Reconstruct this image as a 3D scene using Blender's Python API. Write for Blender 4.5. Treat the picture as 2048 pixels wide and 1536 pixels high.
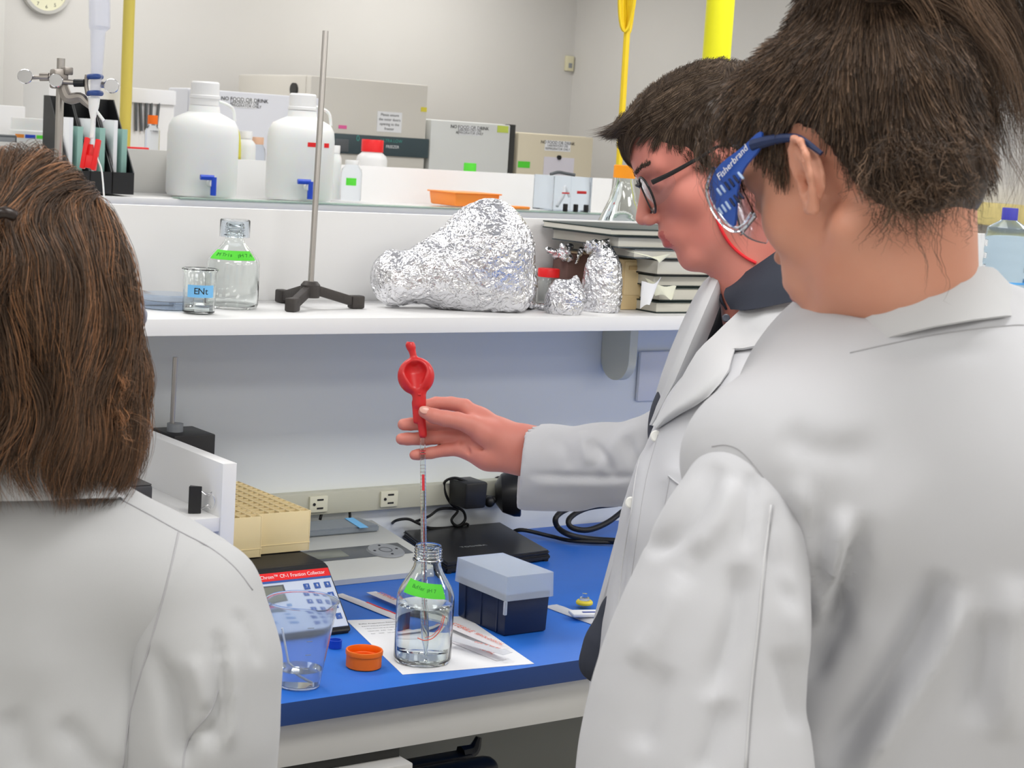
import bpy, bmesh, math, random
import numpy as np
from mathutils import Vector, Matrix, Euler
random.seed(7); np.random.seed(7)
for o in list(bpy.data.objects): bpy.data.objects.remove(o)
S = bpy.context.scene
COL = S.collection
# ---------------------------------------------------------------- camera
CAM = np.array([0, 0, 1.6786]); FPX = 3600.0
AF = np.array([0.58428198, 0.80087414, -0.13120661])
AR = np.array([0.81112114, -0.58154978, 0.06230851])
AD = np.array([-0.0264019, -0.14283019, -0.989395])
cd = bpy.data.cameras.new('camera'); cam = bpy.data.objects.new('camera', cd); COL.objects.link(cam)
m = Matrix(((AR[0], -AD[0], -AF[0], 0), (AR[1], -AD[1], -AF[1], 0), (AR[2], -AD[2], -AF[2], 0), (0, 0, 0, 1)))
cam.matrix_world = Matrix.Translation(Vector(CAM)) @ m
cd.sensor_width = 36; cd.lens = FPX * 36 / 2048; cd.clip_start = 0.05; cd.clip_end = 60
cd.dof.use_dof = True; cd.dof.focus_distance = 2.65; cd.dof.aperture_fstop = 22
S.camera = cam
# ---------------------------------------------------------------- world, exposure
S.view_settings.view_transform = 'Standard'; S.view_settings.look = 'None'
S.view_settings.gamma = 1; S.view_settings.use_curve_mapping = False
S.view_settings.exposure = 0.08
w = bpy.data.worlds.new('world'); S.world = w; w.use_nodes = True
w.node_tree.nodes['Background'].inputs[0].default_value = (0.9, 0.95, 1, 1)
w.node_tree.nodes['Background'].inputs[1].default_value = 0.3
# ---------------------------------------------------------------- ceiling troffers (light each panel gives)
CEIL = 2.85
LIGHT_POS = [(x, y) for x in (-1.2, 1.2, 3.5, 5.3) for y in (-2.3, -.6, 1.0, 3.4, 5.8, 7.9)]  # extra row added behind the camera to fill the panel under the shelf
for i, (x, y) in enumerate(LIGHT_POS):
    ld = bpy.data.lights.new('ceiling_lamp', 'AREA'); ld.shape = 'RECTANGLE'; ld.size = 1.15; ld.size_y = 0.55
    ld.energy = {-2.3: 7, -.6: 11, 1.0: 19, 3.4: 13, 5.8: 11, 7.9: 8.8}[y]; ld.color = (1.0, 0.985, 0.96)
    lo = bpy.data.objects.new('ceiling_lamp', ld); lo.location = (x, y, CEIL - 0.03); COL.objects.link(lo)

# ---------------------------------------------------------------- point helpers (a photo ray meets a real plane)
def ray(x, y): return AF + AR * (x - 1024) / FPX + AD * (y - 768) / FPX
def onz(x, y, z): v = ray(x, y); return Vector(CAM + v * (z - CAM[2]) / v[2])
def ony(x, y, Y): v = ray(x, y); return Vector(CAM + v * Y / v[1])
def dep(x, y, D): return Vector(CAM + ray(x, y) * D)
# ---------------------------------------------------------------- materials
def lin(c):
    return tuple((v / 12.92 if v <= 0.04045 else ((v + 0.055) / 1.055) ** 2.4) for v in [t / 255 for t in c]) + (1,)
MATS = {}
def mat(name, col=(200, 200, 200), rough=0.5, metal=0.0, spec=0.5, trans=0.0, ior=1.45, alpha=1.0, bump=0.0, bscale=300, vary=0.0, vscale=6,
        sss=0.0, emit=0.0, coat=0.0, sheen=0.0, stretch=None, col2=None, bdist=0.001):
    if name in MATS: return MATS[name]
    m = bpy.data.materials.new(name); m.use_nodes = True; nt = m.node_tree; b = nt.nodes['Principled BSDF']
    I = b.inputs; c = lin(col); I['Base Color'].default_value = c
    I['Roughness'].default_value = rough; I['Metallic'].default_value = metal; I['Specular IOR Level'].default_value = spec
    I['Transmission Weight'].default_value = trans; I['IOR'].default_value = ior; I['Alpha'].default_value = alpha
    I['Coat Weight'].default_value = coat; I['Sheen Weight'].default_value = sheen
    if sss: I['Subsurface Weight'].default_value = sss; I['Subsurface Radius'].default_value = (0.012, 0.005, 0.003); I['Subsurface Scale'].default_value = 1.0
    if emit: I['Emission Color'].default_value = c; I['Emission Strength'].default_value = emit
    tc = nt.nodes.new('ShaderNodeTexCoord'); mp = nt.nodes.new('ShaderNodeMapping'); nt.links.new(tc.outputs['Object'], mp.inputs[0])
    if stretch: mp.inputs['Scale'].default_value = stretch
    n = nt.nodes.new('ShaderNodeTexNoise'); n.inputs['Scale'].default_value = vscale; n.inputs['Detail'].default_value = 5
    nt.links.new(mp.outputs[0], n.inputs['Vector'])
    mx = nt.nodes.new('ShaderNodeMix'); mx.data_type = 'RGBA'
    v = max(vary, 0.015)
    A = c if col2 is None else c; 
    mx.inputs['A'].default_value = tuple(max(0, t * (1 - v)) for t in c[:3]) + (1,)
    mx.inputs['B'].default_value = (tuple(min(1, t * (1 + v)) for t in c[:3]) + (1,)) if col2 is None else lin(col2)
    nt.links.new(n.outputs['Fac'], mx.inputs['Factor']); nt.links.new(mx.outputs['Result'], I['Base Color'])
    if bump:
        n2 = nt.nodes.new('ShaderNodeTexNoise'); n2.inputs['Scale'].default_value = bscale; n2.inputs['Detail'].default_value = 3
        nt.links.new(mp.outputs[0], n2.inputs['Vector'])
        bp = nt.nodes.new('ShaderNodeBump'); bp.inputs['Strength'].default_value = bump; bp.inputs['Distance'].default_value = bdist
        nt.links.new(n2.outputs['Fac'], bp.inputs['Height']); nt.links.new(bp.outputs[0], I['Normal'])
    MATS[name] = m; return m
# ---------------------------------------------------------------- object helpers
def link(name, me, m, parent=None, smooth=30):
    o = bpy.data.objects.new(name, me); COL.objects.link(o)
    if m is not None:
        for mm in (m if isinstance(m, (list, tuple)) else [m]): me.materials.append(mm)
    if parent is not None: o.parent = parent
    if smooth is not None:
        me.shade_smooth() if smooth >= 180 else me.set_sharp_from_angle(angle=math.radians(smooth))
        if smooth < 180:
            me.polygons.foreach_set('use_smooth', [True] * len(me.polygons)); me.set_sharp_from_angle(angle=math.radians(smooth))
    return o
def ob(name, bm, m, parent=None, smooth=30, world=False):
    me = bpy.data.meshes.new(name); bmesh.ops.recalc_face_normals(bm, faces=bm.faces); bm.to_mesh(me); bm.free()
    if world and parent is not None: me.transform(parent.matrix_basis.inverted())
    return link(name, me, m, parent, smooth)
def npo(name, V, Fq, m, parent=None, smooth=180, world=True):
    me = bpy.data.meshes.new(name); V = np.asarray(V, np.float32)
    if world and parent is not None:
        M = np.array(parent.matrix_basis.inverted()); V = (V @ M[:3, :3].T + M[:3, 3]).astype(np.float32)
    Fq = np.asarray(Fq, np.int32); k = Fq.shape[1]
    me.vertices.add(len(V)); me.vertices.foreach_set('co', V.ravel())
    me.loops.add(Fq.size); me.loops.foreach_set('vertex_index', Fq.ravel())
    me.polygons.add(len(Fq)); me.polygons.foreach_set('loop_start', np.arange(0, Fq.size, k, dtype=np.int32))
    me.polygons.foreach_set('loop_total', np.full(len(Fq), k, np.int32)); me.update(calc_edges=True)
    return link(name, me, m, parent, smooth)
def tag(o, label, cat, group=None, kind=None):
    if label: o['label'] = label
    if cat: o['category'] = cat
    if group: o['group'] = group
    if kind: o['kind'] = kind
    return o
def thing(name, label, cat, loc=(0, 0, 0), rz=0, group=None, rot=None):
    o = bpy.data.objects.new(name, None); COL.objects.link(o); o.empty_display_size = 0.05
    o.location = loc; o.rotation_euler = rot if rot else (0, 0, rz)
    o.matrix_basis = Matrix.LocRotScale(Vector(loc), Euler(o.rotation_euler), None)
    return tag(o, label, cat, group)
def lab(o, text): o['label'] = text; return o
def xf(bm, vs, M):
    if M is not None: bmesh.ops.transform(bm, matrix=M, verts=vs)
    return vs
def B(bm=None): return bm or bmesh.new()
def box(bm, c, s, bev=0.0, M=None, seg=2, taper=None):
    r = bmesh.ops.create_cube(bm, size=1); vs = r['verts']
    for v in vs:
        v.co = Vector((v.co.x * s[0], v.co.y * s[1], v.co.z * s[2]))
        if taper and v.co.z < 0: v.co.x *= taper; v.co.y *= taper
        v.co += Vector(c)
    if bev:
        es = list({e for v in vs for e in v.link_edges})
        rr = bmesh.ops.bevel(bm, geom=es, offset=bev, segments=seg, profile=0.5, affect='EDGES', clamp_overlap=True)
        vs = list({v for v in rr['verts']} | {v for v in vs if v.is_valid})
        fs = {f for v in vs for f in v.link_faces}; vs = list({v for f in fs for v in f.verts})
    return xf(bm, vs, M)
def boxc(bm, x0, x1, y0, y1, z0, z1, bev=0.0, M=None):
    return box(bm, ((x0 + x1) / 2, (y0 + y1) / 2, (z0 + z1) / 2), (x1 - x0, y1 - y0, z1 - z0), bev, M)
def lathe(bm, prof, n=40, M=None, closed=False, sq=None):
    """prof: list of (r,z); axis z. r==0 makes a pole. sq gives a squarish plan exponent"""
    rings = []; vs = []
    for r, z in prof:
        if r <= 1e-6: v = bm.verts.new((0, 0, z)); rings.append([v]); vs.append(v)
        else:
            ring = []
            for i in range(n):
                a = 2 * math.pi * i / n; rr = r
                if sq: rr = r / (abs(math.cos(a)) ** sq + abs(math.sin(a)) ** sq) ** (1 / sq)
                v = bm.verts.new((rr * math.cos(a), rr * math.sin(a), z)); ring.append(v); vs.append(v)
            rings.append(ring)
    pr = list(zip(rings[:-1], rings[1:]))
    if closed: pr.append((rings[-1], rings[0]))
    for a, b in pr:
        for i in range(n):
            j = (i + 1) % n
            if len(a) == 1 and len(b) == 1: continue
            if len(a) == 1: bm.faces.new((a[0], b[i], b[j]))
            elif len(b) == 1: bm.faces.new((a[i], a[j], b[0]))
            else: bm.faces.new((a[i], a[j], b[j], b[i]))
    return xf(bm, vs, M)
def cr(pts, n=8, closed=False):
    """Catmull-Rom resample"""
    P = [Vector(p) for p in pts]; out = []
    L = len(P)
    for i in range(L if closed else L - 1):
        p0 = P[(i - 1) % L] if (closed or i > 0) else P[0] * 2 - P[1]; p1 = P[i]; p2 = P[(i + 1) % L]
        p3 = P[(i + 2) % L] if (closed or i + 2 < L) else p2 * 2 - p1
        for k in range(n):
            t = k / n
            out.append(0.5 * ((2 * p1) + (p2 - p0) * t + (2 * p0 - 5 * p1 + 4 * p2 - p3) * t * t + (3 * p1 - p0 - 3 * p2 + p3) * t ** 3))
    if not closed: out.append(P[-1])
    return out
def tube(bm, pts, r, n=8, M=None, smooth=0, closed=False, cap=True):
    """r: number or list"""
    if smooth:
        if isinstance(r, (list, tuple)):
            R4 = cr([(q, 0, 0) for q in r], smooth, closed); r = [q.x for q in R4]
        pts = cr(pts, smooth, closed)
    P = [Vector(p) for p in pts]; L = len(P); rs = r if isinstance(r, (list, tuple)) else [r] * L
    up = None; rings = []; vs = []
    for i in range(L):
        if closed: t = (P[(i + 1) % L] - P[i - 1])
        else: t = P[min(i + 1, L - 1)] - P[max(i - 1, 0)]
        t.normalize()
        if up is None: up = t.orthogonal().normalized()
        up = (up - t * up.dot(t)); 
        if up.length < 1e-6: up = t.orthogonal()
        up.normalize(); s = t.cross(up)
        ring = [bm.verts.new(P[i] + (up * math.cos(2 * math.pi * k / n) + s * math.sin(2 * math.pi * k / n)) * rs[i]) for k in range(n)]
        rings.append(ring); vs += ring
    for i in range(L if closed else L - 1):
        a, b = rings[i], rings[(i + 1) % L]
        for k in range(n): bm.faces.new((a[k], a[(k + 1) % n], b[(k + 1) % n], b[k]))
    if cap and not closed: bm.faces.new(rings[0][::-1]); bm.faces.new(rings[-1])
    return xf(bm, vs, M)
def rod(bm, a, b, r, n=16, r2=None): return tube(bm, [a, b], [r, r if r2 is None else r2], n)
def prism(bm, poly, h, M=None, bev=0):
    """poly in xy, extruded z 0..h"""
    a = [bm.verts.new((p[0], p[1], 0)) for p in poly]; b = [bm.verts.new((p[0], p[1], h)) for p in poly]; n = len(poly)
    bm.faces.new(a[::-1]); bm.faces.new(b)
    for i in range(n): bm.faces.new((a[i], a[(i + 1) % n], b[(i + 1) % n], b[i]))
    return xf(bm, a + b, M)
def ball(bm, c, r, M=None, s=(1, 1, 1), u=20, v=12):
    q = bmesh.ops.create_uvsphere(bm, u_segments=u, v_segments=v, radius=1)['verts']
    for w_ in q: w_.co = Vector((w_.co.x * r * s[0] + c[0], w_.co.y * r * s[1] + c[1], w_.co.z * r * s[2] + c[2]))
    return xf(bm, q, M)
def TR(x=0, y=0, z=0, rx=0, ry=0, rz=0): return Matrix.Translation((x, y, z)) @ Euler((rx, ry, rz)).to_matrix().to_4x4()
def frame(origin, xdir, zdir):
    """matrix with local x along xdir, local z close to zdir"""
    x = Vector(xdir).normalized(); y = Vector(zdir).cross(x).normalized(); z = x.cross(y)
    M = Matrix((x, y, z)).transposed().to_4x4(); M.translation = Vector(origin); return M
def text(name, body, size, m, parent, M, align='CENTER', depth=0.0002, sx=1.0, shear=0.0, bold=0.0):
    cu = bpy.data.curves.new(name, 'FONT'); cu.body = body; cu.size = size; cu.align_x = align; cu.align_y = 'CENTER'; cu.extrude = depth; cu.shear = shear
    cu.offset = bold; cu.resolution_u = 3
    t = bpy.data.objects.new('tmp', cu); COL.objects.link(t); dg = bpy.context.evaluated_depsgraph_get(); dg.update()
    me = bpy.data.meshes.new_from_object(t.evaluated_get(dg)); bpy.data.objects.remove(t)
    me.transform(M @ Matrix.Diagonal((sx, 1, 1, 1))); me.name = name
    return link(name, me, m, parent, None)
def copy_tree(o, loc=None, rz=None, label=None, parent=None):
    c = o.copy(); COL.objects.link(c)
    if parent is not None: c.parent = parent
    if loc is not None:
        c.location = loc
        if rz is not None: c.rotation_euler = (0, 0, rz)
    if label: c['label'] = label
    for ch in list(o.children): copy_tree(ch, parent=c)
    return c
def hit_patch(name, fn, nu, nv, m, parent, thick=0.0004):
    """a thin curved label: fn(u,v)->(point, normal)"""
    bm = bmesh.new(); A = []; Bk = []
    for i in range(nu + 1):
        ra = []; rb = []
        for j in range(nv + 1):
            p, n = fn(i / nu, j / nv); ra.append(bm.verts.new(Vector(p) + Vector(n) * thick)); rb.append(bm.verts.new(Vector(p)))
        A.append(ra); Bk.append(rb)
    for i in range(nu):
        for j in range(nv):
            bm.faces.new((A[i][j], A[i + 1][j], A[i + 1][j + 1], A[i][j + 1])); bm.faces.new((Bk[i][j + 1], Bk[i + 1][j + 1], Bk[i + 1][j], Bk[i][j]))
    for i in range(nu):
        bm.faces.new((A[i][0], Bk[i][0], Bk[i + 1][0], A[i + 1][0])); bm.faces.new((A[i + 1][nv], Bk[i + 1][nv], Bk[i][nv], A[i][nv]))
    for j in range(nv):
        bm.faces.new((A[0][j + 1], Bk[0][j + 1], Bk[0][j], A[0][j])); bm.faces.new((A[nu][j], Bk[nu][j], Bk[nu][j + 1], A[nu][j + 1]))
    return ob(name, bm, m, parent, 60)
# ---------------------------------------------------------------- smooth-blended solids polygonised with surface nets
def smin(a, b, k):
    h = np.clip(0.5 + 0.5 * (b - a) / k, 0, 1); return b * (1 - h) + a * h - k * h * (1 - h)
def cap_sdf(P, a, b, ra, rb):
    a = np.asarray(a, np.float32); b = np.asarray(b, np.float32); d = b - a
    t = np.clip(((P - a) @ d) / max(float(d @ d), 1e-12), 0, 1)
    q = P - a - t[:, None] * d
    return np.sqrt((q * q).sum(1)) - (ra + (rb - ra) * t)
def ell_sdf(P, c, R, Mx=None):
    q = P - np.asarray(c, np.float32)
    if Mx is not None: q = q @ np.asarray(Mx, np.float32)
    R = np.asarray(R, np.float32); k0 = np.sqrt(((q / R) ** 2).sum(1)); k1 = np.sqrt(((q / (R * R)) ** 2).sum(1))
    return k0 * (k0 - 1) / np.maximum(k1, 1e-6)
class Solid:
    def __init__(s): s.ops = []
    def cap(s, a, b, ra, rb=None, k=0.01, op='u'): s.ops.append(('c', op, k, np.array(a, float), np.array(b, float), ra, ra if rb is None else rb)); return s
    def chain(s, pts, k=0.01):
        for (a, ra), (b, rb) in zip(pts[:-1], pts[1:]): s.cap(a, b, ra, rb, k)
        return s
    def ell(s, c, R, Mx=None, k=0.01, op='u'): s.ops.append(('e', op, k, np.array(c, float), R, Mx)); return s
    def fn(s, f, k=0.01, op='u'): s.ops.append(('f', op, k, f)); return s
    def __call__(s, P):
        d = None
        for o in s.ops:
            if o[0] == 'c': e = cap_sdf(P, o[3], o[4], o[5], o[6])
            elif o[0] == 'e': e = ell_sdf(P, o[3], o[4], o[5])
            else: e = o[3](P)
            if d is None: d = e
            elif o[1] == 'u': d = smin(d, e, o[2])
            elif o[1] == 's': d = -smin(-d, e, o[2])
            else: d = -smin(-d, -e, o[2])
        return d
def snet(f, lo, hi, h, marg=1.6):
    """sparse surface nets; returns verts, quads"""
    Bk = 8; lo = np.array(lo, float); hi = np.array(hi, float)
    nb = np.ceil((hi - lo) / (h * Bk)).astype(int)
    g = np.stack(np.meshgrid(*[np.arange(n) for n in nb], indexing='ij'), -1).reshape(-1, 3)
    dist = []
    for ch in np.array_split(g, max(1, len(g) // 200000)):
        dist.append(f((lo + (ch + 0.5) * Bk * h).astype(np.float32)))
    dist = np.concatenate(dist)
    act = g[np.abs(dist) < Bk * h * 0.87 * marg]
    n1 = Bk + 1; loc = np.stack(np.meshgrid(*[np.arange(n1)] * 3, indexing='ij'), -1).reshape(-1, 3)
    N = nb * Bk + 2
    def gid(c): return (c[..., 0].astype(np.int64) * N[1] + c[..., 1]) * N[2] + c[..., 2]
    VI = []; VP = []; ED = []
    for ch in np.array_split(act, max(1, len(act) // 1200)):
        S0 = ch[:, None, :] * Bk + loc[None]; D = f((lo + S0.reshape(-1, 3) * h).astype(np.float32)).reshape(len(ch), n1, n1, n1)
        s = D < 0
        acc = np.zeros((len(ch), Bk, Bk, Bk, 3)); cnt = np.zeros((len(ch), Bk, Bk, Bk))
        for ax in range(3):
            for u in (0, 1):
                for v in (0, 1):
                    sl0 = [slice(0, Bk)] * 3; sl1 = [slice(0, Bk)] * 3
                    oth = [q for q in range(3) if q != ax]
                    for q, o_ in zip(oth, (u, v)): sl0[q] = slice(o_, Bk + o_); sl1[q] = slice(o_, Bk + o_)
                    sl1[ax] = slice(1, Bk + 1)
                    a = D[(slice(None),) + tuple(sl0)]; b = D[(slice(None),) + tuple(sl1)]
                    cross = (a < 0) != (b < 0); t = np.where(cross, a / np.where(cross, a - b, 1), 0)
                    acc[..., ax] += t * cross; 
                    for q, o_ in zip(oth, (u, v)): acc[..., q] += o_ * cross
                    cnt += cross
        cell = S0.reshape(len(ch), n1, n1, n1, 3)[:, :Bk, :Bk, :Bk]
        mk = cnt > 0
        VI.append(gid(cell[mk])); VP.append(lo + (cell[mk] + acc[mk] / cnt[mk][:, None]) * h)
        for ax in range(3):
            sl1 = [slice(0, Bk)] * 3; sl1[ax] = slice(1, Bk + 1)
            a = s[:, :Bk, :Bk, :Bk]; b = s[(slice(None),) + tuple(sl1)]
            for fl, mm in ((False, a & ~b), (True, ~a & b)):
                c = cell[mm]
                if len(c): ED.append((ax, fl, c))
    VI = np.concatenate(VI); VP = np.concatenate(VP); o = np.argsort(VI); VI = VI[o]; VP = VP[o]
    Q = []
    for ax, fl, c in ED:
        o1, o2 = [(1, 2), (2, 0), (0, 1)][ax]; e1 = np.zeros(3, int); e1[o1] = 1; e2 = np.zeros(3, int); e2[o2] = 1
        q = np.stack([gid(c - e1 - e2), gid(c - e2), gid(c), gid(c - e1)], 1)
        Q.append(q[:, ::-1] if fl else q)
    Q = np.concatenate(Q); I = np.searchsorted(VI, Q); I = np.clip(I, 0, len(VI) - 1); ok = (VI[I] == Q).all(1)
    return VP, I[ok]
def vnorm(V, Q):
    n = np.cross(V[Q[:, 2]] - V[Q[:, 0]], V[Q[:, 3]] - V[Q[:, 1]]); out = np.zeros_like(V)
    for k in range(4): np.add.at(out, Q[:, k], n)
    return out / np.maximum(np.linalg.norm(out, axis=1, keepdims=True), 1e-9)
def relax(V, Q, it=2, a=0.5):
    V = V.copy()
    for _ in range(it):
        acc = np.zeros_like(V); c = np.zeros(len(V))
        for k in range(4):
            i, j = Q[:, k], Q[:, (k + 1) % 4]; np.add.at(acc, i, V[j]); np.add.at(acc, j, V[i]); np.add.at(c, i, 1); np.add.at(c, j, 1)
        V += a * (acc / np.maximum(c, 1)[:, None] - V)
    return V
def vnoise(P, seed=0):
    """cheap smooth value noise in [-1,1]"""
    r = np.random.RandomState(seed); T = r.rand(4096) * 2 - 1
    i = np.floor(P).astype(np.int64); f = P - i; f = f * f * (3 - 2 * f); out = 0
    for dx in (0, 1):
        for dy in (0, 1):
            for dz in (0, 1):
                hsh = ((i[:, 0] + dx) * 73856093 ^ (i[:, 1] + dy) * 19349663 ^ (i[:, 2] + dz) * 83492791) & 4095
                out = out + T[hsh] * (f[:, 0] if dx else 1 - f[:, 0]) * (f[:, 1] if dy else 1 - f[:, 1]) * (f[:, 2] if dz else 1 - f[:, 2])
    return out
def fbm(P, seed=0, oc=3):
    o = 0; a = 1
    for k in range(oc): o = o + a * vnoise(P * 2 ** k + 17.3 * k, seed + k); a *= 0.5
    return o
# ================================================================ materials
M = dict(
 wall=mat('wall_paint', (214, 212, 209), .85, bump=.05, bscale=200), ceil=mat('ceiling_tile', (238, 238, 235), .9, bump=.2, bscale=150),
 floor=mat('floor_vinyl', (204, 202, 196), .35, vary=.06, vscale=12), white=mat('white_laminate', (236, 236, 236), .38, bump=.02, bscale=800),
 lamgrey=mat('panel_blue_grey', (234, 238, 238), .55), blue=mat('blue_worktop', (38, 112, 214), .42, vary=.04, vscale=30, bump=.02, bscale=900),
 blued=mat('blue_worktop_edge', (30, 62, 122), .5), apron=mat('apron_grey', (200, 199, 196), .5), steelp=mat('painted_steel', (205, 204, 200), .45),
 dark=mat('dark_gap', (60, 60, 58), .7), black=mat('black_plastic', (24, 24, 26), .42, bump=.05, bscale=600), blackm=mat('black_satin', (34, 34, 36), .32),
 rub=mat('black_rubber', (20, 20, 22), .55), cream=mat('cream_plastic', (222, 220, 198), .5), creamd=mat('cream_raceway', (196, 195, 178), .55),
 beige=mat('tube_rack_beige', (240, 220, 172), .5, sss=.05), yellow=mat('yellow_pole', (216, 198, 92), .45), yellowb=mat('bright_yellow', (236, 232, 20), .4),
 cord=mat('yellow_cord', (238, 204, 30), .45), steel=mat('brushed_steel', (176, 172, 168), .32, metal=1, bump=.1, bscale=400, stretch=(1, 1, .05)),
 chrome=mat('chrome', (215, 215, 218), .18, metal=1), iron=mat('cast_iron', (66, 62, 60), .5, metal=.3, bump=.3, bscale=250, vary=.1, vscale=60),
 glass=mat('clear_glass', (250, 253, 252), .0, trans=1, ior=1.47), pglass=mat('clear_plastic', (240, 245, 250), .12, trans=1, ior=1.2),
 frost=mat('frosted_plastic', (236, 244, 255), .30, trans=.62, ior=1.12), cupp=mat('cup_plastic', (236, 243, 252), .12, trans=.93, ior=1.14), thinp=mat('thin_clear_plastic', (226, 230, 244), .2, alpha=.28), hdpe=mat('translucent_hdpe', (236, 238, 237), .5, sss=.25),
 water=mat('water', (250, 253, 255), 0, trans=1, ior=1.33), red=mat('red_rubber', (205, 38, 40), .38, vary=.03, coat=.15), redp=mat('red_plastic', (238, 30, 34), .4),
 orange=mat('orange_cap', (250, 116, 16), .42), orangel=mat('orange_tray', (255, 150, 60), .4, sss=.2), bluep=mat('blue_plastic', (30, 76, 200), .4), navy=mat('navy_plastic', (22, 36, 68), .4),
 green=mat('green_tape', (92, 220, 62), .7), lime=mat('lime_note', (206, 222, 100), .8), bluet=mat('blue_tape', (122, 190, 240), .75), paper=mat('paper', (240, 241, 244), .85), ink=mat('ink', (30, 30, 34), .7),
 foil=None, pink=mat('pink_note', (240, 110, 170), .8), beigep=mat('beige_enamel', (222, 212, 188), .4), greyp=mat('freezer_enamel', (214, 210, 202), .4),
 lcd=mat('lcd', (128, 132, 122), .25), greyd=mat('dark_grey_panel', (92, 96, 100), .35), greym=mat('mid_grey_plastic', (148, 152, 156), .4), balance=mat('balance_body', (206, 208, 204), .35),
 teal=mat('teal_panel', (62, 78, 84), .4), steelblue=mat('button_blue', (52, 92, 168), .4), panelb=mat('panel_pale_blue', (204, 214, 232), .45), emitw=mat('lamp_diffuser', (255, 253, 248), .6, emit=1.2))
def foil_mat():
    m = bpy.data.materials.new('aluminium_foil'); m.use_nodes = True; nt = m.node_tree; b = nt.nodes['Principled BSDF']; I = b.inputs
    I['Base Color'].default_value = lin((232, 232, 236)); I['Metallic'].default_value = 1; I['Roughness'].default_value = .2
    tc = nt.nodes.new('ShaderNodeTexCoord'); L = nt.links.new
    nz = nt.nodes.new('ShaderNodeTexNoise'); nz.inputs['Scale'].default_value = 30; L(tc.outputs['Object'], nz.inputs[0])
    mx = nt.nodes.new('ShaderNodeMix'); mx.data_type = 'VECTOR'; mx.inputs['Factor'].default_value = .04; L(tc.outputs['Object'], mx.inputs['A']); L(nz.outputs['Color'], mx.inputs['B'])
    hs = []
    for sc, dist in ((95, .0034), (230, .0014)):
        v = nt.nodes.new('ShaderNodeTexVoronoi'); v.feature = 'F1'; v.inputs['Scale'].default_value = sc; L(mx.outputs['Result'], v.inputs['Vector'])
        bp = nt.nodes.new('ShaderNodeBump'); bp.inputs['Strength'].default_value = .85; bp.inputs['Distance'].default_value = dist; L(v.outputs['Distance'], bp.inputs['Height'])
        if hs: L(hs[-1].outputs[0], bp.inputs['Normal'])
        hs.append(bp)
    L(hs[-1].outputs[0], I['Normal']); return m
M['foil'] = foil_mat()
# ================================================================ setting
def struct(name, bm, m, parent=None, smooth=30):
    o = ob(name, bm, m, parent, smooth)
    if parent is None: o['kind'] = 'structure'
    return o
X0, X1, Y0, Y1 = -2.6, 6.574, -3.0, 8.6
b = B(); boxc(b, X0, X1, Y0, Y1, -.1, 0); struct('floor', b, M['floor'])
b = B(); boxc(b, X0, X1, Y0, Y1, CEIL, CEIL + .1); struct('ceiling', b, M['ceil'])
b = B(); boxc(b, X0, X1, Y1, Y1 + .1, 0, CEIL); struct('wall_back', b, M['wall'])
b = B(); boxc(b, X1, X1 + .1, Y0, Y1, 0, CEIL); struct('wall_right', b, M['wall'])
b = B(); boxc(b, X0 - .1, X0, Y0, Y1, 0, CEIL); struct('wall_left', b, M['wall'])
b = B(); boxc(b, X0, X1, Y0 - .1, Y0, 0, CEIL); struct('wall_front', b, M['wall'])
b = B(); boxc(b, X0, X1, Y1 - .012, Y1, 0, .1, .002); struct('baseboard_back', b, M['dark'])
b = B(); boxc(b, X1 - .012, X1, Y0, Y1 - .012, 0, .1, .002); struct('baseboard_right', b, M['dark'])
p = ony(3, 100, 8.59)
b = B(); boxc(b, p.x - .12, p.x + .005, 8.57, 8.6, 0, 2.26, .003); struct('trim_1', b, M['steelp'])
for i, (x, y) in enumerate(LIGHT_POS):
    t = thing('ceiling_light', 'recessed ceiling light panel, %s row from the clock wall, %s column from the left' % (('added sixth', 'fifth', 'fourth', 'third', 'second', 'nearest')[i % 6], ('first', 'second', 'third', 'last')[i // 6]), 'light', (x, y, CEIL), group='ceiling lights')
    b = B()
    for s in (-1, 1):
        box(b, (0, s * .295, -.012), (1.24, .03, .024), .003); box(b, (s * .605, 0, -.012), (.03, .56, .024), .003)
    ob('frame', b, M['steelp'], t); b = B(); box(b, (0, 0, -.009), (1.18, .56, .012)); ob('diffuser', b, M['emitw'], t)
# ---- near double-sided bench island
YF, YW, BZ, SZ = 2.075, 2.87, .91, 1.375
t = thing('lab_bench', 'long lab bench with bright blue worktop and pale grey front apron', 'bench', (2.6, YW, 0))
def wb(name, x0, x1, y0, y1, z0, z1, m, bev=.001, parent=None, bmx=None):
    b = bmx or B(); boxc(b, x0, x1, y0, y1, z0, z1, bev); return ob(name, b, m, parent, world=True)
bm_ = B(); boxc(bm_, .2, 5.4, YF, YW - .001, BZ - .033, BZ, .0015)
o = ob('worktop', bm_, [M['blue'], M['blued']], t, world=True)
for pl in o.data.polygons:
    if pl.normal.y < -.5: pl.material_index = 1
xl = ony(1184, 1400, YF + .018).x
wb('apron', .2, xl, YF + .018, YF + .036, .811, BZ - .033, M['apron'], .001, t)
wb('apron', xl + .016, 5.4, YF + .018, YF + .036, .811, BZ - .033, M['apron'], .001, t)
wb('leg', xl + .62, xl + .66, YF + .04, YF + .10, 0, BZ - .034, M['steelp'], .002, t)
wb('leg', .22, .26, YF + .04, YF + .10, 0, BZ - .034, M['steelp'], .002, t)
wb('leg', 5.3, 5.34, YF + .04, YF + .10, 0, BZ - .034, M['steelp'], .002, t)
xc = ony(838, 1500, 2.06).x
t2 = thing('base_cabinet', 'pale grey drawer cabinet under the blue worktop, left of the knee space', 'cabinet', (xc - .3, YW - .4, 0))
wb('body', xc - .6, xc - .002, YF + .045, 2.46, .05, .79, M['apron'], .002, t2)
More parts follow.
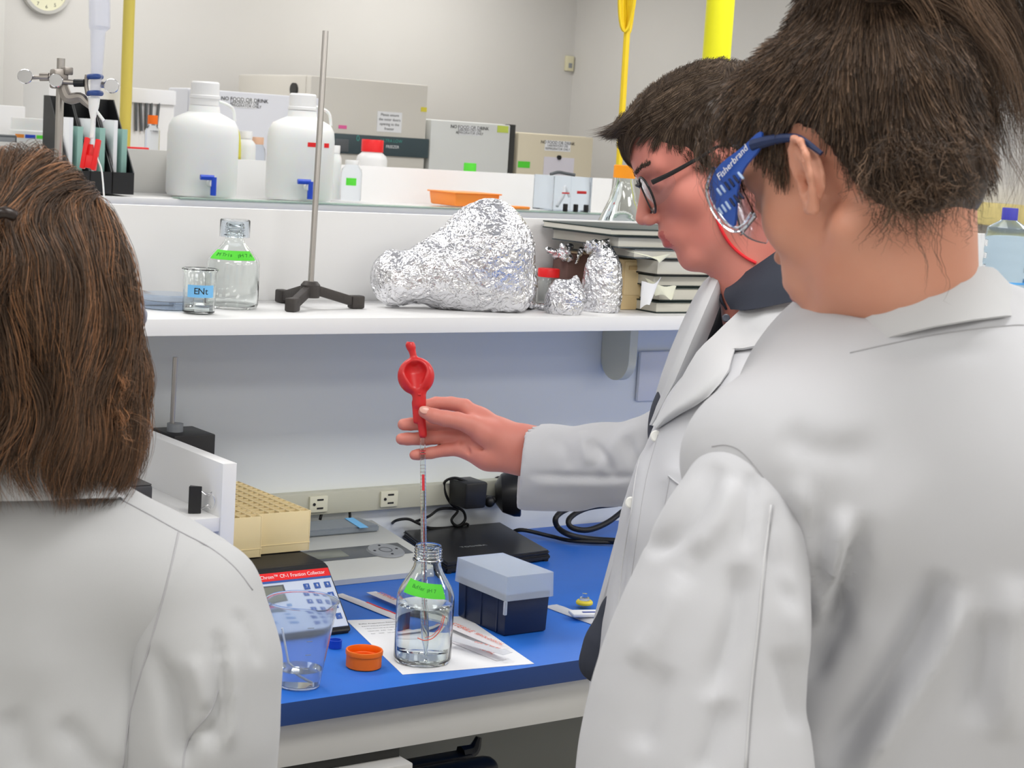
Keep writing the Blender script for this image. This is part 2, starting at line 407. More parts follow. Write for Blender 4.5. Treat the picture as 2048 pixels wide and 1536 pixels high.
for k, (z0, z1) in enumerate(((.59, .793), (.38, .585), (.06, .375))):
    d = wb('drawer', xc - .6, xc, YF - .002, YF + .04, z0, z1, M['apron'], .002, t2)
    b = B(); boxc(b, xc - .38, xc - .22, YF - .02, YF - .012, z1 - .07, z1 - .05, .002); ob('handle', b, M['steel'], d, world=True)
    d.children[0].data.transform(t2.matrix_basis.inverted())
wb('plinth', xc - .58, xc - .02, YF + .1, 2.44, 0, .05, M['dark'], 0, t2)
# reveal strip above cabinet
wb('reveal', xc - .6, xc - .004, YF + .03, YF + .044, .793, .811, M['dark'], 0, t2)
t = thing('bench_partition', 'upright white and blue-grey back panel standing along the rear of the blue bench', 'panel', (2.6, YW, 0))
wb('lower_panel', .2, 5.4, YW, YW + .029, .86, SZ - .027, M['lamgrey'], .001, t); wb('kick_panel', .2, 5.4, YW, YW + .029, 0, .859, mat('olive_grey_panel', (128, 128, 120), .6), .001, t)
wb('upper_panel', .2, 5.4, YW, YW + .022, SZ - .026, 1.538, M['white'], .001, t)
YS = 2.592
t = thing('long_shelf', 'long white laminate shelf above the blue worktop, holding foil flask and notebooks', 'shelf', (2.6, YW, SZ))
wb('board', .2, 5.4, YS, YW - .001, SZ - .027, SZ, M['white'], .001, t)
def bracket(x):
    b = B(); pts = [(0, 0), (0, -.085)] + [(-.045 + .045 * math.cos(a), -.085 - .045 * math.sin(a)) for a in [math.radians(180 * k / 16) for k in range(1, 17)]] + [(-.09, 0)]
    MM = Matrix.Translation((x, YW - .001, SZ - .0275)) @ Matrix(((0, 0, 1, 0), (1, 0, 0, 0), (0, 1, 0, 0), (0, 0, 0, 1)))
    prism(b, pts, .02, MM); ob('bracket', b, M['cream'], t, world=True)
for x in (.35, 2.315, 4.2): bracket(x)
wb('rear_shelf', .2, 5.4, YW + .03, YW + .33, SZ - .027, SZ, M['white'], .001, t)
t = thing('rear_worktop', 'blue worktop on the far side of the near bench island', 'worktop', (2.6, YW + .45, 0))
wb('top', .2, 5.4, YW + .03, YW + .8, BZ - .033, BZ, M['blue'], .001, t); wb('support', .3, 5.3, YW + .1, YW + .7, 0, BZ - .034, M['apron'], .001, t)
# power raceway along the panel
t = thing('power_raceway', 'cream power raceway with sockets along the wall panel above the blue bench', 'raceway', (2.6, YW, .98))
wb('channel', .2, 5.4, YW - .022, YW, .978, 1.02, M['creamd'], .002, t)
for px in (637, 778, 930, 1180):
    q = ony(px, 995 if px < 700 else 990, YW - .024); x = q.x
    o = B(); boxc(o, x - .019, x + .019, YW - .027, YW - .022, .984, 1.014, .001); so = ob('socket', o, M['cream'], t, world=True)
    o = B(); boxc(o, x - .004, x + .009, YW - .028, YW - .0265, 1.006, 1.009); boxc(o, x - .004, x + .009, YW - .028, YW - .0265, .990, .993)
    rod(o, (x - .010, YW - .0285, .9995), (x - .010, YW - .026, .9995), .0028, 10)
    ob('slot', o, M['ink'], so, world=False); so.children[0].data.transform(t.matrix_basis.inverted())
# thin white slab standing in for a soft patch of light on the panel
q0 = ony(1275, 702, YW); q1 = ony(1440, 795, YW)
t = thing('light_patch_slab', 'white slab in place of a light patch on the blue-grey panel right of shelf bracket', 'box', (q0.x + .07, YW, q1.z))
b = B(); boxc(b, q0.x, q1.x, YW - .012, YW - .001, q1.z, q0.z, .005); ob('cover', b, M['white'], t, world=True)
# black chair under the bench
t = thing('office_chair', 'black chair tucked in the dark knee space under the blue bench', 'chair', (1.5, 2.66, 0))
b = B(); q = ony(940, 1518, 2.34)
q = ony(992, 1530, 2.54); box(b, (q.x - .19, 2.54, q.z - .045), (.38, .05, .13), .024, seg=4); ob('backrest', b, M['blackm'], t, world=True)
b = B(); q2 = ony(940, 1500, 2.60); box(b, (q2.x - .16, 2.60, q2.z - .02), (.32, .04, .04), .010); tube(b, [(q2.x - .02, 2.60, q2.z - .005), (q2.x + .008, 2.60, q2.z), (q2.x + .018, 2.60, q2.z + .022)], [.016, .012, .006], 8, smooth=4)
ob('bracket', b, M['black'], t, world=True)
q = q - Vector((.19, 0, 0)); b = B(); rod(b, (q.x, 2.58, .40), (q.x, 2.58, q.z - .08), .022); box(b, (q.x, 2.68, .42), (.40, .30, .07), .03); ob('seat', b, M['black'], t, world=True)
b = B()
for k in range(5): a = k * 1.2566; rod(b, (q.x, 2.66, .09), (q.x + .16 * math.cos(a), 2.66 + .16 * math.sin(a), .06), .018); ball(b, (q.x + .16 * math.cos(a), 2.66 + .16 * math.sin(a), .03), .03)
rod(b, (q.x, 2.66, .06), (q.x, 2.66, .42), .025); ob('base', b, M['black'], t, world=True)

# ================================================================ far bench and the equipment behind it
FY, FW, FZ = 6.02, 6.45, 1.41
FX0 = ony(351, 360, FW).x
t = thing('far_bench_shelf', 'white shelf unit of the far bench carrying the two big carboys', 'shelf', (4.2, FW, 0))
wb('shelf_board', 1.2, 5.6, FY, FW, FZ - .028, FZ, M['white'], .001, t)
wb('back_panel', FX0, 5.2, FW, FW + .025, .9, 1.556, M['white'], .001, t)
wb('back_panel', 1.2, FX0 - .02, FW + .02, FW + .045, .9, 1.575, M['steelp'], .001, t)
wb('end_post', FX0 - .02, FX0 + .012, FW - .05, FW + .025, .91, 1.572, M['white'], .001, t)
wb('lower_wall', 1.2, 5.2, FW + .046, FW + .07, 0, 1.37, M['lamgrey'], .001, t)
wb('worktop', 1.2, 5.6, FY - .35, FW, .88, .91, M['blue'], .001, t); wb('base', 1.3, 5.5, FY - .25, FW, 0, .879, M['apron'], .001, t)
wb('rear_ledge', 1.2, 5.2, FW + .07, FW + .5, 1.375, 1.4, M['white'], .001, t)
t = thing('glass_shelf_edge', 'thin pale green glass strip lying along the front of the far shelf', 'glass', (4, FY, FZ))
b = B(); boxc(b, ony(358, 400, FY).x, 5.3, FY - .01, FY + .06, FZ + .001, FZ + .007, .001); ob('sheet', b, mat('green_glass', (205, 228, 215), .15, trans=.5), t, world=True)
def fridge(name, label, x0, x1, yf, yb, top, m, cat='freezer'):
    t = thing(name, label, cat, ((x0 + x1) / 2, (yf + yb) / 2, 0))
    wb('body', x0, x1, yf + .05, yb, .06, top, m, .01, t); d = wb('door', x0 + .002, x1 - .002, yf, yf + .048, .08, top - .003, m, .006, t)
    for sx in (x0 + .08, x1 - .08):
        for sy in (yf + .1, yb - .08): b = B(); rod(b, (sx, sy, 0), (sx, sy, .06), .025); ob('foot', b, M['dark'], t, world=True)
    return t
GY = 7.6
def note(t, name, px0, py0, px1, py1, Y, m, lines=(), size=.02, mt=None, label=None):
    a = ony(px0, py0, Y); c = ony(px1, py1, Y); b = B(); boxc(b, a.x, c.x, Y - .002, Y - .0004, c.z, a.z); o = ob(name, b, m, t, world=True)
    if label: o['label'] = label
    n = len(lines)
    for i, (s, k) in enumerate(lines):
        z = a.z + (c.z - a.z) * (i + .7) / (n + .4); MM = t.matrix_basis.inverted() @ Matrix.Translation(((a.x + c.x) / 2, Y - .0025, z)) @ Euler((math.pi / 2, 0, 0)).to_matrix().to_4x4()
        text('printed_text', s, size * k, mt or M['ink'], t, MM)
    return o
NF = (('NO FOOD OR DRINK', 1.0), ('LABORATORY USE', .7), ('REFRIGERATOR ONLY', .7))
a = ony(622, 150, GY); c = ony(858, 165, GY)
t = fridge('upright_freezer', 'tall beige upright freezer with dark control strip, behind the carboys', a.x, c.x, GY, GY + .75, a.z, M['greyp'])
q0 = ony(660, 268, GY); q1 = ony(855, 300, GY)
b = B(); boxc(b, q0.x, q1.x, GY - .012, GY - .0005, ony(760, 311, GY).z, ony(760, 272, GY).z, .003); o = ob('control_panel', b, M['teal'], t, world=True)
b = B(); c0 = ony(668, 275, GY); boxc(b, c0.x, c0.x + .075, GY - .016, GY - .012, c0.z - .065, c0.z - .005, .002); ob('display', b, M['greyd'], t, world=True)
mt_ = mat('teal_print', (70, 160, 150), .5)
for s, px, py, sz, mm in (('ULTRA LOW', 783, 282, .022, mt_), ('0', 716, 277, .04, mt_), ('FREEZER', 785, 294, .02, M['paper'])):
    q = ony(px, py, GY - .013); text('printed_text', s, sz, mm, t, t.matrix_basis.inverted() @ Matrix.Translation(q) @ Euler((math.pi / 2, 0, 0)).to_matrix().to_4x4())
note(t, 'paper_notice', 755, 222, 802, 266, GY, M['paper'], (('Please ensure', 1), ('the outer doors', 1), ('opening to the', 1), ('freezer', 1)), .019)
note(t, 'pink_note', 677, 250, 693, 258, GY, M['pink']); note(t, 'yellow_note', 842, 214, 853, 224, GY, mat('note_y', (228, 214, 80), .8))
b = B(); q = ony(607, 173, GY + .14); q = Vector((a.x, 7.75, a.z - .07)); rod(b, q + Vector((-.012, 0, 0)), q + Vector((.001, 0, 0)), .032, 20); ob('port_plug', b, M['dark'], t, world=True)
a = ony(862, 238, GY); c = ony(1022, 251, GY)
t = fridge('white_refrigerator', 'white refrigerator with dark door edge and lime note, right of upright freezer', a.x, c.x, GY, GY + .6, a.z, mat('white_enamel', (222, 224, 222), .35), 'refrigerator')
note(t, 'warning_sign', 918, 250, 960, 272, GY, M['paper'], NF, .024); note(t, 'lime_note', 995, 251, 1016, 266, GY, M['lime'])
b = B(); boxc(b, c.x, c.x + .03, GY - .0, GY + .05, .1, c.z + .005); ob('door_edge', b, M['dark'], t, world=True)
a = ony(1037, 264, GY); c = ony(1188, 274, GY)
t = fridge('beige_refrigerator', 'low beige refrigerator with green tape square, nearest the room corner', a.x, c.x, GY, GY + .6, a.z, M['beigep'], 'refrigerator')
note(t, 'warning_sign', 1090, 280, 1140, 304, GY, M['paper'], NF, .023); note(t, 'paper_sheet', 1088, 313, 1146, 352, GY, mat('lilac_paper', (226, 222, 232), .85)); note(t, 'green_tape', 1036, 322, 1059, 336, GY, M['green'])
b = B(); q = ony(1117, 315, GY); rod(b, q + Vector((0, -.012, 0)), q, .012, 12); ob('magnet', b, M['ink'], t, world=True)
a = ony(386, 176, 7.3); c = ony(640, 190, 7.3)
t = fridge('laboratory_refrigerator', 'white refrigerator with printed food warning, behind the left carboy', a.x, c.x, 7.3, 7.3 + .26, a.z, mat('white_enamel2', (228, 230, 238), .35), 'refrigerator')
note(t, 'warning_sign', 466, 194, 512, 218, 7.3, M['paper'], NF, .024)
# plain white document cabinet with file slots
a = ony(262, 175, 7.0); c = ony(350, 177, 7.0)
t = thing('file_cabinet', 'white wall cabinet with hanging files, right of left yellow pole', 'cabinet', ((a.x + c.x) / 2, 7.1, 1.4))
wb('body', a.x - .35, c.x, 7.0, 7.28, 1.05, a.z, M['white'], .003, t); wb('upper_flap', a.x, c.x, 6.985, 6.999, ony(300, 207, 7).z, a.z - .002, M['paper'], .002, t)
wb('stand', a.x - .35, c.x, 7.0, 7.28, 0, 1.049, M['apron'], .003, t)
b = B()
for px, dx in ((272, 0), (283, -2), (292, 1), (301, 2), (312, 6)):
    u = ony(px + dx, 206, 6.99); v = ony(px, 262, 6.99); rod(b, u, v, .006, 6)
ob('file_edges', b, M['greyd'], t, world=True)
# wall clock and thermostat
q = ony(90, -22, Y1)
t = thing('wall_clock', 'round white wall clock high on the far wall at upper left', 'clock', (q.x, Y1, q.z), rot=(math.pi / 2, 0, 0))
b = B(); lathe(b, [(0, 0), (.118, 0), (.125, .01), (.12, .03), (.105, .034), (.104, .024), (0, .024)]); ob('case', b, M['steelp'], t)
b = B(); lathe(b, [(0, .0245), (.104, .0245), (.104, .026), (0, .026)]); ob('dial', b, mat('dial', (226, 224, 196), .6), t)
b = B(); box(b, (0, .03, .028), (.006, .06, .002)); box(b, (-.022, -.02, .028), (.05, .006, .002), M=None); ob('hand', b, M['ink'], t)
for k in range(12):
    A = math.radians(90 - 30 * k); text('numeral', str(k or 12), .024, M['ink'], t, Matrix.Translation((.086 * math.cos(A), .086 * math.sin(A), .0262)))
q = ony(1136, 127, Y1)
t = thing('thermostat', 'small cream thermostat on the far wall beside the corner', 'thermostat', (q.x, Y1, q.z), rot=(math.pi / 2, 0, 0))
b = B(); box(b, (0, 0, .012), (.055, .088, .024), .004); ob('housing', b, mat('thermo', (224, 218, 186), .5), t); b = B(); box(b, (0, -.012, .0245), (.025, .028, .003), .001); ob('display', b, M['greym'], t)
# yellow service poles and the hanging cord
def pole(px0, py0, px1, py1, D, r, m, label, zb):
    a = dep(px0, py0, D); t = thing('service_pole', label, 'pole', (a.x, a.y, zb)); b = B(); rod(b, (0, 0, 0), (0, 0, CEIL - zb - .02), r, 28); ob('tube', b, m, t)
    b = B(); lathe(b, [(r, 0), (r * 1.7, 0), (r * 1.7, .02), (r, .02)], 28, TR(z=CEIL - zb - .02)); ob('collar', b, M['steelp'], t); return t
pole(252, 200, 0, 0, 7.3, .0235, M['yellow'], 'slim dull yellow pole behind black file racks at upper left', 1.4005)
pole(1437, 60, 0, 0, 5.15, .0405, M['yellowb'], 'thick bright yellow pole rising behind the man with short hair', 0)
q = dep(1253, 30, 5.2); t = thing('coiled_cord', 'yellow power cord hanging from the ceiling with a looped bundle', 'cord', (q.x, q.y, CEIL - .01))
b = B(); q2 = dep(1238, 330, 5.2); q3 = dep(1254, 62, 5.2)
rod(b, (q2.x, q2.y, q2.z), (q3.x, q3.y, q3.z), .0095, 8); ob('drop_cord', b, M['cord'], t, world=True)
b = B()
for k in range(6):
    off = (k - 2.5) * .008; c0 = dep(1254, 60, 5.2); pts = []
    for j in range(14):
        A = 2 * math.pi * j / 14; pts.append((c0.x + off * .8 + math.sin(A) * .022 * (-.9 + .36 * k), c0.y + math.sin(A) * .012 + off * .5, c0.z + .13 - math.cos(A) * .135))
    tube(b, pts, .0055, 6, smooth=2, closed=True)
ob('loop_bundle', b, M['cord'], t, world=True)
b = B(); rod(b, (q.x, q.y, c0.z + .25), (q.x, q.y, CEIL), .006, 8); ob('hanger', b, M['cord'], t, world=True)
# ================================================================ things on the near worktop
EPS = .0006
def bottle_prof(r, h, rn, hn, hs, t=.0025, thread=True):
    """outer then inner profile. h total, hs shoulder start, hn neck length"""
    o = [(0, .003), (r * .55, .0015), (r * .8, 0), (r * .93, .001), (r, .007), (r, hs)]
    zn = h - hn
    for k in range(1, 9):
        u = k / 8; rr = rn + (r - rn) * (0.5 + 0.5 * math.cos(math.pi * u)) ** .85; o.append((rr, hs + (zn - hs) * u))
    if thread:
        for k in range(4):
            z = zn + .004 + k * (hn - .008) / 4; dz = (hn - .008) / 4
            if k == 0: o += [(rn, z - .002), (rn + .003, z - .001), (rn + .003, z + .001), (rn, z + .0025)]
            else: o += [(rn, z), (rn + .0014, z + dz * .3), (rn + .0014, z + dz * .5), (rn, z + dz * .8)]
    o += [(rn, h - .002), (rn - .0008, h)]
    i = [(rn - t, h), (rn - t, zn)]
    for k in range(7, -1, -1):
        u = k / 8; rr = rn + (r - rn) * (0.5 + 0.5 * math.cos(math.pi * u)) ** .85 - t; i.append((rr, hs + (zn - hs) * u - t * .3))
    i += [(r - t, .009), (r * .9, .005), (r * .5, .0045), (0, .006)]
    return o + i
def liquid(name, m, par, prof_r, z0, z1, n=40):
    b = B(); lathe(b, [(0, z0)] + prof_r + [(0, z1)], n); return ob(name, b, m, par, 40)
bp_ = onz(844, 1322, BZ)
t = thing('paper_sheet', 'white printed paper sheet lying under the glass bottle on the blue worktop', 'paper', (1.383, 2.119, BZ))
c4 = [(1.383, 2.119), (1.595, 2.085), (1.650, 2.352), (1.457, 2.405)]
b = B(); prism(b, c4, .0005, TR(z=BZ + .0003)); ob('sheet', b, M['paper'], t, 30, world=True)
PX = Vector((.212, -.034, 0)).normalized(); PYv = Vector((.034 * 1.6, .286, 0)).normalized()
for k, (s, sz) in enumerate((('Buffer Preparation Record', .006), ('Column packing and sample fractions', .0042), ('1. Rinse column with 20 mL buffer    2. Load sample    3. Elute', .0036), ('Volume (mL)   Buffer   Tube   Absorbance', .0036), ('Date      Initials      Lot number', .0036))):
    o_ = Vector((1.46, 2.385, BZ + .001)) + PX * .004 - PYv * (.014 * (k + .6))
    text('printed_text', s, sz, mat('grey_ink', (120, 120, 124), .8), t, t.matrix_basis.inverted() @ frame(o_, PX, (0, 0, 1)), 'LEFT', .00005)
# media bottle
t = thing('reagent_bottle', 'open clear glass bottle of water with green tape label, standing on white paper', 'bottle', (bp_.x, bp_.y, BZ + .001), rz=-.6)
b = B(); lathe(b, bottle_prof(.043, .176, .0195, .026, .094, .0016), 64); ob('glass_body', b, M['glass'], t, 45)
liquid('water', M['water'], t, [(.020, .0063), (.037, .0068), (.0405, .0105), (.0405, .086), (.041, .0868), (.0395, .0866), (.02, .0863)], .0068, .0863, 64)
def bott_r(z, r=.043, rn=.0195, hs=.094, zn=.150):
    u = min(1, max(0, (z - hs) / (zn - hs))); return rn + (r - rn) * (.5 + .5 * math.cos(math.pi * u)) ** .85
def wrap(fr, th0, th1, z0, z1, tilt=0.0, off=.0004):
    def fn(u, v):
        th = th0 + (th1 - th0) * u; z = z0 + (z1 - z0) * v + tilt * (u - .5); r = fr(z) + off
        s = (fr(z + .001) - fr(z - .001)) / .002; n = Vector((math.cos(th), math.sin(th), -s)).normalized()
        return Vector((r * math.cos(th), r * math.sin(th), z)), n
    return fn
tocam = math.atan2(-bp_.y, -bp_.x) + .6
hit_patch('tape_label', wrap(bott_r, tocam - .95, tocam + .75, .106, .126, -.006), 18, 5, M['green'], t)
ic = mat('dark_green_ink', (50, 140, 50), .7)
def arc_text(par, s, fr, thc, z, size, m, tilt=0, width=.8, off=.0009):
    n = len(s)
    for k, ch in enumerate(s):
        if ch == ' ': continue
        u = (k + .5) / n; th = thc + width * (u - .5); zz = z + tilt * (u - .5)
        sl = (fr(zz + .001) - fr(zz - .001)) / .002; nn = Vector((math.cos(th), math.sin(th), -sl)).normalized(); tx = Vector((-math.sin(th), math.cos(th), tilt / width / .04 * .5))
        P_ = Vector((fr(zz) * math.cos(th), fr(zz) * math.sin(th), zz)) + nn * off
        text('handwriting', ch, size, m, par, frame(P_, tx, nn), depth=.0001)
arc_text(t, 'Buffer pH 7', bott_r, tocam - .1, .117, .008, ic, -.006, 1.0)
# orange-red print on the rear of the glass
rp = mat('orange_print', (236, 98, 70), .5)
def ru(fr, pts, wd, m, name='printed_line'):
    b = B(); P_ = cr([(a, c, 0) for a, c in pts], 6)
    tube(b, [(math.cos(p.x) * (fr(p.y) + .0002), math.sin(p.x) * (fr(p.y) + .0002), p.y) for p in P_], wd, 6); return ob(name, b, m, t)
ru(bott_r, [(tocam + .75, .078), (tocam + .62, .060), (tocam + .35, .047), (tocam + .05, .043), (tocam - .2, .046)], .0007, rp)
ru(bott_r, [(tocam + .68, .080), (tocam + .56, .063), (tocam + .32, .051), (tocam + .05, .047)], .0004, rp)
# orange screw cap, upturned
q = onz(727, 1334, BZ)
t = thing('screw_cap', 'orange screw cap lying open side up left of the glass bottle', 'cap', (q.x, q.y, BZ + EPS))
b = B(); pr = [(0, 0), (.024, 0), (.026, .0015), (.026, .019), (.0272, .0195), (.0275, .0245), (.0268, .0262), (.0245, .0262), (.0238, .024), (.0232, .018), (.0240, .0165), (.0230, .0145), (.0238, .0125), (.0228, .010), (.0228, .003), (0, .003)]
lathe(b, pr, 96)
for v in b.verts:
    rr = math.hypot(v.co.x, v.co.y)
    if abs(rr - .026) < 2e-4:
        i = round(math.atan2(v.co.y, v.co.x) / (2 * math.pi / 96)); k = 1 - .018 * (i % 2); v.co.x *= k; v.co.y *= k
ob('shell', b, M['orange'], t, 40)
b = B(); lathe(b, [(.016, .003), (.0165, .0042), (.0195, .0042), (.02, .003)], 48); ob('inner_seal', b, M['orange'], t)
q = onz(670, 1296, BZ)
t = thing('screw_cap', 'tiny blue screw cap lying between the control keypad and orange cap', 'cap', (q.x, q.y, BZ + EPS))
b = B(); lathe(b, [(0, 0), (.0095, 0), (.010, .001), (.010, .0115), (.0105, .0125), (.0085, .0125), (.0082, .003), (0, .003)], 48)
for v in b.verts:
    if abs(math.hypot(v.co.x, v.co.y) - .010) < 2e-4:
        i = round(math.atan2(v.co.y, v.co.x) / (2 * math.pi / 48)); k = 1 - .03 * (i % 2); v.co.x *= k; v.co.y *= k
ob('shell', b, M['bluep'], t, 40)
# plastic beaker in front
q = onz(597, 1372, BZ)
t = thing('plastic_beaker', 'clear plastic beaker part filled with water at the worktop edge, left of orange cap', 'beaker', (q.x, q.y, BZ + EPS), rz=.3)
b = B(); R0, R1, Hh = .0295, .0500, .122
pr = [(0, .001), (R0 * .8, 0), (R0, .002)] + [(R0 + (R1 - R0) * u, .002 + Hh * u) for u in (.25, .5, .75, .97)] + [(R1 + .0016, Hh), (R1 + .0016, Hh + .002), (R1 - .0006, Hh + .002)] + [(R0 - .0012 + (R1 - R0) * u, .002 + Hh * u) for u in (.97, .75, .5, .25)] + [(R0 - .0014, .004), (0, .003)]
lathe(b, pr, 56)
for v in b.verts:
    if v.co.z > Hh * .9:
        a = math.atan2(v.co.y, v.co.x); k = math.exp(-((a + 1.9) / .28) ** 2) * (v.co.z - Hh * .9) / (Hh * .1) * .2; v.co.x *= 1 + k; v.co.y *= 1 + k
ob('cup', b, M['cupp'], t, 50)
def rb_(z): return R0 - .0016 + (R1 - R0) * (z - .002) / Hh
liquid('water', M['water'], t, [(R0 - .0022, .0045), (rb_(.026), .026)], .0042, .026, 56)
b = B(); rod(b, (-.014, .008, .034), (.016, .0, .007), .0016); rod(b, (-.026, .012, .085), (-.014, .008, .034), .0016); ob('stirring_rod', b, M['white'], t)
for k in range(4):
    z = .035 + .02 * k; hit_patch('volume_mark', wrap(lambda zz: R0 + (R1 - R0) * (zz - .002) / Hh, -2.2, -2.0, z, z + .0009), 3, 1, M['greym'], t)
# pipette tip box
t = thing('tip_box', 'navy pipette tip box with frosted pale blue lid on the blue worktop', 'box', (1.681, 2.292, BZ + EPS))
b = B(); box(b, (0, 0, .0335), (.086, .136, .067), .003, taper=.965)
for s in (-1, 1):
    for yy in (-.045, 0, .045): box(b, (s * .0425, yy, .030), (.002, .004, .055), .0005)
ob('base', b, M['navy'], t); b = B(); box(b, (0, 0, .069), (.0865, .137, .004), .001); ob('rack_plate', b, mat('rack_plate', (198, 220, 250), .5), t)
b = B(); boxl = [(-.047, -.072), (.047, -.072), (.047, .072), (-.047, .072)]
lo_, hi_ = .058, .098
outer0 = [b.verts.new((x, y, lo_)) for x, y in boxl]; outer1 = [b.verts.new((x * .97, y * .98, hi_)) for x, y in boxl]
in0 = [b.verts.new((x * .965, y * .975, lo_)) for x, y in boxl]; in1 = [b.verts.new((x * .935, y * .95, hi_ - .0016)) for x, y in boxl]
for i in range(4):
    j = (i + 1) % 4; b.faces.new((outer0[i], outer0[j], outer1[j], outer1[i])); b.faces.new((in0[j], in0[i], in1[i], in1[j])); b.faces.new((outer0[j], outer0[i], in0[i], in0[j]))
b.faces.new(outer1); b.faces.new(in1[::-1])
bmesh.ops.bevel(b, geom=[e for e in b.edges], offset=.0006, segments=1, affect='EDGES')
box(b, (-.0475, -.0725, .048), (.005, .005, .022), .001); lid = ob('lid', b, M['frost'], t, 30)
b = B()
for i in range(8):
    for j in range(12): lathe(b, [(.0033, .071), (.0035, .079), (.0025, .0795), (0, .0795)], 8, TR(-.0365 + i * .0103, -.0565 + j * .0103))
o = ob('pipette_tips', b, mat('tips_blue', (206, 228, 252), .4), t); o['kind'] = 'stuff'
# pipette wrappers
wr = mat('wrapper_film', (236, 238, 244), .3, trans=.35, ior=1.1); wr2 = mat('wrapper_paper', (234, 232, 236), .6); wp = mat('wrapper_print', (240, 132, 110), .6)
def wrapper(p0, p1, wdt, label, words, z=.0012, m=wr2, strip=None):
    a = onz(*p0, BZ); c = onz(*p1, BZ); d = (c - a); L = d.length; t = thing('pipette_wrapper', label, 'wrapper', (a.x, a.y, BZ + z)); t.rotation_euler = (0, 0, math.atan2(d.y, d.x)); t.matrix_basis = Matrix.LocRotScale(t.location, t.rotation_euler, None)
    b = B(); N = 24; A_ = []
    for i in range(N + 1):
        u = i / N; x = u * L; rowt = []; rowb = []
        for j in range(7):
            v = j / 6 * 2 - 1; hgt = .0040 * max(0, 1 - v * v) * min(1, u * 14, (1 - u) * 14) * (1 + .12 * math.sin(u * 40 + v * 3)); rowt.append(b.verts.new((x, v * wdt / 2, .0006 + hgt))); rowb.append(b.verts.new((x, v * wdt / 2, 0)))
        A_.append((rowt, rowb))
    for i in range(N):
        for j in range(6):
            a0, b0 = A_[i]; a1, b1 = A_[i + 1]
            b.faces.new((a0[j], a1[j], a1[j + 1], a0[j + 1])); b.faces.new((b0[j + 1], b1[j + 1], b1[j], b0[j]))
        b.faces.new((A_[i][0][0], A_[i][1][0], A_[i + 1][1][0], A_[i + 1][0][0])); b.faces.new((A_[i + 1][0][6], A_[i + 1][1][6], A_[i][1][6], A_[i][0][6]))
    for e in (0, N):
        for j in range(6): f = (A_[e][0][j], A_[e][0][j + 1], A_[e][1][j + 1], A_[e][1][j]); b.faces.new(f if e == 0 else f[::-1])
    ob('film', b, m, t, 40)
    for s, u, sz in words: text('printed_text', s, sz, wp, t, Matrix.Translation((u * L, 0, .0052)), depth=.0001, sx=1.1)
    if strip: b = B(); box(b, ((strip[0] + strip[1]) / 2 * L, wdt * .18, .0048), ((strip[1] - strip[0]) * L, .0035, .0006)); ob('red_stripe', b, M['redp'], t)
    return t
wrapper((676, 1190), (1003, 1322), .019, 'pipette wrapper with red stripe, running from keypad corner under the glass bottle', (('STERILE', .78, .014), ('10 mL', .92, .012)), .0012, wr2, (.18, .42))
wrapper((742, 1192), (1010, 1306), .019, 'pipette wrapper with orange print, upper of the two beside the glass bottle', (('STERILE', .13, .014), ('STERILE', .70, .015), ('SEROLOGICAL', .89, .010)), .0066, wr2)
wrapper((1015, 1324), (900, 1292), .022, 'clear wrapper end on the paper sheet right of glass bottle', (('10 mL in 1/10', .35, .008),), .0125, wr)
wrapper((1100, 1212), (1235, 1262), .030, 'crinkled clear wrapper lying under the yellow syringe filter', (), .0008, wr)
q = onz(1168, 1216, BZ)
t = thing('syringe_filter', 'small yellow syringe filter with clear tip right of the tip box', 'filter', (q.x + .0, q.y, BZ + .0065))
b = B(); lathe(b, [(0, 0), (.013, 0), (.0145, .0015), (.0145, .0045), (.0125, .007), (0, .0075)], 32); ob('disc', b, mat('filter_yellow', (238, 216, 60), .4), t)
b = B(); lathe(b, [(0, .0075), (.009, .0077), (.008, .012), (.0045, .013), (.004, .019), (0, .019)], 24); ob('inlet', b, M['pglass'], t)
q = onz(1175, 1238, BZ); t = thing('small_packet', 'small white packet with blue print in front of syringe filter', 'packet', (q.x, q.y, BZ + .0065), rz=-.35)
b = B(); box(b, (0, 0, .003), (.06, .03, .006), .0025); ob('pouch', b, M['paper'], t); b = B(); box(b, (.004, -.004, .0064), (.03, .006, .0006)); ob('printed_band', b, mat('band_blue', (70, 84, 160), .6), t)
# fraction collector
FXL, FXR = 1.262, 1.426
t = thing('fraction_collector', 'black wedge-shaped fraction collector with pale blue keypad panel and red stripe', 'instrument', (1.344, 2.5, BZ + EPS))
prof = [(2.338, .0), (2.338, .008), (2.418, .091), (2.428, .094), (2.752, .094), (2.752, 0)]
b = B(); MM = Matrix(((0, 0, 1, FXL), (1, 0, 0, 0), (0, 1, 0, BZ + EPS), (0, 0, 0, 1)))
prism(b, prof, FXR - FXL, MM); bmesh.ops.bevel(b, geom=list(b.edges), offset=.003, segments=3, affect='EDGES'); ob('housing', b, M['black'], t, 40, world=True)
n_ = Vector((0, -.083, .080)).normalized(); up_ = Vector((0, .080, .083)).normalized(); W_ = FXR - FXL; PH = .108
PM = frame(Vector(((FXL + FXR) / 2, 2.378, BZ + EPS + .0495)) + n_ * .0006, (1, 0, 0), n_); PL = t.matrix_basis.inverted() @ PM
b = B(); box(b, (0, -.003, 0), (W_ - .008, PH - .008, .0012), .0005, M=PL); ob('keypad_panel', b, M['panelb'], t)
b = B(); box(b, (0, .0445, .0008), (W_ - .008, .014, .0008), M=PL); ob('red_stripe', b, M['redp'], t)
b = B(); box(b, (0, .0355, .0008), (W_ - .008, .0035, .0008), M=PL); ob('blue_stripe', b, M['steelblue'], t)
text('printed_text', 'Spectra/Chrom\u2122 CF-1 Fraction Collector', .0088, M['paper'], t, PL @ TR(-.001, .0443, .0013), depth=.0001, sx=.93)
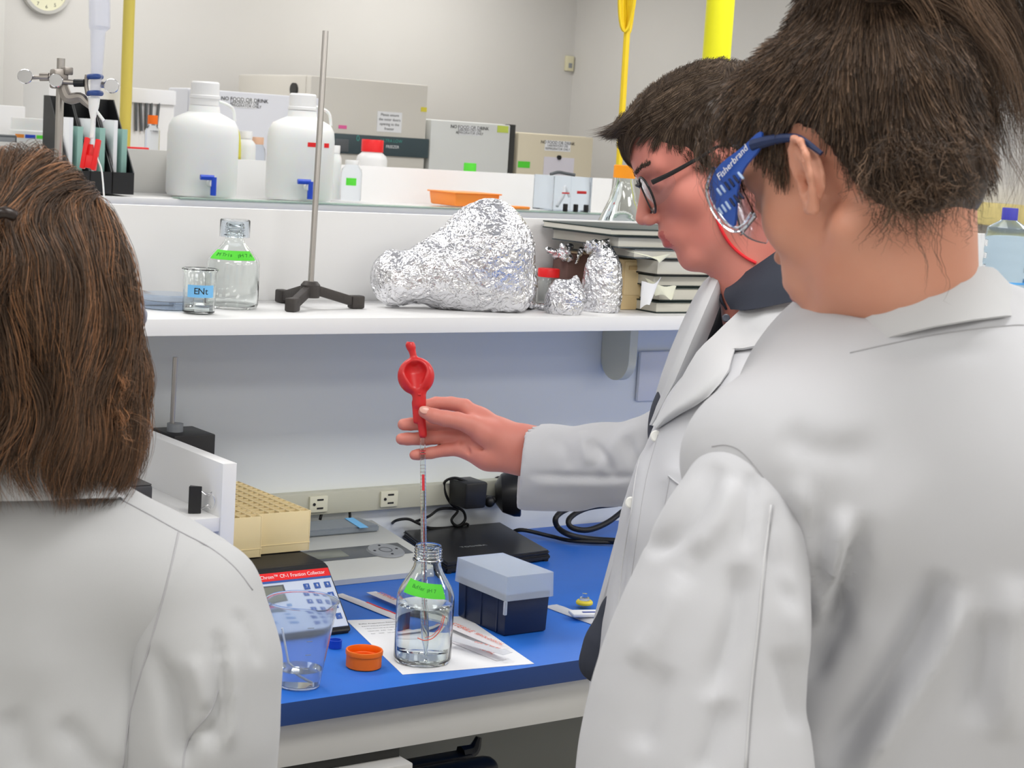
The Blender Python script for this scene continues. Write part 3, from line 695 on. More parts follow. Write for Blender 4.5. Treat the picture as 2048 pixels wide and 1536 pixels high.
b = B(); box(b, (-.042, .019, .001), (.066, .021, .0012), .0004, M=PL); d_ = ob('display', b, M['greyd'], t); b = B(); box(b, (-.042, .019, .0018), (.058, .015, .0006), M=PL); ob('screen', b, M['lcd'], d_)
for r_ in range(4):
    for c_ in range(3):
        b = B(); box(b, (.030 + c_ * .0185, .022 - r_ * .019, .001), (.0105, .0105, .0012), .0012, M=PL); k_ = ob('key', b, M['steelblue'], t)
        text('numeral', '789456123.0-'[r_ * 3 + c_], .0065, M['paper'], k_, PL @ TR(.030 + c_ * .0185, .022 - r_ * .019, .0018), depth=.0001)
for c_, r_ in ((-.01, -.002), (-.01, -.016), (-.01, -.030), (-.05, -.006), (-.05, -.03)):
    b = B(); box(b, (c_, r_, .001), (.016 if r_ != -.002 else .009, .007, .0012), .0012, M=PL); ob('key', b, mat('key_pale', (126, 160, 206), .4), t)
# tube racks on top of it
def rack(x0, x1, y0, y1, label):
    z0 = BZ + .0962; t = thing('tube_rack', label, 'rack', ((x0 + x1) / 2, (y0 + y1) / 2, z0), group='beige tube racks on the fraction collector'); hx, hy = (x1 - x0) / 2, (y1 - y0) / 2; H_ = .066
    b = B(); th = .0022
    for s in (-1, 1): box(b, (s * (hx - th / 2), 0, H_ / 2), (th, 2 * hy, H_), .0006); box(b, (0, s * (hy - th / 2), H_ / 2), (2 * hx - 2 * th, th, H_), .0006)
    box(b, (0, 0, .0015), (2 * hx - .002, 2 * hy - .002, .003)); ob('shell', b, M['beige'], t)
    b = B(); box(b, (0, 0, .0135), (2 * hx + .0012, 2 * hy + .0012, .0012)); ob('ridge', b, M['beige'], t)
    nx = round(2 * hx / .0185); ny = round(2 * hy / .0185); b = B()
    for i in range(1, nx): box(b, (-hx + 2 * hx * i / nx, 0, H_ - .0075), (.0022, 2 * hy - .004, .017))
    for j in range(1, ny): box(b, (0, -hy + 2 * hy * j / ny, H_ - .0078), (2 * hx - .004, .0022, .017))
    box(b, (0, 0, H_ - .030), (2 * hx - .005, 2 * hy - .005, .002))
    ob('hole_grid', b, M['beige'], t); return t
rack(1.343, 1.437, 2.50, 2.755, 'beige plastic tube rack beside the balance, right one of the pair')
rack(1.264, 1.341, 2.485, 2.755, 'beige plastic tube rack against the white cubby, left one of the pair')
# balance
t = thing('lab_balance', 'grey digital laboratory balance with round key pad between racks and laptop', 'balance', (1.63, 2.75, BZ + EPS))
x0, x1 = 1.49, 1.772
prof = [(2.605, 0), (2.603, .010), (2.61, .018), (2.64, .026), (2.845, .050), (2.852, .046), (2.855, 0)]
MM = Matrix(((0, 0, 1, x0), (1, 0, 0, 0), (0, 1, 0, BZ + EPS), (0, 0, 0, 1)))
b = B(); prism(b, prof, x1 - x0, MM); bmesh.ops.bevel(b, geom=[e for e in b.edges if abs((e.verts[0].co - e.verts[1].co).x) < 1e-6], offset=.004, segments=3, affect='EDGES'); ob('housing', b, M['balance'], t, 40, world=True)
ns = Vector((0, -.024, .205)).normalized()
BM = t.matrix_basis.inverted() @ frame(Vector(((x0 + x1) / 2, 2.69, BZ + EPS + .0322)), (1, 0, 0), ns)
b = B(); box(b, (-.01, 0, 0), (.25, .055, .0016), .0005, M=BM); ob('control_strip', b, M['greyd'], t)
b = B(); box(b, (-.055, 0, .001), (.085, .034, .0012), .0004, M=BM); ob('display', b, M['lcd'], t)
b = B(); lathe(b, [(0, .0028), (.032, .0028), (.035, 0), (0, 0)], 48, BM @ TR(.068, -.008, .0006)); kp = ob('key_ring', b, M['greym'], t)
b = B(); lathe(b, [(.010, .0029), (.0115, .0034), (.013, .0029)], 32, BM @ TR(.068, -.008, .0006)); ob('centre_key', b, M['greyd'], kp)
for k in range(4):
    a = k * math.pi / 2; b = B(); lathe(b, [(0, .0036), (.0022, .0034), (.0028, .0028)], 12, BM @ TR(.068 + .023 * math.cos(a), -.008 + .023 * math.sin(a), .0006)); ob('arrow_key', b, M['ink'], kp)
BM2 = t.matrix_basis.inverted() @ frame(Vector(((x0 + x1) / 2 + .03, 2.80, BZ + EPS + .0452)), (1, 0, 0), ns)
b = B(); prism(b, [(-.085, -.02), (.085, -.02), (.068, .032), (-.068, .032)], .013, BM2); bmesh.ops.bevel(b, geom=list(b.edges), offset=.003, segments=2, affect='EDGES'); ob('pan_cover', b, mat('slate_plastic', (130, 138, 146), .4), t, 40)
b = B(); box(b, (.045, 0, .0138), (.018, .056, .0008), M=BM2); box(b, (.05, -.034, .006), (.018, .016, .0008), M=BM2 @ TR(rx=.5)); ob('blue_tape', b, M['bluet'], t)
# laptop
P_ = [onz(790, 1058, .928), onz(1000, 1046, .928), onz(1102, 1104, .928), onz(893, 1130, .928)]
P_[0].y = min(P_[0].y, 2.862); P_[1].y = min(P_[1].y, 2.862)
cx_ = sum((p.x for p in P_)) / 4; cy_ = sum((p.y for p in P_)) / 4
t = thing('laptop', 'closed black laptop lying flat behind the frosted tip box', 'laptop', (cx_, cy_, BZ + .003))
def quadslab(name, z0, z1, k, m):
    b = B(); prism(b, [(cx_ + (p.x - cx_) * k, cy_ + (p.y - cy_) * k) for p in P_], z1 - z0, TR(z=z0)); bmesh.ops.bevel(b, geom=list(b.edges), offset=.003, segments=2, affect='EDGES'); return ob(name, b, m, t, 40, world=True)
quadslab('base', BZ + .003, BZ + .0135, 1, M['black']); ld_ = quadslab('lid', BZ + .0138, BZ + .021, .99, M['blackm'])
e_ = (P_[1] - P_[0]).normalized()
text('printed_text', 'TOSHIBA', .012, M['greym'], ld_, t.matrix_basis.inverted() @ frame(onz(947, 1092, BZ + .0213), e_, (0, 0, 1)), depth=.0001, sx=1.2)
for p in P_: b = B(); q = (p * .93 + Vector((cx_, cy_, 0)) * .07); rod(b, (q.x, q.y, BZ), (q.x, q.y, BZ + .004), .006, 12); ob('foot', b, M['rub'], t, world=True)
# power adaptor + cables
q = ony(942, 988, 2.80); z_ = q.z
t = thing('power_adaptor', 'black power adaptor block plugged into the raceway above the laptop', 'adaptor', (q.x, 2.84, z_))
b = B(); box(b, (q.x, 2.811, z_), (.052, .062, .052), .005, taper=.94); ob('block', b, M['black'], t, world=True)
b = B(); box(b, (q.x, 2.843, z_ + .002), (.03, .004, .02), .001); ob('plug_face', b, M['blackm'], t, world=True)
def cable(label, pts, r, cat='cable', mode=None, name='cable'):
    b = B(); tube(b, pts, r, 8, smooth=6); o = ob(name, b, M['rub'], None, 180); return tag(o, label, cat)
Yc = 2.848
cable('thin black cable looping down from the adaptor block to the laptop', [ony(938, 965, 2.80), ony(910, 956, 2.82), ony(889, 965, Yc), ony(892, 990, Yc), ony(905, 1010, Yc), ony(926, 1022, Yc), ony(930, 1040, Yc), ony(915, 1052, Yc), ony(903, 1040, Yc), ony(915, 1020, Yc), ony(880, 1018, Yc), ony(853, 1035, Yc), onz(790, 1056, BZ + .012)], .0028)
cable('black cable arching over the back edge of the balance', [onz(778, 1056, BZ + .010), ony(790, 1042, Yc), ony(815, 1038, Yc), ony(835, 1046, Yc), ony(860, 1056, 2.853), ony(900, 1055, 2.854), ony(930, 1048, 2.854), ony(937, 1050, 2.853)], .0028)
cable('short black cable arc behind the slate pan cover of the balance', [ony(640, 1040, 2.853), ony(648, 1013, 2.857), ony(668, 996, 2.857), ony(690, 1002, 2.857), ony(699, 1024, 2.857), ony(700, 1036, 2.85)], .0028)
cable('thick black power cord coiled on the worktop right of the laptop', [onz(1020, 1066, BZ + .006), ony(1045, 1060, 2.80), onz(1100, 1072, BZ + .007), onz(1150, 1082, BZ + .007), onz(1250, 1085, BZ + .007), onz(1320, 1080, BZ + .007)], .0040)
q = ony(1160, 1040, 2.80)
cable('thick black cord looped in the air in front of the panel, right of laptop', [onz(1240, 1082, BZ + .012), onz(1180, 1078, BZ + .010), onz(1140, 1070, BZ + .02), ony(1116, 1055, 2.75), ony(1112, 1035, 2.75), ony(1135, 1018, 2.77), ony(1180, 1008, 2.79), ony(1240, 1003, 2.8), ony(1300, 985, 2.8), ony(1255, 1015, 2.78), ony(1215, 1045, 2.76), ony(1175, 1060, 2.75), ony(1142, 1054, 2.76), ony(1140, 1036, 2.77), ony(1175, 1016, 2.80), ony(1235, 1008, 2.83)], .0058)
q = ony(1034, 985, 2.80)
t = thing('desk_speaker', 'round black dish-shaped device against the panel, partly behind the white cuff', 'device', (q.x, 2.80, q.z))
b = B(); DM = t.matrix_basis.inverted() @ frame(q, (.55, .8, 0), (.75, -.62, .1))
lathe(b, [(0, -.045), (.020, -.043), (.038, -.03), (.047, -.008), (.048, .004), (.045, .006), (.040, -.004), (.022, -.022), (0, -.026)], 40, DM); ob('dish', b, M['blackm'], t)
b = B(); tube(b, [q + Vector((-.03, .01, -.015)), q + Vector((-.06, .02, -.012)), q + Vector((-.075, .02, -.005))], .007, 8, smooth=4); ball(b, q + Vector((-.065, .0, -.014)), .011); ob('arm', b, M['black'], t, world=True)
b = B(); rod(b, q + Vector((-.004, .02, 0)), (q.x + .004, 2.868, q.z), .009, 12); lathe(b, [(0, 0), (.02, 0), (.018, .006), (0, .008)], 32, TR(q.x + .004, 2.869, q.z, rx=math.pi / 2)); ob('wall_mount', b, M['black'], t, world=True)
# white cubby organiser
CX, CY, CH = 1.258, 2.42, 1.174
t = thing('desk_organiser', 'white laminate cubby organiser standing left of the beige tube racks', 'organiser', (1.06, 2.58, BZ + EPS))
yb = 2.752
wb('side_panel', CX - .0235, CX, CY, yb, BZ + EPS, CH, M['white'], .0008, t); wb('side_panel', .84, .8635, CY, yb, BZ + EPS, CH, M['white'], .0008, t)
wb('back_panel', .864, CX - .0238, yb - .012, yb, BZ + EPS, CH - .001, M['white'], .0005, t)
wb('shelf', .864, CX - .0238, CY + .003, yb - .0125, 1.069, 1.0905, M['white'], .0005, t); wb('bottom_panel', .864, CX - .0238, CY + .003, yb - .0125, BZ + EPS, .925, M['white'], .0005, t)
SH = 1.0908
def binder_clip(label, P0, rz, w, h, lay=0):
    t = thing('binder_clip', label, 'clip', P0, rz); b = B()
    prism(b, [(-h * .30, 0), (h * .30, 0), (h * .06, h), (-h * .06, h)], w, Matrix(((0, 0, 1, -w / 2), (1, 0, 0, 0), (0, 1, 0, 0), (0, 0, 0, 1)))); bmesh.ops.bevel(b, geom=list(b.edges), offset=.0006, segments=1, affect='EDGES'); ob('body', b, M['blackm'], t, 30)
    for s in (-1, 1):
        b = B(); pts = [(-w * .32, s * h * .08, h), (-w * .2, s * h * .28, h * 1.5), (-w * .28, s * h * .4, h * 1.85), (0, s * h * .5, h * 2.15), (w * .28, s * h * .4, h * 1.85), (w * .2, s * h * .28, h * 1.5), (w * .32, s * h * .08, h)]
        tube(b, pts, .0009, 6, smooth=4); ob('wire_handle', b, M['chrome'], t)
    return t
q = onz(377, 1026, SH); t = binder_clip('black binder clip standing on end alone on the cubby shelf', (q.x, q.y, SH + .018), 0, .042, .019)
t.rotation_euler = (0, math.pi / 2, -.6); t.location = (q.x, q.y, SH + .0215)
# black box inside and clip + pliers on it
q = onz(290, 1035, SH)
t = thing('black_box', 'dark grey box in the cubby beside the left person shoulder', 'box', (q.x - .07, 2.58, SH + EPS)); b = B(); box(b, (0, -.03, .0235), (.17, .17, .047), .005); ob('case', b, mat('box_charcoal', (62, 62, 66), .5), t); b = B(); box(b, (0, -.03, .0475), (.166, .166, .002), .0008); ob('lid', b, mat('box_lid', (80, 78, 78), .45), t)
bx_ = t.location
t = binder_clip('large black binder clip with raised wire handles on the dark box', (bx_.x + .055, 2.60, SH + EPS + .0492), -.5, .034, .017)
t = thing('pliers', 'dark green handled pliers lying on the box in the cubby', 'pliers', (bx_.x + .0, 2.56, SH + EPS + .0492)); b = B()
tube(b, [(-.06, .0, .006), (-.01, .008, .006), (.03, .014, .009)], [.004, .0055, .0045], 10, smooth=4); tube(b, [(-.06, -.004, .006), (-.01, -.016, .006), (.03, -.02, .007)], [.004, .0055, .0045], 10, smooth=4); ob('handle', b, mat('dark_green', (40, 56, 50), .45), t)
b = B(); tube(b, [(-.10, 0, .006), (-.07, 0, .006), (-.055, 0, .006)], [.002, .005, .005], 8, smooth=3); ob('jaw', b, M['steel'], t)
# small rod stand behind the cubby
q = ony(350, 858, 2.81)
t = thing('rod_stand', 'thin steel rod on tall black box base behind the cubby', 'stand', (q.x, 2.81, BZ + EPS))
b = B(); boxc(b, q.x - .022, q.x + .055, 2.765, 2.855, BZ + EPS, q.z - .004, .002); ob('base', b, M['black'], t, world=True)
b = B(); rod(b, (q.x, 2.81, q.z - .004), (q.x, 2.81, q.z + .010), .014, 24); ob('collar', b, M['greym'], t, world=True); b = B(); rod(b, (q.x - .0055, 2.81, q.z + .009), (q.x - .0045, 2.81, q.z + .125), .0042, 12); ob('rod', b, M['steel'], t, world=True)
# ================================================================ things on the white shelf
ZS = SZ + EPS
def foilize(S_, lo, hi, h, name, par, amp=.0022, fr=55, seed=1, m=None):
    V, Q = snet(S_, lo, hi, h); V = relax(V, Q, 2); N = vnorm(V, Q)
    a = 1 - np.abs(vnoise(V * fr + 3 * np.stack([vnoise(V * 14, seed + k) for k in range(3)], 1), seed + 5)) * 2
    c = 1 - np.abs(vnoise(V * fr * 2.3, seed + 9)) * 2
    V = V + N * (amp * (a * .7 + c * .35) + amp * 1.3 * vnoise(V * 16, seed + 20))[:, None]
    V[:, 2] = np.maximum(V[:, 2], lo[2] + h * .0)
    return npo(name, V, Q, m or M['foil'], par, 180)
def Pd(x, y, D): return np.array(dep(x, y, D))
zf = ZS + .0005
t = thing('foil_flask', 'large flask lying on its side wrapped in crinkled aluminium foil on the shelf', 'flask', (1.87, 2.73, ZS))
S_ = Solid(); S_.cap(Pd(960, 515, 3.30), Pd(800, 562, 3.24), .088, .040, .02); S_.cap(Pd(985, 525, 3.32), Pd(1010, 560, 3.34), .082, .06, .03); S_.cap(Pd(975, 468, 3.32), Pd(975, 462, 3.32), .052, .05, .05)
S_.ell(Pd(785, 556, 3.24), (.034, .034, .048), k=.02); S_.cap(Pd(900, 570, 3.28), Pd(1020, 585, 3.3), .045, .04, .03)
S_.fn(lambda P: zf - P[:, 2], .004, 's' if False else 'i')
def clipz(S0, z): return lambda P: -smin(-S0(P), -(z - P[:, 2]), .003)
S_.ops = [o for o in S_.ops if o[0] != 'f']
foilize(clipz(S_, zf), (1.55, 2.55, zf - .004), (2.15, 2.87, 1.62), .0035, 'foil_wrap', t, .0030, 60)
def ruffle(name, par, c, R, n, seed, m=None):
    """crumpled foil scrap"""
    rs = np.random.RandomState(seed); S0 = Solid()
    for k in range(n):
        d = rs.randn(3) * .6; e = rs.randn(3) * .6; a = np.array(c) + d * np.array(R); e_ = np.array(c) + e * np.array(R); a[2] = max(a[2], zf + .004); e_[2] = max(e_[2], zf + .003)
        S0.cap(a, e_, .006, .003, .006)
    R = np.array(R) * 2.2 + .01; lo = np.array(c) - R; lo[2] = max(lo[2], zf - .002); return foilize(clipz(S0, zf), lo, np.array(c) + R, .0022, name, par, .0022, 110, seed, m)
# foil bottle
q = onz(1204, 622, ZS); C0 = np.array((q.x, 2.675, ZS)); C0[0] = ony(1204, 600, 2.675).x
t = thing('foil_bottle', 'upright bottle wrapped in aluminium foil in front of the beige box', 'bottle', tuple(C0))
S_ = Solid(); S_.cap(C0 + (0, 0, .034), C0 + (0, 0, .078), .0345, .0335, .01); S_.cap(C0 + (0, 0, .01), C0 + (0, 0, .05), .034, .0345, .01); S_.cap(C0 + (0, 0, .09), C0 + (-.002, 0, .112), .024, .018, .015)
foilize(clipz(S_, zf), C0 + (-.05, -.05, -.001), C0 + (.05, .05, .14), .0022, 'foil_wrap', t, .0022, 90, 3)
ruffle('foil_cap', t, C0 + (-.018, .0, .125), (.024, .014, .011), 9, 4)
C1 = np.array(ony(1129, 600, 2.64)); C1[2] = ZS
t = thing('foil_beaker', 'small foil-covered beaker with a pointed top at the shelf front', 'beaker', tuple(C1))
S_ = Solid(); S_.cap(C1 + (0, 0, .02), C1 + (0, 0, .028), .0345, .034, .01); S_.cap(C1 + (.022, 0, .045), C1 + (.022, -.002, .07), .012, .002, .012); S_.cap(C1 + (-.018, 0, .048), C1 + (-.02, .0, .058), .012, .004, .01)
foilize(clipz(S_, zf), C1 + (-.05, -.05, -.001), C1 + (.05, .05, .09), .0022, 'foil_wrap', t, .0022, 80, 6)
for k, (px, py, Y, R, lb) in enumerate(((1053, 612, 2.72, (.03, .02, .007), 'crumpled foil scrap tucked against the right end of the foil flask'), (1135, 505, 2.80, (.034, .015, .018), 'crumpled foil sheet standing behind the small foil beaker'), (1185, 492, 2.78, (.026, .012, .012), 'crumpled foil sheet curling above the foil bottle'))):
    c = np.array(ony(px, py, Y)); t = thing('foil_scrap', lb, 'foil', (c[0], c[1], ZS if k == 0 else c[2] - .02)); ruffle('foil', t, c, R, 10, 30 + k)
# things hidden behind: jar with red lid on a carton
c = ony(1094, 600, 2.79)
t = thing('red_lid_jar', 'small clear jar with red lid between foil flask and small foil beaker', 'jar', (c.x, 2.79, ZS)); zt = ony(1094, 537, 2.79).z - ZS
b = B(); lathe(b, [(0, 0), (.02, 0), (.022, .003), (.022, zt - .03), (.018, zt - .018), (.0165, zt - .018), (.02, zt - .032), (.02, .004), (0, .003)], 32); ob('jar_body', b, M['glass'], t)
b = B(); lathe(b, [(0, zt), (.0205, zt), (.0215, zt - .002), (.0215, zt - .016), (0, zt - .016)], 32); ob('lid', b, M['redp'], t)
c = ony(1150, 560, 2.82); t = thing('cardboard_tray', 'low dark brown carton behind the foil-wrapped bottle', 'carton', (c.x, 2.82, ZS)); b = B(); box(b, (.01, 0, .05), (.10, .05, .1), .003); ob('carton', b, mat('maroon_brown', (112, 84, 78), .7, vary=.2, vscale=40), t); b = B(); box(b, (.01, 0, .101), (.102, .052, .004), .001, M=TR(ry=.05)); ob('flap', b, mat('tan_card', (196, 170, 140), .7), t)
# beige slide box
c0 = ony(1241, 600, 2.70); c1 = ony(1281, 600, 2.70); zt = ony(1262, 519, 2.70).z
t = thing('beige_box', 'narrow beige plastic box with notched top beside the foil-wrapped bottle', 'box', ((c0.x + c1.x) / 2, 2.75, ZS)); W_ = c1.x - c0.x
b = B(); box(b, (0, 0, (zt - ZS) / 2), (W_, .10, zt - ZS), .002); ob('case', b, mat('box_beige', (226, 200, 152), .5), t); b = B(); box(b, (0, -.0505, (zt - ZS) * .62), (W_ * .8, .0015, (zt - ZS) * .66), .0007); ob('door', b, mat('box_beige2', (232, 208, 162), .5), t)
b = B(); box(b, (0, -.052, zt - ZS - .016), (W_ * .45, .002, .008), .0009); ob('notch', b, mat('box_shade', (196, 168, 122), .5), t)
# notebook stack
Bk = [M['blackm'], mat('book_green', (38, 52, 50), .55), mat('book_grey', (92, 100, 104), .6)]; PGm = mat('page_edges', (206, 204, 194), .8, vary=.1, vscale=400, stretch=(1, 1, 60))
def book(x0, x1, y0, y1, z, th, m, label, rz=0, tilt=0, curl=0, pg=PGm):
    t = thing('notebook', label, 'notebook', ((x0 + x1) / 2, (y0 + y1) / 2, z), group='notebooks stacked on the shelf', rot=(0, tilt, rz)); hx, hy = (x1 - x0) / 2, (y1 - y0) / 2
    b = B(); box(b, (0, 0, .0012), (2 * hx, 2 * hy, .0022), .0004); ob('cover', b, m, t); b = B(); box(b, (0, 0, th - .0012), (2 * hx, 2 * hy, .0022), .0004); ob('cover', b, m, t)
    b = B(); box(b, (hx - .002, 0, th / 2), (.003, 2 * hy, th - .001), .0008); ob('spine', b, m, t)
    b = B(); box(b, (-.004, 0, th / 2), (2 * hx - .010, 2 * hy - .006, th - .005)); ob('pages', b, pg, t); return t
z = ZS; xs = ony(1300, 600, 2.66).x; xe = xs + .27
spec = [(0, .022, 1, 'bottom dark notebook of the stack on the shelf'), (.006, .026, 1, 'dark green notebook second from the bottom of the stack'), (-.002, .022, 1, 'dark green notebook third from the bottom of the stack'), (-.008, .030, 0, 'thick black notebook in the middle of the shelf stack'),
        (-.06, .018, 2, 'grey notebook above the thick black one in the stack'), (-.10, .022, 2, 'grey-edged notebook second from the top of the stack'), (-.125, .014, 1, 'thin dark-covered notebook on top of the stack')]
for k, (dx, th, mi, lb) in enumerate(spec):
    book(xs + dx, xe + dx * .6, 2.635 + .006 * (k % 3), 2.855, z, th, Bk[mi], lb, rz=(-.02, .015, -.012, .01)[k % 4] * .6, tilt=0); z += th + .0011
pp = mat('cream_paper', (236, 236, 214), .8)
def leaf(label, pts, m=pp, name='loose_paper'):
    def fn(u, v):
        a = pts[0].lerp(pts[1], u); c = pts[3].lerp(pts[2], u); p = a.lerp(c, v); p = p + Vector((0, -.010 * math.sin(math.pi * u), .004 * math.sin(6 * u + 2 * v))); return p, Vector((0, -.9, .3)).normalized()
    o = hit_patch(name, fn, 10, 8, m, None, .0006); return tag(o, label, 'paper')
leaf('curled white paper sticking out between beige box and notebooks', [ony(1280, 618, 2.622), ony(1300, 600, 2.622), ony(1322, 558, 2.625), ony(1283, 566, 2.625)], M['paper'])
leaf('folded cream paper hanging from the middle of the notebook stack', [ony(1310, 592, 2.624), ony(1345, 596, 2.624), ony(1352, 576, 2.626), ony(1290, 560, 2.626)])
leaf('cream paper corner pointing down from the upper notebooks', [ony(1295, 516, 2.622), ony(1320, 523, 2.622), ony(1345, 512, 2.624), ony(1250, 505, 2.624)])
# ---- left: glass bottle, beaker, dishes
c = onz(465, 617, ZS); c.y = 2.755; c.x = ony(464, 600, 2.755).x
t = thing('glass_bottle', 'empty clear glass bottle with clear cap and curved green tape on the shelf', 'bottle', (c.x, c.y, ZS))
def br2(z): 
    u = min(1, max(0, (z - .074) / (.118 - .074))); return .0155 + (.0445 - .0155) * (.5 + .5 * math.cos(math.pi * u)) ** .85
b = B(); lathe(b, bottle_prof(.0445, .142, .0155, .024, .074, .0016), 56); ob('glass_body', b, M['glass'], t, 45)
b = B(); lathe(b, [(0, .150), (.0235, .150), (.0255, .148), (.0255, .120), (.0235, .120), (.0232, .147), (0, .147)], 48); ob('cap', b, M['pglass'], t, 45)
tc_ = math.atan2(-c.y, -c.x); hit_patch('tape_label', wrap(br2, tc_ - 1.15, tc_ + 1.0, .083, .098, 0), 22, 5, M['green'], t); arc_text(t, '1M Tris  pH 7.4', br2, tc_, .0905, .010, ic, 0, 1.8)
c = ony(398, 600, 2.665); t = thing('labelled_beaker', 'small clear beaker with blue tape reading ENt at the shelf front', 'beaker', (c.x, 2.665, ZS))
b = B(); lathe(b, [(0, .002), (.022, 0), (.0262, .003), (.0265, .066), (.030, .072), (.0285, .0735), (.0248, .067), (.0245, .005), (0, .004)], 48); ob('glass_body', b, M['glass'], t, 45)
tc_ = math.atan2(-2.665, -c.x); hit_patch('tape_label', wrap(lambda z: .0266, tc_ - .75, tc_ + .95, .028, .048), 14, 3, M['bluet'], t); arc_text(t, 'ENt', lambda z: .0266, tc_ + .12, .038, .015, M['ink'], 0, .95)
liquid('water', M['water'], t, [(.0242, .0055), (.0242, .016)], .005, .016, 48)
for k, (px, Y, h) in enumerate(((335, 2.74, .012), (335, 2.74, .0), (300, 2.80, .0), (375, 2.80, .018))):
    c = ony(px, 590, Y); z0 = ZS + .0005 + (.0 if h == 0 else .0135)
    if k == 3: z0 = ZS + .0005
    t = thing('petri_dish', ['clear petri dish, upper of the pair beside the blue-taped beaker', 'clear petri dish, lower of the pair beside the blue-taped beaker', 'clear petri dish nearest the left person hair', 'clear plastic lid behind the blue-taped beaker'][k], 'dish', (c.x, Y, z0)); r = .043 if k < 3 else .03
    b = B(); lathe(b, [(0, 0), (r, 0), (r, .011), (r - .0012, .011), (r - .0012, .0012), (0, .0012)], 48); ob('dish', b, M['cupp'], t, 45)
# ---- tripod ring stand
hb = onz(621, 572, SZ + .040)
t = thing('ring_stand', 'tall steel rod on a black cast tripod base in the middle of the shelf', 'stand', (hb.x, hb.y, ZS))
H3 = Vector((hb.x, hb.y, SZ + .036))
fe = [onz(563, 594, SZ + .010), onz(583, 612, SZ + .010), onz(716, 606, SZ + .010)]
b = B(); lathe(b, [(0, .020), (.016, .020), (.018, .026), (.017, .042), (.012, .048), (0, .048)], 24, TR(hb.x, hb.y, SZ)); ob('hub', b, M['iron'], t, world=True)
for f in fe:
    f.y = min(f.y, 2.848); b = B(); d = (f - H3); L = d.length; Mx = frame((H3 + f) / 2, d, (0, 0, 1)); box(b, (0, 0, 0), (L, .014, .017), .002, M=Mx); Mf = frame(Vector((f.x, f.y, ZS + .0115)), Vector((d.x, d.y, 0)), (0, 0, 1)); box(b, (-.004, 0, 0), (.026, .019, .023), .003, M=Mf); ob('leg', b, M['iron'], t, world=True)
tp = dep(651, 62, (hb - Vector(CAM)).dot(Vector(AF)) ); b = B(); rod(b, H3 + Vector((0, 0, -.005)), tp, .0052, 14); ob('rod', b, M['steel'], t, world=True)
# ---- left clamp stand with column
DL = 2.78
pb = dep(118, 300, DL); t = thing('clamp_stand', 'steel stand with boss heads and clamp at the far left of the shelf', 'stand', (pb.x, pb.y, ZS))
b = B(); box(b, (pb.x, pb.y, ZS + .008), (.13, .18, .016), .004); ob('base_plate', b, M['iron'], t, world=True)
b = B(); tp = dep(122, 117, DL); rod(b, (pb.x, pb.y, ZS + .016), tp, .0062, 18); ob('rod', b, M['steel'], t, world=True)
gm = mat('clamp_metal', (150, 144, 138), .4, metal=.8); dx_ = DL - .02
def disc(bm, c, r, th, n): Mx = frame(c, n.orthogonal(), n); lathe(bm, [(0, -th / 2), (r * .9, -th / 2), (r, 0), (r * .9, th / 2), (0, th / 2)], 28, Mx)
b = B(); a = dep(118, 158, dx_); box(b, (0, 0, 0), (.024, .022, .03), .004, M=Matrix.Translation(a)); box(b, (0, 0, 0), (.014, .018, .012), .002, M=Matrix.Translation(dep(134, 142, dx_)))
rod(b, dep(60, 155, dx_), dep(122, 152, dx_), .0035, 10); rod(b, dep(80, 154, dx_), dep(98, 154, dx_), .0065, 12); rod(b, dep(120, 163, dx_ - .01), dep(150, 165, dx_), .0042, 10); ob('boss_head', b, gm, t, world=True)
for px, py, r in ((50, 153, 15), (112, 161, 14), (223, 172, 15)):
    b = B(); disc(b, dep(px, py, dx_ - .015), r / 3600 * dx_, .003, Vector((-.35, -.9, .2)).normalized()); rod(b, dep(px + (8 if px < 200 else -8), py, dx_ - .01), dep(px + (16 if px < 200 else -20), py, dx_), .003, 8); ob('thumbscrew', b, M['chrome'], t, world=True)
b = B(); tube(b, [dep(124, 168, dx_), dep(136, 196, dx_), dep(160, 195, dx_), dep(172, 205, dx_), dep(186, 218, dx_)], [.008, .009, .008, .006, .004], 10, smooth=4); ob('support_arm', b, gm, t, world=True)
b = B(); rod(b, dep(148, 166, dx_), dep(168, 166, dx_), .006, 14); ob('spring', b, M['black'], t, world=True)
for yy in (153, 186):
    b = B(); tube(b, [dep(176, yy + 1, dx_ + .01), dep(182, yy, dx_ - .012), dep(195, yy, dx_ - .012), dep(202, yy + 1, dx_ + .01)], .0042, 10, smooth=4); ob('jaw', b, mat('jaw_blue', (44, 74, 140), .5), t, world=True)
b = B(); tube(b, [dep(174, 150, dx_), dep(172, 168, dx_), dep(175, 188, dx_)], .0035, 8, smooth=3); ob('jaw_frame', b, gm, t, world=True)
b = B(); rod(b, dep(204, 167, dx_), dep(222, 170, dx_ - .01), .003, 10); ob('clamp_screw', b, gm, t, world=True)
t = thing('glass_column', 'clear chromatography column with wide reservoir held in the blue-jawed clamp', 'column', tuple(dep(188, 200, dx_)))
b = B(); pts = [(199, -40), (199, 55), (196, 62), (194, 130), (191, 180), (190, 196)]; rr = [.0165, .0165, .012, .0095, .0085, .007]
tube(b, [dep(x, y, dx_ - .004) for x, y in pts], rr, 24, cap=False); tube(b, [dep(x, y, dx_ - .004) for x, y in pts], [r - .0014 for r in rr], 24, cap=False); ob('column_tube', b, M['thinp'], t, world=True)
b = B(); tube(b, [dep(188, 195, dx_), dep(187, 212, dx_), dep(186, 240, dx_), dep(183, 276, dx_)], [.0095, .0085, .0035, .003], 12); ob('tip', b, M['hdpe'], t, world=True)
b = B(); tube(b, [dep(193, 222, dx_), dep(208, 242, dx_)], .0025, 8); ob('side_arm', b, M['hdpe'], t, world=True)
t = thing('hose_clamp', 'bright red plastic clip hanging on the column outlet above the brown hair', 'clip', tuple(dep(180, 345, dx_))); b = B()
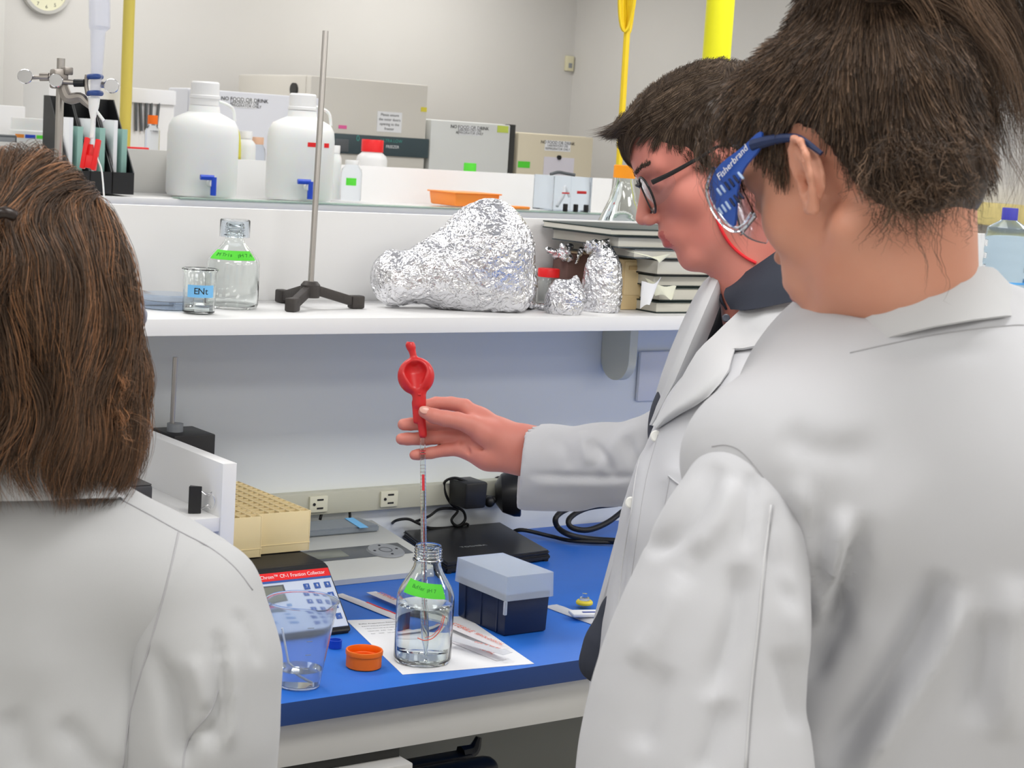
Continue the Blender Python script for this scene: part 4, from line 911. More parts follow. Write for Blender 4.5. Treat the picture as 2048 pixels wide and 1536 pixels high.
ax = frame(dep(181, 308, dx_), Vector(AR), -Vector(AF)) @ TR(rz=-.17)
for s in (-1, 1): box(b, (s * .0085, 0, 0), (.007, .048, .012), .0015, M=ax)
box(b, (0, -.012, .001), (.022, .02, .006), .001, M=ax); box(b, (0, .0, -.003), (.014, .03, .003), .0005, M=ax); ob('clip_body', b, M['redp'], t, world=True)
b = B(); tube(b, [dep(188, 290, dx_), dep(196, 320, dx_), dep(204, 345, dx_), dep(210, 420, dx_), dep(215, 470, dx_)], .0014, 6, smooth=3); ob('outlet_tube', b, M['hdpe'], t, world=True)
# ---- right end of the shelf: water bottles
wl = mat('label_blue', (40, 96, 220), .5); sky = mat('label_sky', (96, 176, 240), .5); pet = mat('pet_plastic', (226, 238, 246), .08, trans=.95, ior=1.15)
def wbottle(px, Y, r, label, zcap, cap):
    c = ony(px, 600, Y); t = thing('water_bottle', label, 'bottle', (c.x, Y, ZS), group='water bottles at the right end of the shelf'); h = zcap - ZS
    b = B(); pr = [(0, .004), (r * .85, 0), (r, .01)]
    for k in range(5): pr += [(r, .02 + k * .028), (r * .965, .034 + k * .028)]
    pr += [(r, .165), (r * .92, .185), (r * .4, h - .03), (.0125, h - .022), (.0125, h - .004), (.0105, h - .004), (.0105, h - .022), (r * .38, h - .031), (r * .9, .184), (r - .001, .16), (r - .001, .012), (0, .006)]
    lathe(b, pr, 40); ob('bottle_body', b, pet, t, 40)
    b = B(); lathe(b, [(0, h), (.0175, h), (.0185, h - .002), (.0185, h - .028), (0, h - .028)], 32); ob('cap', b, cap, t)
    tc = math.atan2(-Y, -c.x)
    hit_patch('label_band', wrap(lambda z: r + .0004, tc - 1.5, tc + 1.5, .012, .040), 20, 2, wl, t); hit_patch('label_band', wrap(lambda z: r + .0004, tc - 1.5, tc + 1.5, .056, .061), 20, 1, sky, t); hit_patch('label_band', wrap(lambda z: r + .0005, tc - 1.3, tc - .7, .054, .074), 5, 1, sky, t)
    arc_text(t, 'A', lambda z: r, tc + .2, .024, .03, M['paper'], 0, .1, .0012); return t
wbottle(2003, 2.74, .052, 'clear water bottle with violet-blue cap at the right shelf end', ony(2003, 415, 2.74).z, mat('violet_cap', (72, 72, 190), .45))
wbottle(2104, 2.655, .052, 'clear water bottle cut by the right picture edge', ony(2060, 440, 2.72).z, mat('violet_cap', (72, 72, 190), .45))
# ---- rear shelf: big media bottle with orange cap
Yb = 3.07; c = ony(1243, 430, Yb); Db = (c - Vector(CAM)).dot(Vector(AF)); zc = ony(1243, 330, Yb).z; h = zc - ZS
t = thing('media_bottle', 'large clear flask with orange cap behind the notebooks and the man face', 'bottle', (c.x, Yb, ZS))
b = B(); pr = [(0, .003), (.072, 0), (.078, .008), (.078, .08), (.066, .12), (.045, .165), (.03, .2), (.021, h - .035), (.021, h - .006), (.0185, h - .006), (.0185, h - .036), (.028, .199), (.043, .164), (.064, .119), (.076, .079), (.076, .01), (0, .006)]
lathe(b, pr, 48); ob('glass_body', b, M['glass'], t, 40)
liquid('water', M['water'], t, [(.0755, .0105), (.0755, .078), (.0662, .105)], .0065, .105, 48)
b = B(); lathe(b, [(0, h), (.0225, h), (.024, h - .002), (.024, h - .028), (0, h - .028)], 40); ob('cap', b, mat('cap_amber', (255, 158, 20), .4), t)
tc_ = math.atan2(-Yb, -c.x)
def br3(z): 
    return float(np.interp(z, [0, .08, .12, .165, .2], [.078, .078, .066, .045, .03]))
hit_patch('green_tape', wrap(br3, tc_ - .9, tc_ + .3, .142, .152), 12, 2, M['green'], t); hit_patch('blue_label', wrap(br3, tc_ + .0, tc_ + .8, .112, .128), 8, 2, mat('lblue', (70, 100, 150), .6), t)
# ================================================================ things on the far shelf
FZ1 = FZ + .0075
def carboy(px, Y, r, hb_, ht, label, tapepx=None):
    c = ony(px, 390, Y); t = thing('carboy', label, 'carboy', (c.x, Y, FZ1), group='white carboys on the far shelf')
    b = B(); lathe(b, [(0, 0), (r * .95, 0), (r, .012), (r, hb_ - .06), (r * .97, hb_ - .025), (r * .86, hb_), (r * .62, hb_ + .016), (r * .45, hb_ + .026), (r * .42, hb_ + .05), (0, hb_ + .05)], 56); ob('body', b, M['hdpe'], t, 40)
    b = B(); lathe(b, [(0, ht), (r * .36, ht), (r * .40, ht - .006), (r * .40, ht - .05), (r * .43, ht - .052), (r * .43, ht - .062), (r * .40, ht - .064), (r * .40, hb_ + .052), (0, hb_ + .052)], 48); ob('cap', b, M['white'], t, 40)
    tc = math.atan2(-Y, -c.x) + .25; n = Vector((math.cos(tc), math.sin(tc), 0)); s = Vector((-n.y, n.x, 0))
    b = B(); P0 = n * r + Vector((0, 0, .055)); rod(b, P0, P0 + n * .05, .016, 16); sp = ob('spigot_stem', b, M['hdpe'], t)
    b = B(); P1 = P0 + n * .045; rod(b, P1 + Vector((0, 0, .022)), P1 - Vector((0, 0, .045)), .011, 14); rod(b, P1 + Vector((0, 0, .02)), P1 + Vector((0, 0, .02)) - s * .05, .010, 12); rod(b, P0 + n * .01, P1, .013, 14); ob('spigot', b, M['bluep'], t)
    b = B(); tube(b, [(r * .40 * s.x, r * .40 * s.y, hb_ + .07), ((s * r * .8).x, (s * r * .8).y, hb_ + .05), ((s * r * .9).x, (s * r * .9).y, hb_)], .006, 8, smooth=4); ob('handle', b, M['hdpe'], t)
    if tapepx: 
        for a0, a1 in tapepx: hit_patch('red_tape', wrap(lambda z: r, tc + a0, tc + a1, hb_ - .085, hb_ - .068), 6, 1, M['redp'], t)
    return t
carboy(402, 6.20, .132, .285, .425, 'large white carboy with blue spigot, left one behind the glass bottle')
carboy(597, 6.20, .130, .292, .408, 'large white carboy with red tape strips, crossed by the stand rod', ((-.05, .25), (.5, .72)))
def jar(px, Y, z0, r, h, rc, hc, cm, label, bm_mat=None, name='reagent_jar', lab_=None, cat='jar'):
    c = ony(px, 350, Y); t = thing(name, label, cat, (c.x, Y, z0)); b = B()
    lathe(b, [(0, 0), (r * .95, 0), (r, .006), (r, h - hc - .035), (r * .93, h - hc - .018), (rc * .92, h - hc - .002), (rc * .9, h - .005), (0, h - .005)], 36); ob('body', b, bm_mat or M['hdpe'], t, 40)
    b = B(); lathe(b, [(0, h), (rc * .95, h), (rc, h - .003), (rc, h - hc), (0, h - hc)], 36); ob('cap', b, cm, t, 40)
    if lab_: tc = math.atan2(-Y, -c.x); hit_patch('tape_label', wrap(lambda z: r, tc - .5, tc + .5, h * lab_, h * lab_ + .03), 6, 1, M['green'], t)
    return t
def zat(px, py, Y): return ony(px, py, Y).z
RZ = 1.4005; YR = FW + .2
jar(742, YR, RZ, .066, zat(742, 279, YR) - RZ, .047, .052, M['redp'], 'white jar with big red lid behind the far white panel', M['white'])
jar(667, FW - .08, FZ1, .030, zat(675, 291, FW - .08) - FZ1, .022, .03, M['white'], 'small white bottle between right carboy and green-labelled bottle')
jar(703, FW - .16, FZ1, .042, zat(700, 320, FW - .16) - FZ1, .028, .018, M['white'], 'short clear bottle with green tape label on the far shelf', M['pglass'], lab_=.38)
jar(939, YR, RZ, .031, zat(939, 326, YR) - RZ, .028, .05, M['green'], 'bottle with bright green cap peeking over the far white panel', M['white'])
jar(487, YR, RZ, .045, zat(487, 262, YR) - RZ, .03, .03, M['white'], 'frosted bottle between the two carboys, left of the pair', M['hdpe'])
jar(512, YR + .1, RZ, .035, zat(512, 274, YR + .1) - RZ, .026, .03, mat('cap_tan', (222, 180, 150), .5), 'bottle with tan cap between the two carboys, right of the pair', M['pglass'])
c = ony(455, 240, YR - .05); b = B(); tube(b, [ony(420, 238, 6.3), ony(440, 240, 6.35), ony(462, 246, YR - .05), ony(474, 262, YR - .05), ony(478, 285, YR - .05), ony(478, 320, YR - .05)], .008, 8, smooth=4); tag(ob('tubing', b, mat('tubing_yellow', (220, 214, 90), .5), None, 180), 'yellow-brown tubing curving down beside the left carboy neck', 'tubing')
# orange tray, scissors-like orange strip
c0 = ony(888, 404, 6.2); c1 = ony(978, 406, 6.2); t = thing('orange_tray', 'translucent orange tray on the far shelf behind the foil flask', 'tray', ((c0.x + c1.x) / 2, 6.22, FZ1)); W_ = c1.x - c0.x; h = zat(933, 385, 6.2) - FZ1
b = B(); box(b, (0, 0, h / 2), (W_, .2, h), .008, taper=.94); ob('tray', b, M['orangel'], t); b = B(); box(b, (0, 0, h - .001), (W_ + .01, .21, .006), .002); ob('rim', b, M['orangel'], t)
c0 = ony(1002, 409, 6.1); b = B(); box(b, (c0.x + .06, 6.1, FZ1 + .006), (.14, .06, .012), .004); tag(ob('orange_strip', b, M['orangel']), 'flat orange strip right of the orange tray on far shelf', 'strip')
# gel box
c0 = ony(1090, 430, 6.1); c1 = ony(1165, 432, 6.1); t = thing('gel_box', 'clear acrylic gel box with red marks and black clips on the far shelf', 'box', ((c0.x + c1.x) / 2, 6.12, FZ1)); W_ = c1.x - c0.x
b = B(); z1 = zat(1128, 352, 6.1) - FZ1
for sx in (-1, 1): box(b, (sx * W_ / 2, 0, z1 / 2), (.005, .14, z1), .001)
for sy in (-1, 1): box(b, (0, sy * .07, z1 / 2), (W_, .005, z1), .001)
box(b, (0, 0, .003), (W_, .14, .006)); ob('tank', b, M['pglass'], t)
b = B(); tube(b, [(-.06, -.05, .02), (-.02, -.04, .07), (-.01, -.03, .10), (.01, -.04, .06)], .006, 8, smooth=4); ob('comb', b, M['white'], t)
b = B(); box(b, (.045, -.075, z1 * .56), (.05, .003, .012), .001); box(b, (-.04, -.075, z1 * .52), (.04, .003, .006), .001, M=TR(ry=0)); ob('red_mark', b, M['red'], t)
for k in (-1, 0, 1): b = B(); box(b, (k * .055 + .01, -.085, .012), (.014, .02, .04), .003); ob('clip', b, M['black'], t)
b = B(); tube(b, [(-.07, 0, z1 + .004), (-.03, 0, z1 + .014), (.02, .01, z1 + .010), (.06, 0, z1 + .006)], .007, 8, smooth=4); ob('lead', b, M['greyd'], t)
# black magazine files at the left
def mfile(px, label):
    Y = 6.2; c = ony(px, 385, Y); t = thing('magazine_file', label, 'file', (c.x, Y, FZ1), group='black magazine files on the far shelf'); w_, d_, h_, f_ = .081, .25, .335, .078; th = .004
    side = [(-d_ / 2, 0), (d_ / 2, 0), (d_ / 2, h_), (d_ / 2 - .05, h_), (-d_ / 2, f_)]
    side_in = [(-d_ / 2 + .03, .02), (d_ / 2 - .06, .02), (d_ / 2 - .06, h_ * .8), (-d_ / 2 + .03, f_)]
    for s in (-1, 1):
        b = B(); prism(b, side, th, Matrix(((0, 0, 1, s * (w_ / 2 - th / 2) - th / 2), (1, 0, 0, 0), (0, 1, 0, 0), (0, 0, 0, 1)))); ob('side_panel', b, M['black'], t, 20)
    b = B(); box(b, (0, -d_ / 2 + th / 2, f_ / 2), (w_ - 2 * th, th, f_)); ob('front_panel', b, M['blackm'], t); b = B(); box(b, (0, d_ / 2 - th / 2, h_ / 2), (w_ - 2 * th, th, h_)); ob('back_panel', b, M['black'], t); b = B(); box(b, (0, 0, th / 2), (w_ - 2 * th, d_ - 2 * th, th)); ob('base', b, M['black'], t)
    for k in range(2): b = B(); box(b, (-.02 + k * .035, .01, h_ * .42), (.014 + .006 * k, d_ * .8, h_ * .72 - .06 * k), .001, M=TR(rx=.0)); ob('document', b, [M['paper'], mat('teal_folder', (150, 190, 180), .6)][k], t)
    return t
mfile(130, 'black magazine file leftmost behind the steel stand'); mfile(174, 'black magazine file in the middle, behind the red clip'); mfile(218, 'black magazine file on the right, before the slim yellow pole')
# far-left clutter behind the panel
t = thing('storage_jar', 'round white container with coloured tape bands at the far left', 'container', (ony(62, 260, 6.65).x, 6.65, RZ)); zt = zat(62, 236, 6.65) - RZ
b = B(); lathe(b, [(0, 0), (.078, 0), (.082, .01), (.082, zt - .05), (.076, zt - .045), (.074, zt - .002), (.0, zt)], 40); ob('body', b, M['hdpe'], t, 40)
tc = math.atan2(-6.65, -t.location.x)
for a0, a1, mm in ((-.75, -.3, M['orangel']), (-.25, .2, M['bluep']), (.25, .75, M['green'])): hit_patch('tape_band', wrap(lambda z: .0822, tc + a0, tc + a1, zt - .075, zt - .062), 5, 1, mm, t)
a = ony(0, 210, 6.9); c = ony(42, 210, 6.9); t = thing('white_box', 'plain white box at the left picture edge behind the container', 'box', (c.x - .15, 6.9, RZ)); b = B(); boxc(b, c.x - .35, c.x, 6.85, 6.94, RZ, a.z, .004); ob('carton', b, M['white'], t, world=True)
a = ony(30, 270, 6.55); t = thing('grey_device', 'small dark grey device at the left picture edge, above brown hair', 'device', (a.x - .05, 6.56, RZ)); b = B(); boxc(b, a.x - .15, a.x, 6.525, 6.59, RZ, a.z, .006); ob('case', b, M['greyd'], t, world=True); b = B(); boxc(b, a.x - .14, a.x - .01, 6.52, 6.524, a.z - .05, a.z - .01, .001); ob('display', b, M['greym'], t, world=True)
a = ony(268, 240, 6.9); t = thing('orange_bottle', 'small orange-capped bottle right beside the slim yellow pole', 'bottle', (a.x, 6.72, RZ)); h = zat(268, 228, 6.72) - RZ
b = B(); lathe(b, [(0, 0), (.03, 0), (.03, h - .06), (.016, h - .04), (.016, h - .03), (0, h - .03)], 24); ob('body', b, M['pglass'], t); b = B(); lathe(b, [(0, h), (.02, h), (.02, h - .035), (0, h - .035)], 24); ob('cap', b, M['orange'], t)
a = ony(276, 300, 6.60); b = B(); boxc(b, a.x - .05, a.x + .03, 6.56, 6.62, RZ, zat(276, 294, 6.6), .004); tag(ob('red_box', b, M['redp']), 'small red box beside the foot of the slim yellow pole', 'box')
# ledge on the right wall
a = ony(1900, 408, 5.0); v = ray(1990, 428); k = (X1 - .02) / v[0]; p = CAM + v * k
t = thing('wall_ledge', 'golden wooden ledge on the far right wall behind the water bottles', 'ledge', (X1 - .06, p[1], p[2])); b = B(); boxc(b, X1 - .12, X1 - .001, 2.0, p[1] + .45, p[2] - .05, p[2] + .05, .004); ob('board', b, mat('gold_wood', (226, 208, 140), .5, vary=.2, vscale=20), t, world=True)
# ================================================================ people
from mathutils.bvhtree import BVHTree
G = lambda x, y, D: np.array(CAM + ray(x, y) * D)
def pxy(V):
    q = V - CAM; z = q @ AF; return 1024 + FPX * (q @ AR) / z, 768 + FPX * (q @ AD) / z, z
class HeadFrame:
    """x forward, y left, z up; th: 0 = facing away from the camera side, 90 = facing image left"""
    def __init__(s, o, th, ph, ro=0, sc=1.0):
        th, ph, ro = map(math.radians, (th, ph, ro)); R_, U_, A_ = AR, -AD, AF
        s.f = -math.sin(th) * math.cos(ph) * R_ - math.sin(ph) * U_ + math.cos(th) * math.cos(ph) * A_
        l = -math.cos(th) * R_ - math.sin(th) * A_; l -= s.f * (l @ s.f); l /= np.linalg.norm(l); u = np.cross(s.f, l)
        s.l = l * math.cos(ro) + u * math.sin(ro); s.u = np.cross(s.f, s.l); s.o = np.array(o); s.sc = sc; s.M = np.stack([s.f, s.l, s.u], 1)
    def loc(s, P): return (P - s.o) @ s.M / s.sc
    def w(s, p): return s.o + s.M @ (np.array(p, float) * s.sc)
def ear_ops(S_, sd, out=.45, edx=0.0, edz=0.0):
    def E(x, z, o=0): return (x - .010 + edx, sd * (.0735 + max(0, -x + .008) * out + o), z + .002 + edz)
    pts = [((.006, .004), .0030), ((.009, .016), .0028), ((.004, .027), .0030), ((-.008, .031), .0032), ((-.018, .024), .0032), ((-.021, .010), .0030), ((-.018, -.006), .0029), ((-.011, -.018), .0034), ((-.003, -.027), .0050), ((.004, -.024), .0045), ((.006, -.012), .0035)]
    S_.chain([(E(*p, o=.004), r) for p, r in pts], .0028)
    S_.chain([(E(-.004, .020, .001), .0028), (E(-.011, .010, .001), .0030), (E(-.010, -.004, .001), .0028), (E(-.002, -.012, .001), .003)], .003)
    S_.ell(E(-.006, .004, -.004), (.014, .0055, .026), k=.006); S_.cap(E(.007, -.004, .002), E(.006, -.010, .002), .004, .0038, .004)
    S_.ell(E(.0005, -.002, .005), (.0065, .008, .009), k=.004, op='s')
def head_solid(ears=True, out=.45, edx=0.0, edz=0.0, nz=0.0):
    S_ = Solid(); S_.ell((-.014, 0, .045), (.097, .0745, .084)); S_.ell((.028, 0, .052), (.070, .066, .066), k=.02); S_.ell((.034, 0, -.012), (.058, .057, .078), k=.02)
    for s in (-1, 1):
        S_.cap((-.012, s * .050, -.048), (.060, s * .014, -.090), .020, .017, .018); S_.ell((.050, s * .042, -.014), (.024, .022, .022), k=.02)
        S_.cap((.083, s * .012, .034), (.070, s * .046, .034), .011, .010, .014)
        S_.ell((.104, s * .032, .014), (.018, .016, .013), k=.016, op='s'); S_.ell((.0755, s * .032, .012), (.0125, .015, .0105), k=.004)
        S_.cap((.0885, s * .024, .007), (.084, s * .042, .007), .0012, .0012, .003, 's')
    S_.ell((.072, 0, -.094), (.018, .022, .017), k=.014); S_.ell((.076, 0, -.055), (.024, .034, .028), k=.018)
    S_.cap((.086, 0, .026), (.112 - nz, 0, -.020), .0062, .0095, .010)
    for s in (-1, 1): S_.ell((.103 - nz * .7, s * .0115, -.026), (.010, .0075, .0075), k=.006); S_.ell((.108, s * .007, -.034), (.004, .003, .003), k=.002, op='s')
    S_.cap((.0965, -.012, -.050), (.0965, .012, -.050), .0052, .0052, .005); S_.cap((.092, -.020, -.053), (.092, .020, -.053), .004, .004, .006); S_.cap((.0945, -.011, -.064), (.0945, .011, -.064), .0058, .0058, .005)
    S_.cap((.1035, -.018, -.0572), (.1035, .018, -.0572), .0016, .0016, .003, 's'); S_.cap((.096, -.016, -.077), (.096, .016, -.077), .004, .004, .01, 's')
    if ears: ear_ops(S_, 1, out, edx, edz); ear_ops(S_, -1, out, edx, edz)
    return S_
def skin(name, col, red, vary=.10):
    m = mat(name, col, .48, sss=.12, bump=.12, bscale=900, vary=vary, vscale=18, col2=red, bdist=.0004); return m
def bvh_of(o):
    M_ = o.matrix_basis if o.parent is None else o.parent.matrix_basis
    me = o.data; V = [M_ @ v.co for v in me.vertices]; return BVHTree.FromPolygons(V, [p.vertices[:] for p in me.polygons])
def cast(bv, x, y):
    d = Vector(ray(x, y)).normalized(); h = bv.ray_cast(Vector(CAM), d); return h
def seam(name, par, bv, pts, r, m, lift=0.0, n=6):
    """stitched seam lying on the cloth along photo points"""
    P_ = cr([(a, b_, 0) for a, b_ in pts], 6); out = []
    for p in P_:
        h = cast(bv, p.x, p.y)
        if h[0] is not None: out.append(h[0] + h[1] * lift)
    if len(out) < 3: return
    # light smoothing
    q = [out[0]] + [(out[i - 1] + out[i] * 2 + out[i + 1]) / 4 for i in range(1, len(out) - 1)] + [out[-1]]
    b = B(); tube(b, q, r, n); return ob(name, b, m, par, 180, world=True)
def crease(V, Q, specs):
    """press folds into the cloth: (photo polyline, amplitude m, width px)"""
    N = vnorm(V, Q)
    for pts, amp, wd in specs:
        P_ = np.array([(p.x, p.y) for p in cr([(a, b_, 0) for a, b_ in pts], 8)]); X, Y, Z = pxy(V)
        lo = P_.min(0) - 3 * wd; hi = P_.max(0) + 3 * wd; face = (N @ AF) < .35
        I = np.where((X > lo[0]) & (X < hi[0]) & (Y > lo[1]) & (Y < hi[1]) & face)[0]
        if not len(I): continue
        q = np.stack([X[I], Y[I]], 1); best = np.full(len(I), 1e9); tb = np.zeros(len(I))
        for k in range(len(P_) - 1):
            a, c = P_[k], P_[k + 1]; d = c - a; t = np.clip(((q - a) @ d) / max(d @ d, 1e-9), 0, 1); dd = np.linalg.norm(q - a - t[:, None] * d, axis=1)
            u = dd < best; best[u] = dd[u]; tb[u] = (k + t[u]) / (len(P_) - 1)
        end = np.clip(np.minimum(tb, 1 - tb) * 5, 0, 1) ** .7
        V[I] += N[I] * (amp * np.exp(-(best / wd) ** 2) * end)[:, None]
    return V
cloth = mat('white_coat_cloth', (192, 193, 198), .85, bump=.10, bscale=1400, sheen=.15, vary=.02, vscale=4)
seamm = mat('coat_seam', (168, 168, 172), .9); clothsh = mat('coat_collar_cloth', (198, 199, 202), .85, bump=.08, bscale=1400)
clothL = mat('white_coat_cloth_shaded', (178, 179, 181), .85, bump=.10, bscale=1400, sheen=.12, vary=.02, vscale=4); btn = mat('button_white', (232, 232, 228), .35)  # left coat's white made darker to stand in for weaker light on it
def legs(par, cx, cy, fx, fy, zt, m_tr, m_sh, sep=.10):
    """trousers and shoes below the coat; f = facing"""
    f = np.array([fx, fy]) / math.hypot(fx, fy); l = np.array([-f[1], f[0]]); S_ = Solid()
    for s in (-1, 1):
        h = np.array([cx, cy]) + l * s * sep * .9; S_.chain([(np.array([*h, zt]), .085), (np.array([*(h + f * .01), .50]), .062), (np.array([*(h - f * .01), .09]), .050)], .03)
    S_.ell((cx, cy, zt + .05), (.15, .15, .12), k=.04)
    V, Q = snet(S_, (cx - .3, cy - .3, .035), (cx + .3, cy + .3, zt + .2), .009); npo('trousers', relax(V, Q, 2), Q, m_tr, par)
    for s in (-1, 1):
        h = np.array([cx, cy]) + l * s * sep * .9; S2 = Solid(); S2.cap((*(h - f * .04), .042), (*(h + f * .15), .032), .040, .032, .02); S2.cap((*h, .07), (*(h + f * .04), .05), .042, .035, .03)
        V, Q = snet(lambda P: -smin(-S2(P), P[:, 2] - .001, .004), (h[0] - .25, h[1] - .25, -.01), (h[0] + .25, h[1] + .25, .16), .006); V[:, 2] = np.maximum(V[:, 2], .0005); npo('shoe', V, Q, m_sh, par)
def relaxed_hand(S_, w0, d, side, up=np.array([0, 0, 1.])):
    """hanging hand: w0 wrist, d hand direction, side thumb direction"""
    d = d / np.linalg.norm(d); side = side / np.linalg.norm(side); n = np.cross(d, side); p = lambda a, b_, c: w0 + d * a + side * b_ + n * c
    for k, (b_, L) in enumerate(((.030, .075), (.010, .082), (-.010, .076), (-.029, .060))):
        S_.cap(p(0, b_ * .6, 0), p(.085, b_, 0), .017, .0105, .012); S_.chain([(p(.085, b_, 0), .0095), (p(.085 + L * .45, b_, .008), .0088), (p(.085 + L * .75, b_, .022), .008), (p(.085 + L * .92, b_, .038), .007)], .003)
    S_.chain([(p(.015, .024, 0), .015), (p(.05, .048, .010), .0125), (p(.078, .055, .018), .0105), (p(.100, .052, .026), .009)], .006)
def coat_mesh(name, par, S_, lo, hi, h, creases=(), fold=.004, seed=2, relaxn=3, m=None):
    V, Q = snet(S_, lo, hi, h); V = relax(V, Q, relaxn); N = vnorm(V, Q)
    st = V * np.array([7, 7, 2.2]); n1 = vnoise(st + .6 * vnoise(V * 5, seed)[:, None], seed + 1); n2 = vnoise(V * np.array([16, 16, 6]), seed + 3)
    V = V + N * (fold * (1 - 2 * np.abs(n1)) + fold * .35 * n2)[:, None]
    V = crease(V, Q, creases); V = relax(V, Q, 1, .4)
    return npo(name, V, Q, m or cloth, par)
def collar_band(name, par, ct, cb, ax, ay, rt, rb, a0, a1, m, th=.0022, n=48, flare=.006, dip=None):
    """fold-over collar: ct/cb centres of the top and bottom ring; ax, ay unit axes; rt/rb (rx, ry)"""
    bm = B(); rows = []
    for i in range(n + 1):
        a = math.radians(a0 + (a1 - a0) * i / n); c, s = math.cos(a), math.sin(a); dp = dip(i / n) if dip else 0
        dT = ax * rt[0] * c + ay * rt[1] * s; dB = ax * rb[0] * c + ay * rb[1] * s; nv = (dT / max(np.linalg.norm(dT), 1e-6))
        T_ = ct + dT; Bt = cb + dB + (cb - ct) * dp; mid = (T_ + Bt) / 2 + nv * flare; up_ = (ct - cb) / np.linalg.norm(ct - cb)
        row = [Bt, (Bt + mid) / 2 + nv * flare * .4, mid, (T_ + mid) / 2 + nv * flare * .3, T_, T_ - nv * th * 2.2 - up_ * .001, (T_ + mid) / 2 - nv * th * 2, mid - nv * th * 2.4, Bt - nv * th]
        rows.append([bm.verts.new(Vector(p)) for p in row])
    k = len(rows[0])
    for i in range(n):
        for j in range(k): bm.faces.new((rows[i][j], rows[i + 1][j], rows[i + 1][(j + 1) % k], rows[i][(j + 1) % k]))
    bm.faces.new(rows[0][::-1]); bm.faces.new(rows[-1])
    return ob(name, bm, m, par, 60, world=True)
# ---------------------------------------------------------------- hair
def hair_mat(name, dark, light, rough=.42, mid=None):
    m = bpy.data.materials.new(name); m.use_nodes = True; nt = m.node_tree; b = nt.nodes['Principled BSDF']; L = nt.links.new
    at = nt.nodes.new('ShaderNodeAttribute'); at.attribute_name = 'strand_tone'; mx = nt.nodes.new('ShaderNodeValToRGB'); e = mx.color_ramp.elements; e[0].color = lin(dark); e[1].color = lin(light); e[0].position = .05; e[1].position = .95
    q = e.new(.55); q.color = lin(mid) if mid else lin(tuple((a * .6 + c * .4) for a, c in zip(dark, light)))
    L(at.outputs['Fac'], mx.inputs['Fac']); L(mx.outputs['Color'], b.inputs['Base Color'])
    b.inputs['Roughness'].default_value = rough; b.inputs['Specular IOR Level'].default_value = .35; return m
def strands(paths, rad, tone, K=3):
    """paths (N,S,3) -> tube verts, quads, tone"""
    N, S1, _ = paths.shape; T = np.gradient(paths, axis=1); T /= np.maximum(np.linalg.norm(T, axis=2, keepdims=True), 1e-9)
    ref = np.random.randn(N, 1, 3); u = np.cross(T, ref); u /= np.maximum(np.linalg.norm(u, axis=2, keepdims=True), 1e-9); v = np.cross(T, u)
    tt = np.linspace(0, 1, S1); pr = rad[:, None] * np.clip(1.15 - tt ** 3 * 1.0, .15, 1)[None]
    ang = np.arange(K) * 2 * np.pi / K
    V = paths[:, :, None, :] + pr[:, :, None, None] * (np.cos(ang)[None, None, :, None] * u[:, :, None, :] + np.sin(ang)[None, None, :, None] * v[:, :, None, :])
    idx = np.arange(N * S1 * K).reshape(N, S1, K); a = idx[:, :-1]; b_ = idx[:, 1:]
    Q = np.stack([a, np.roll(a, -1, 2), np.roll(b_, -1, 2), b_], -1).reshape(-1, 4)
    return V.reshape(-1, 3), Q, np.repeat(tone, S1 * K)
def grow(P0, env, flow, steps, seg, depth, wob=.35, wfreq=22, seed=0, free=None):
    """lead strands along an envelope; depth = how far under its surface each runs"""
    P = P0.copy(); out = [P.copy()]; d0 = None; e = .003
    for s_ in range(steps):
        Pf = P.astype(np.float32); base = env(Pf); g = np.stack([env(Pf + np.array(v_, np.float32)) - base for v_ in ((e, 0, 0), (0, e, 0), (0, 0, e))], 1); g /= np.maximum(np.linalg.norm(g, axis=1, keepdims=True), 1e-9)
        d = flow(P, s_ / steps); wv = np.stack([vnoise(P * wfreq + k * 9.1, seed + k) for k in range(3)], 1); d = d / np.maximum(np.linalg.norm(d, axis=1, keepdims=True), 1e-9) + wob * wv
        fr = np.zeros(len(P)) if free is None else free(P, s_ / steps)
        d = d - g * (d * g).sum(1, keepdims=True) * (1 - fr)[:, None]; d /= np.maximum(np.linalg.norm(d, axis=1, keepdims=True), 1e-9)
        if d0 is not None: d = d * .6 + d0 * .4; d /= np.linalg.norm(d, axis=1, keepdims=True)
        d0 = d; corr = -(base + depth) * (1 - fr); P = P + d * seg + g * np.clip(corr, -.004, .004)[:, None]; out.append(P.copy())
    return np.stack(out, 1)
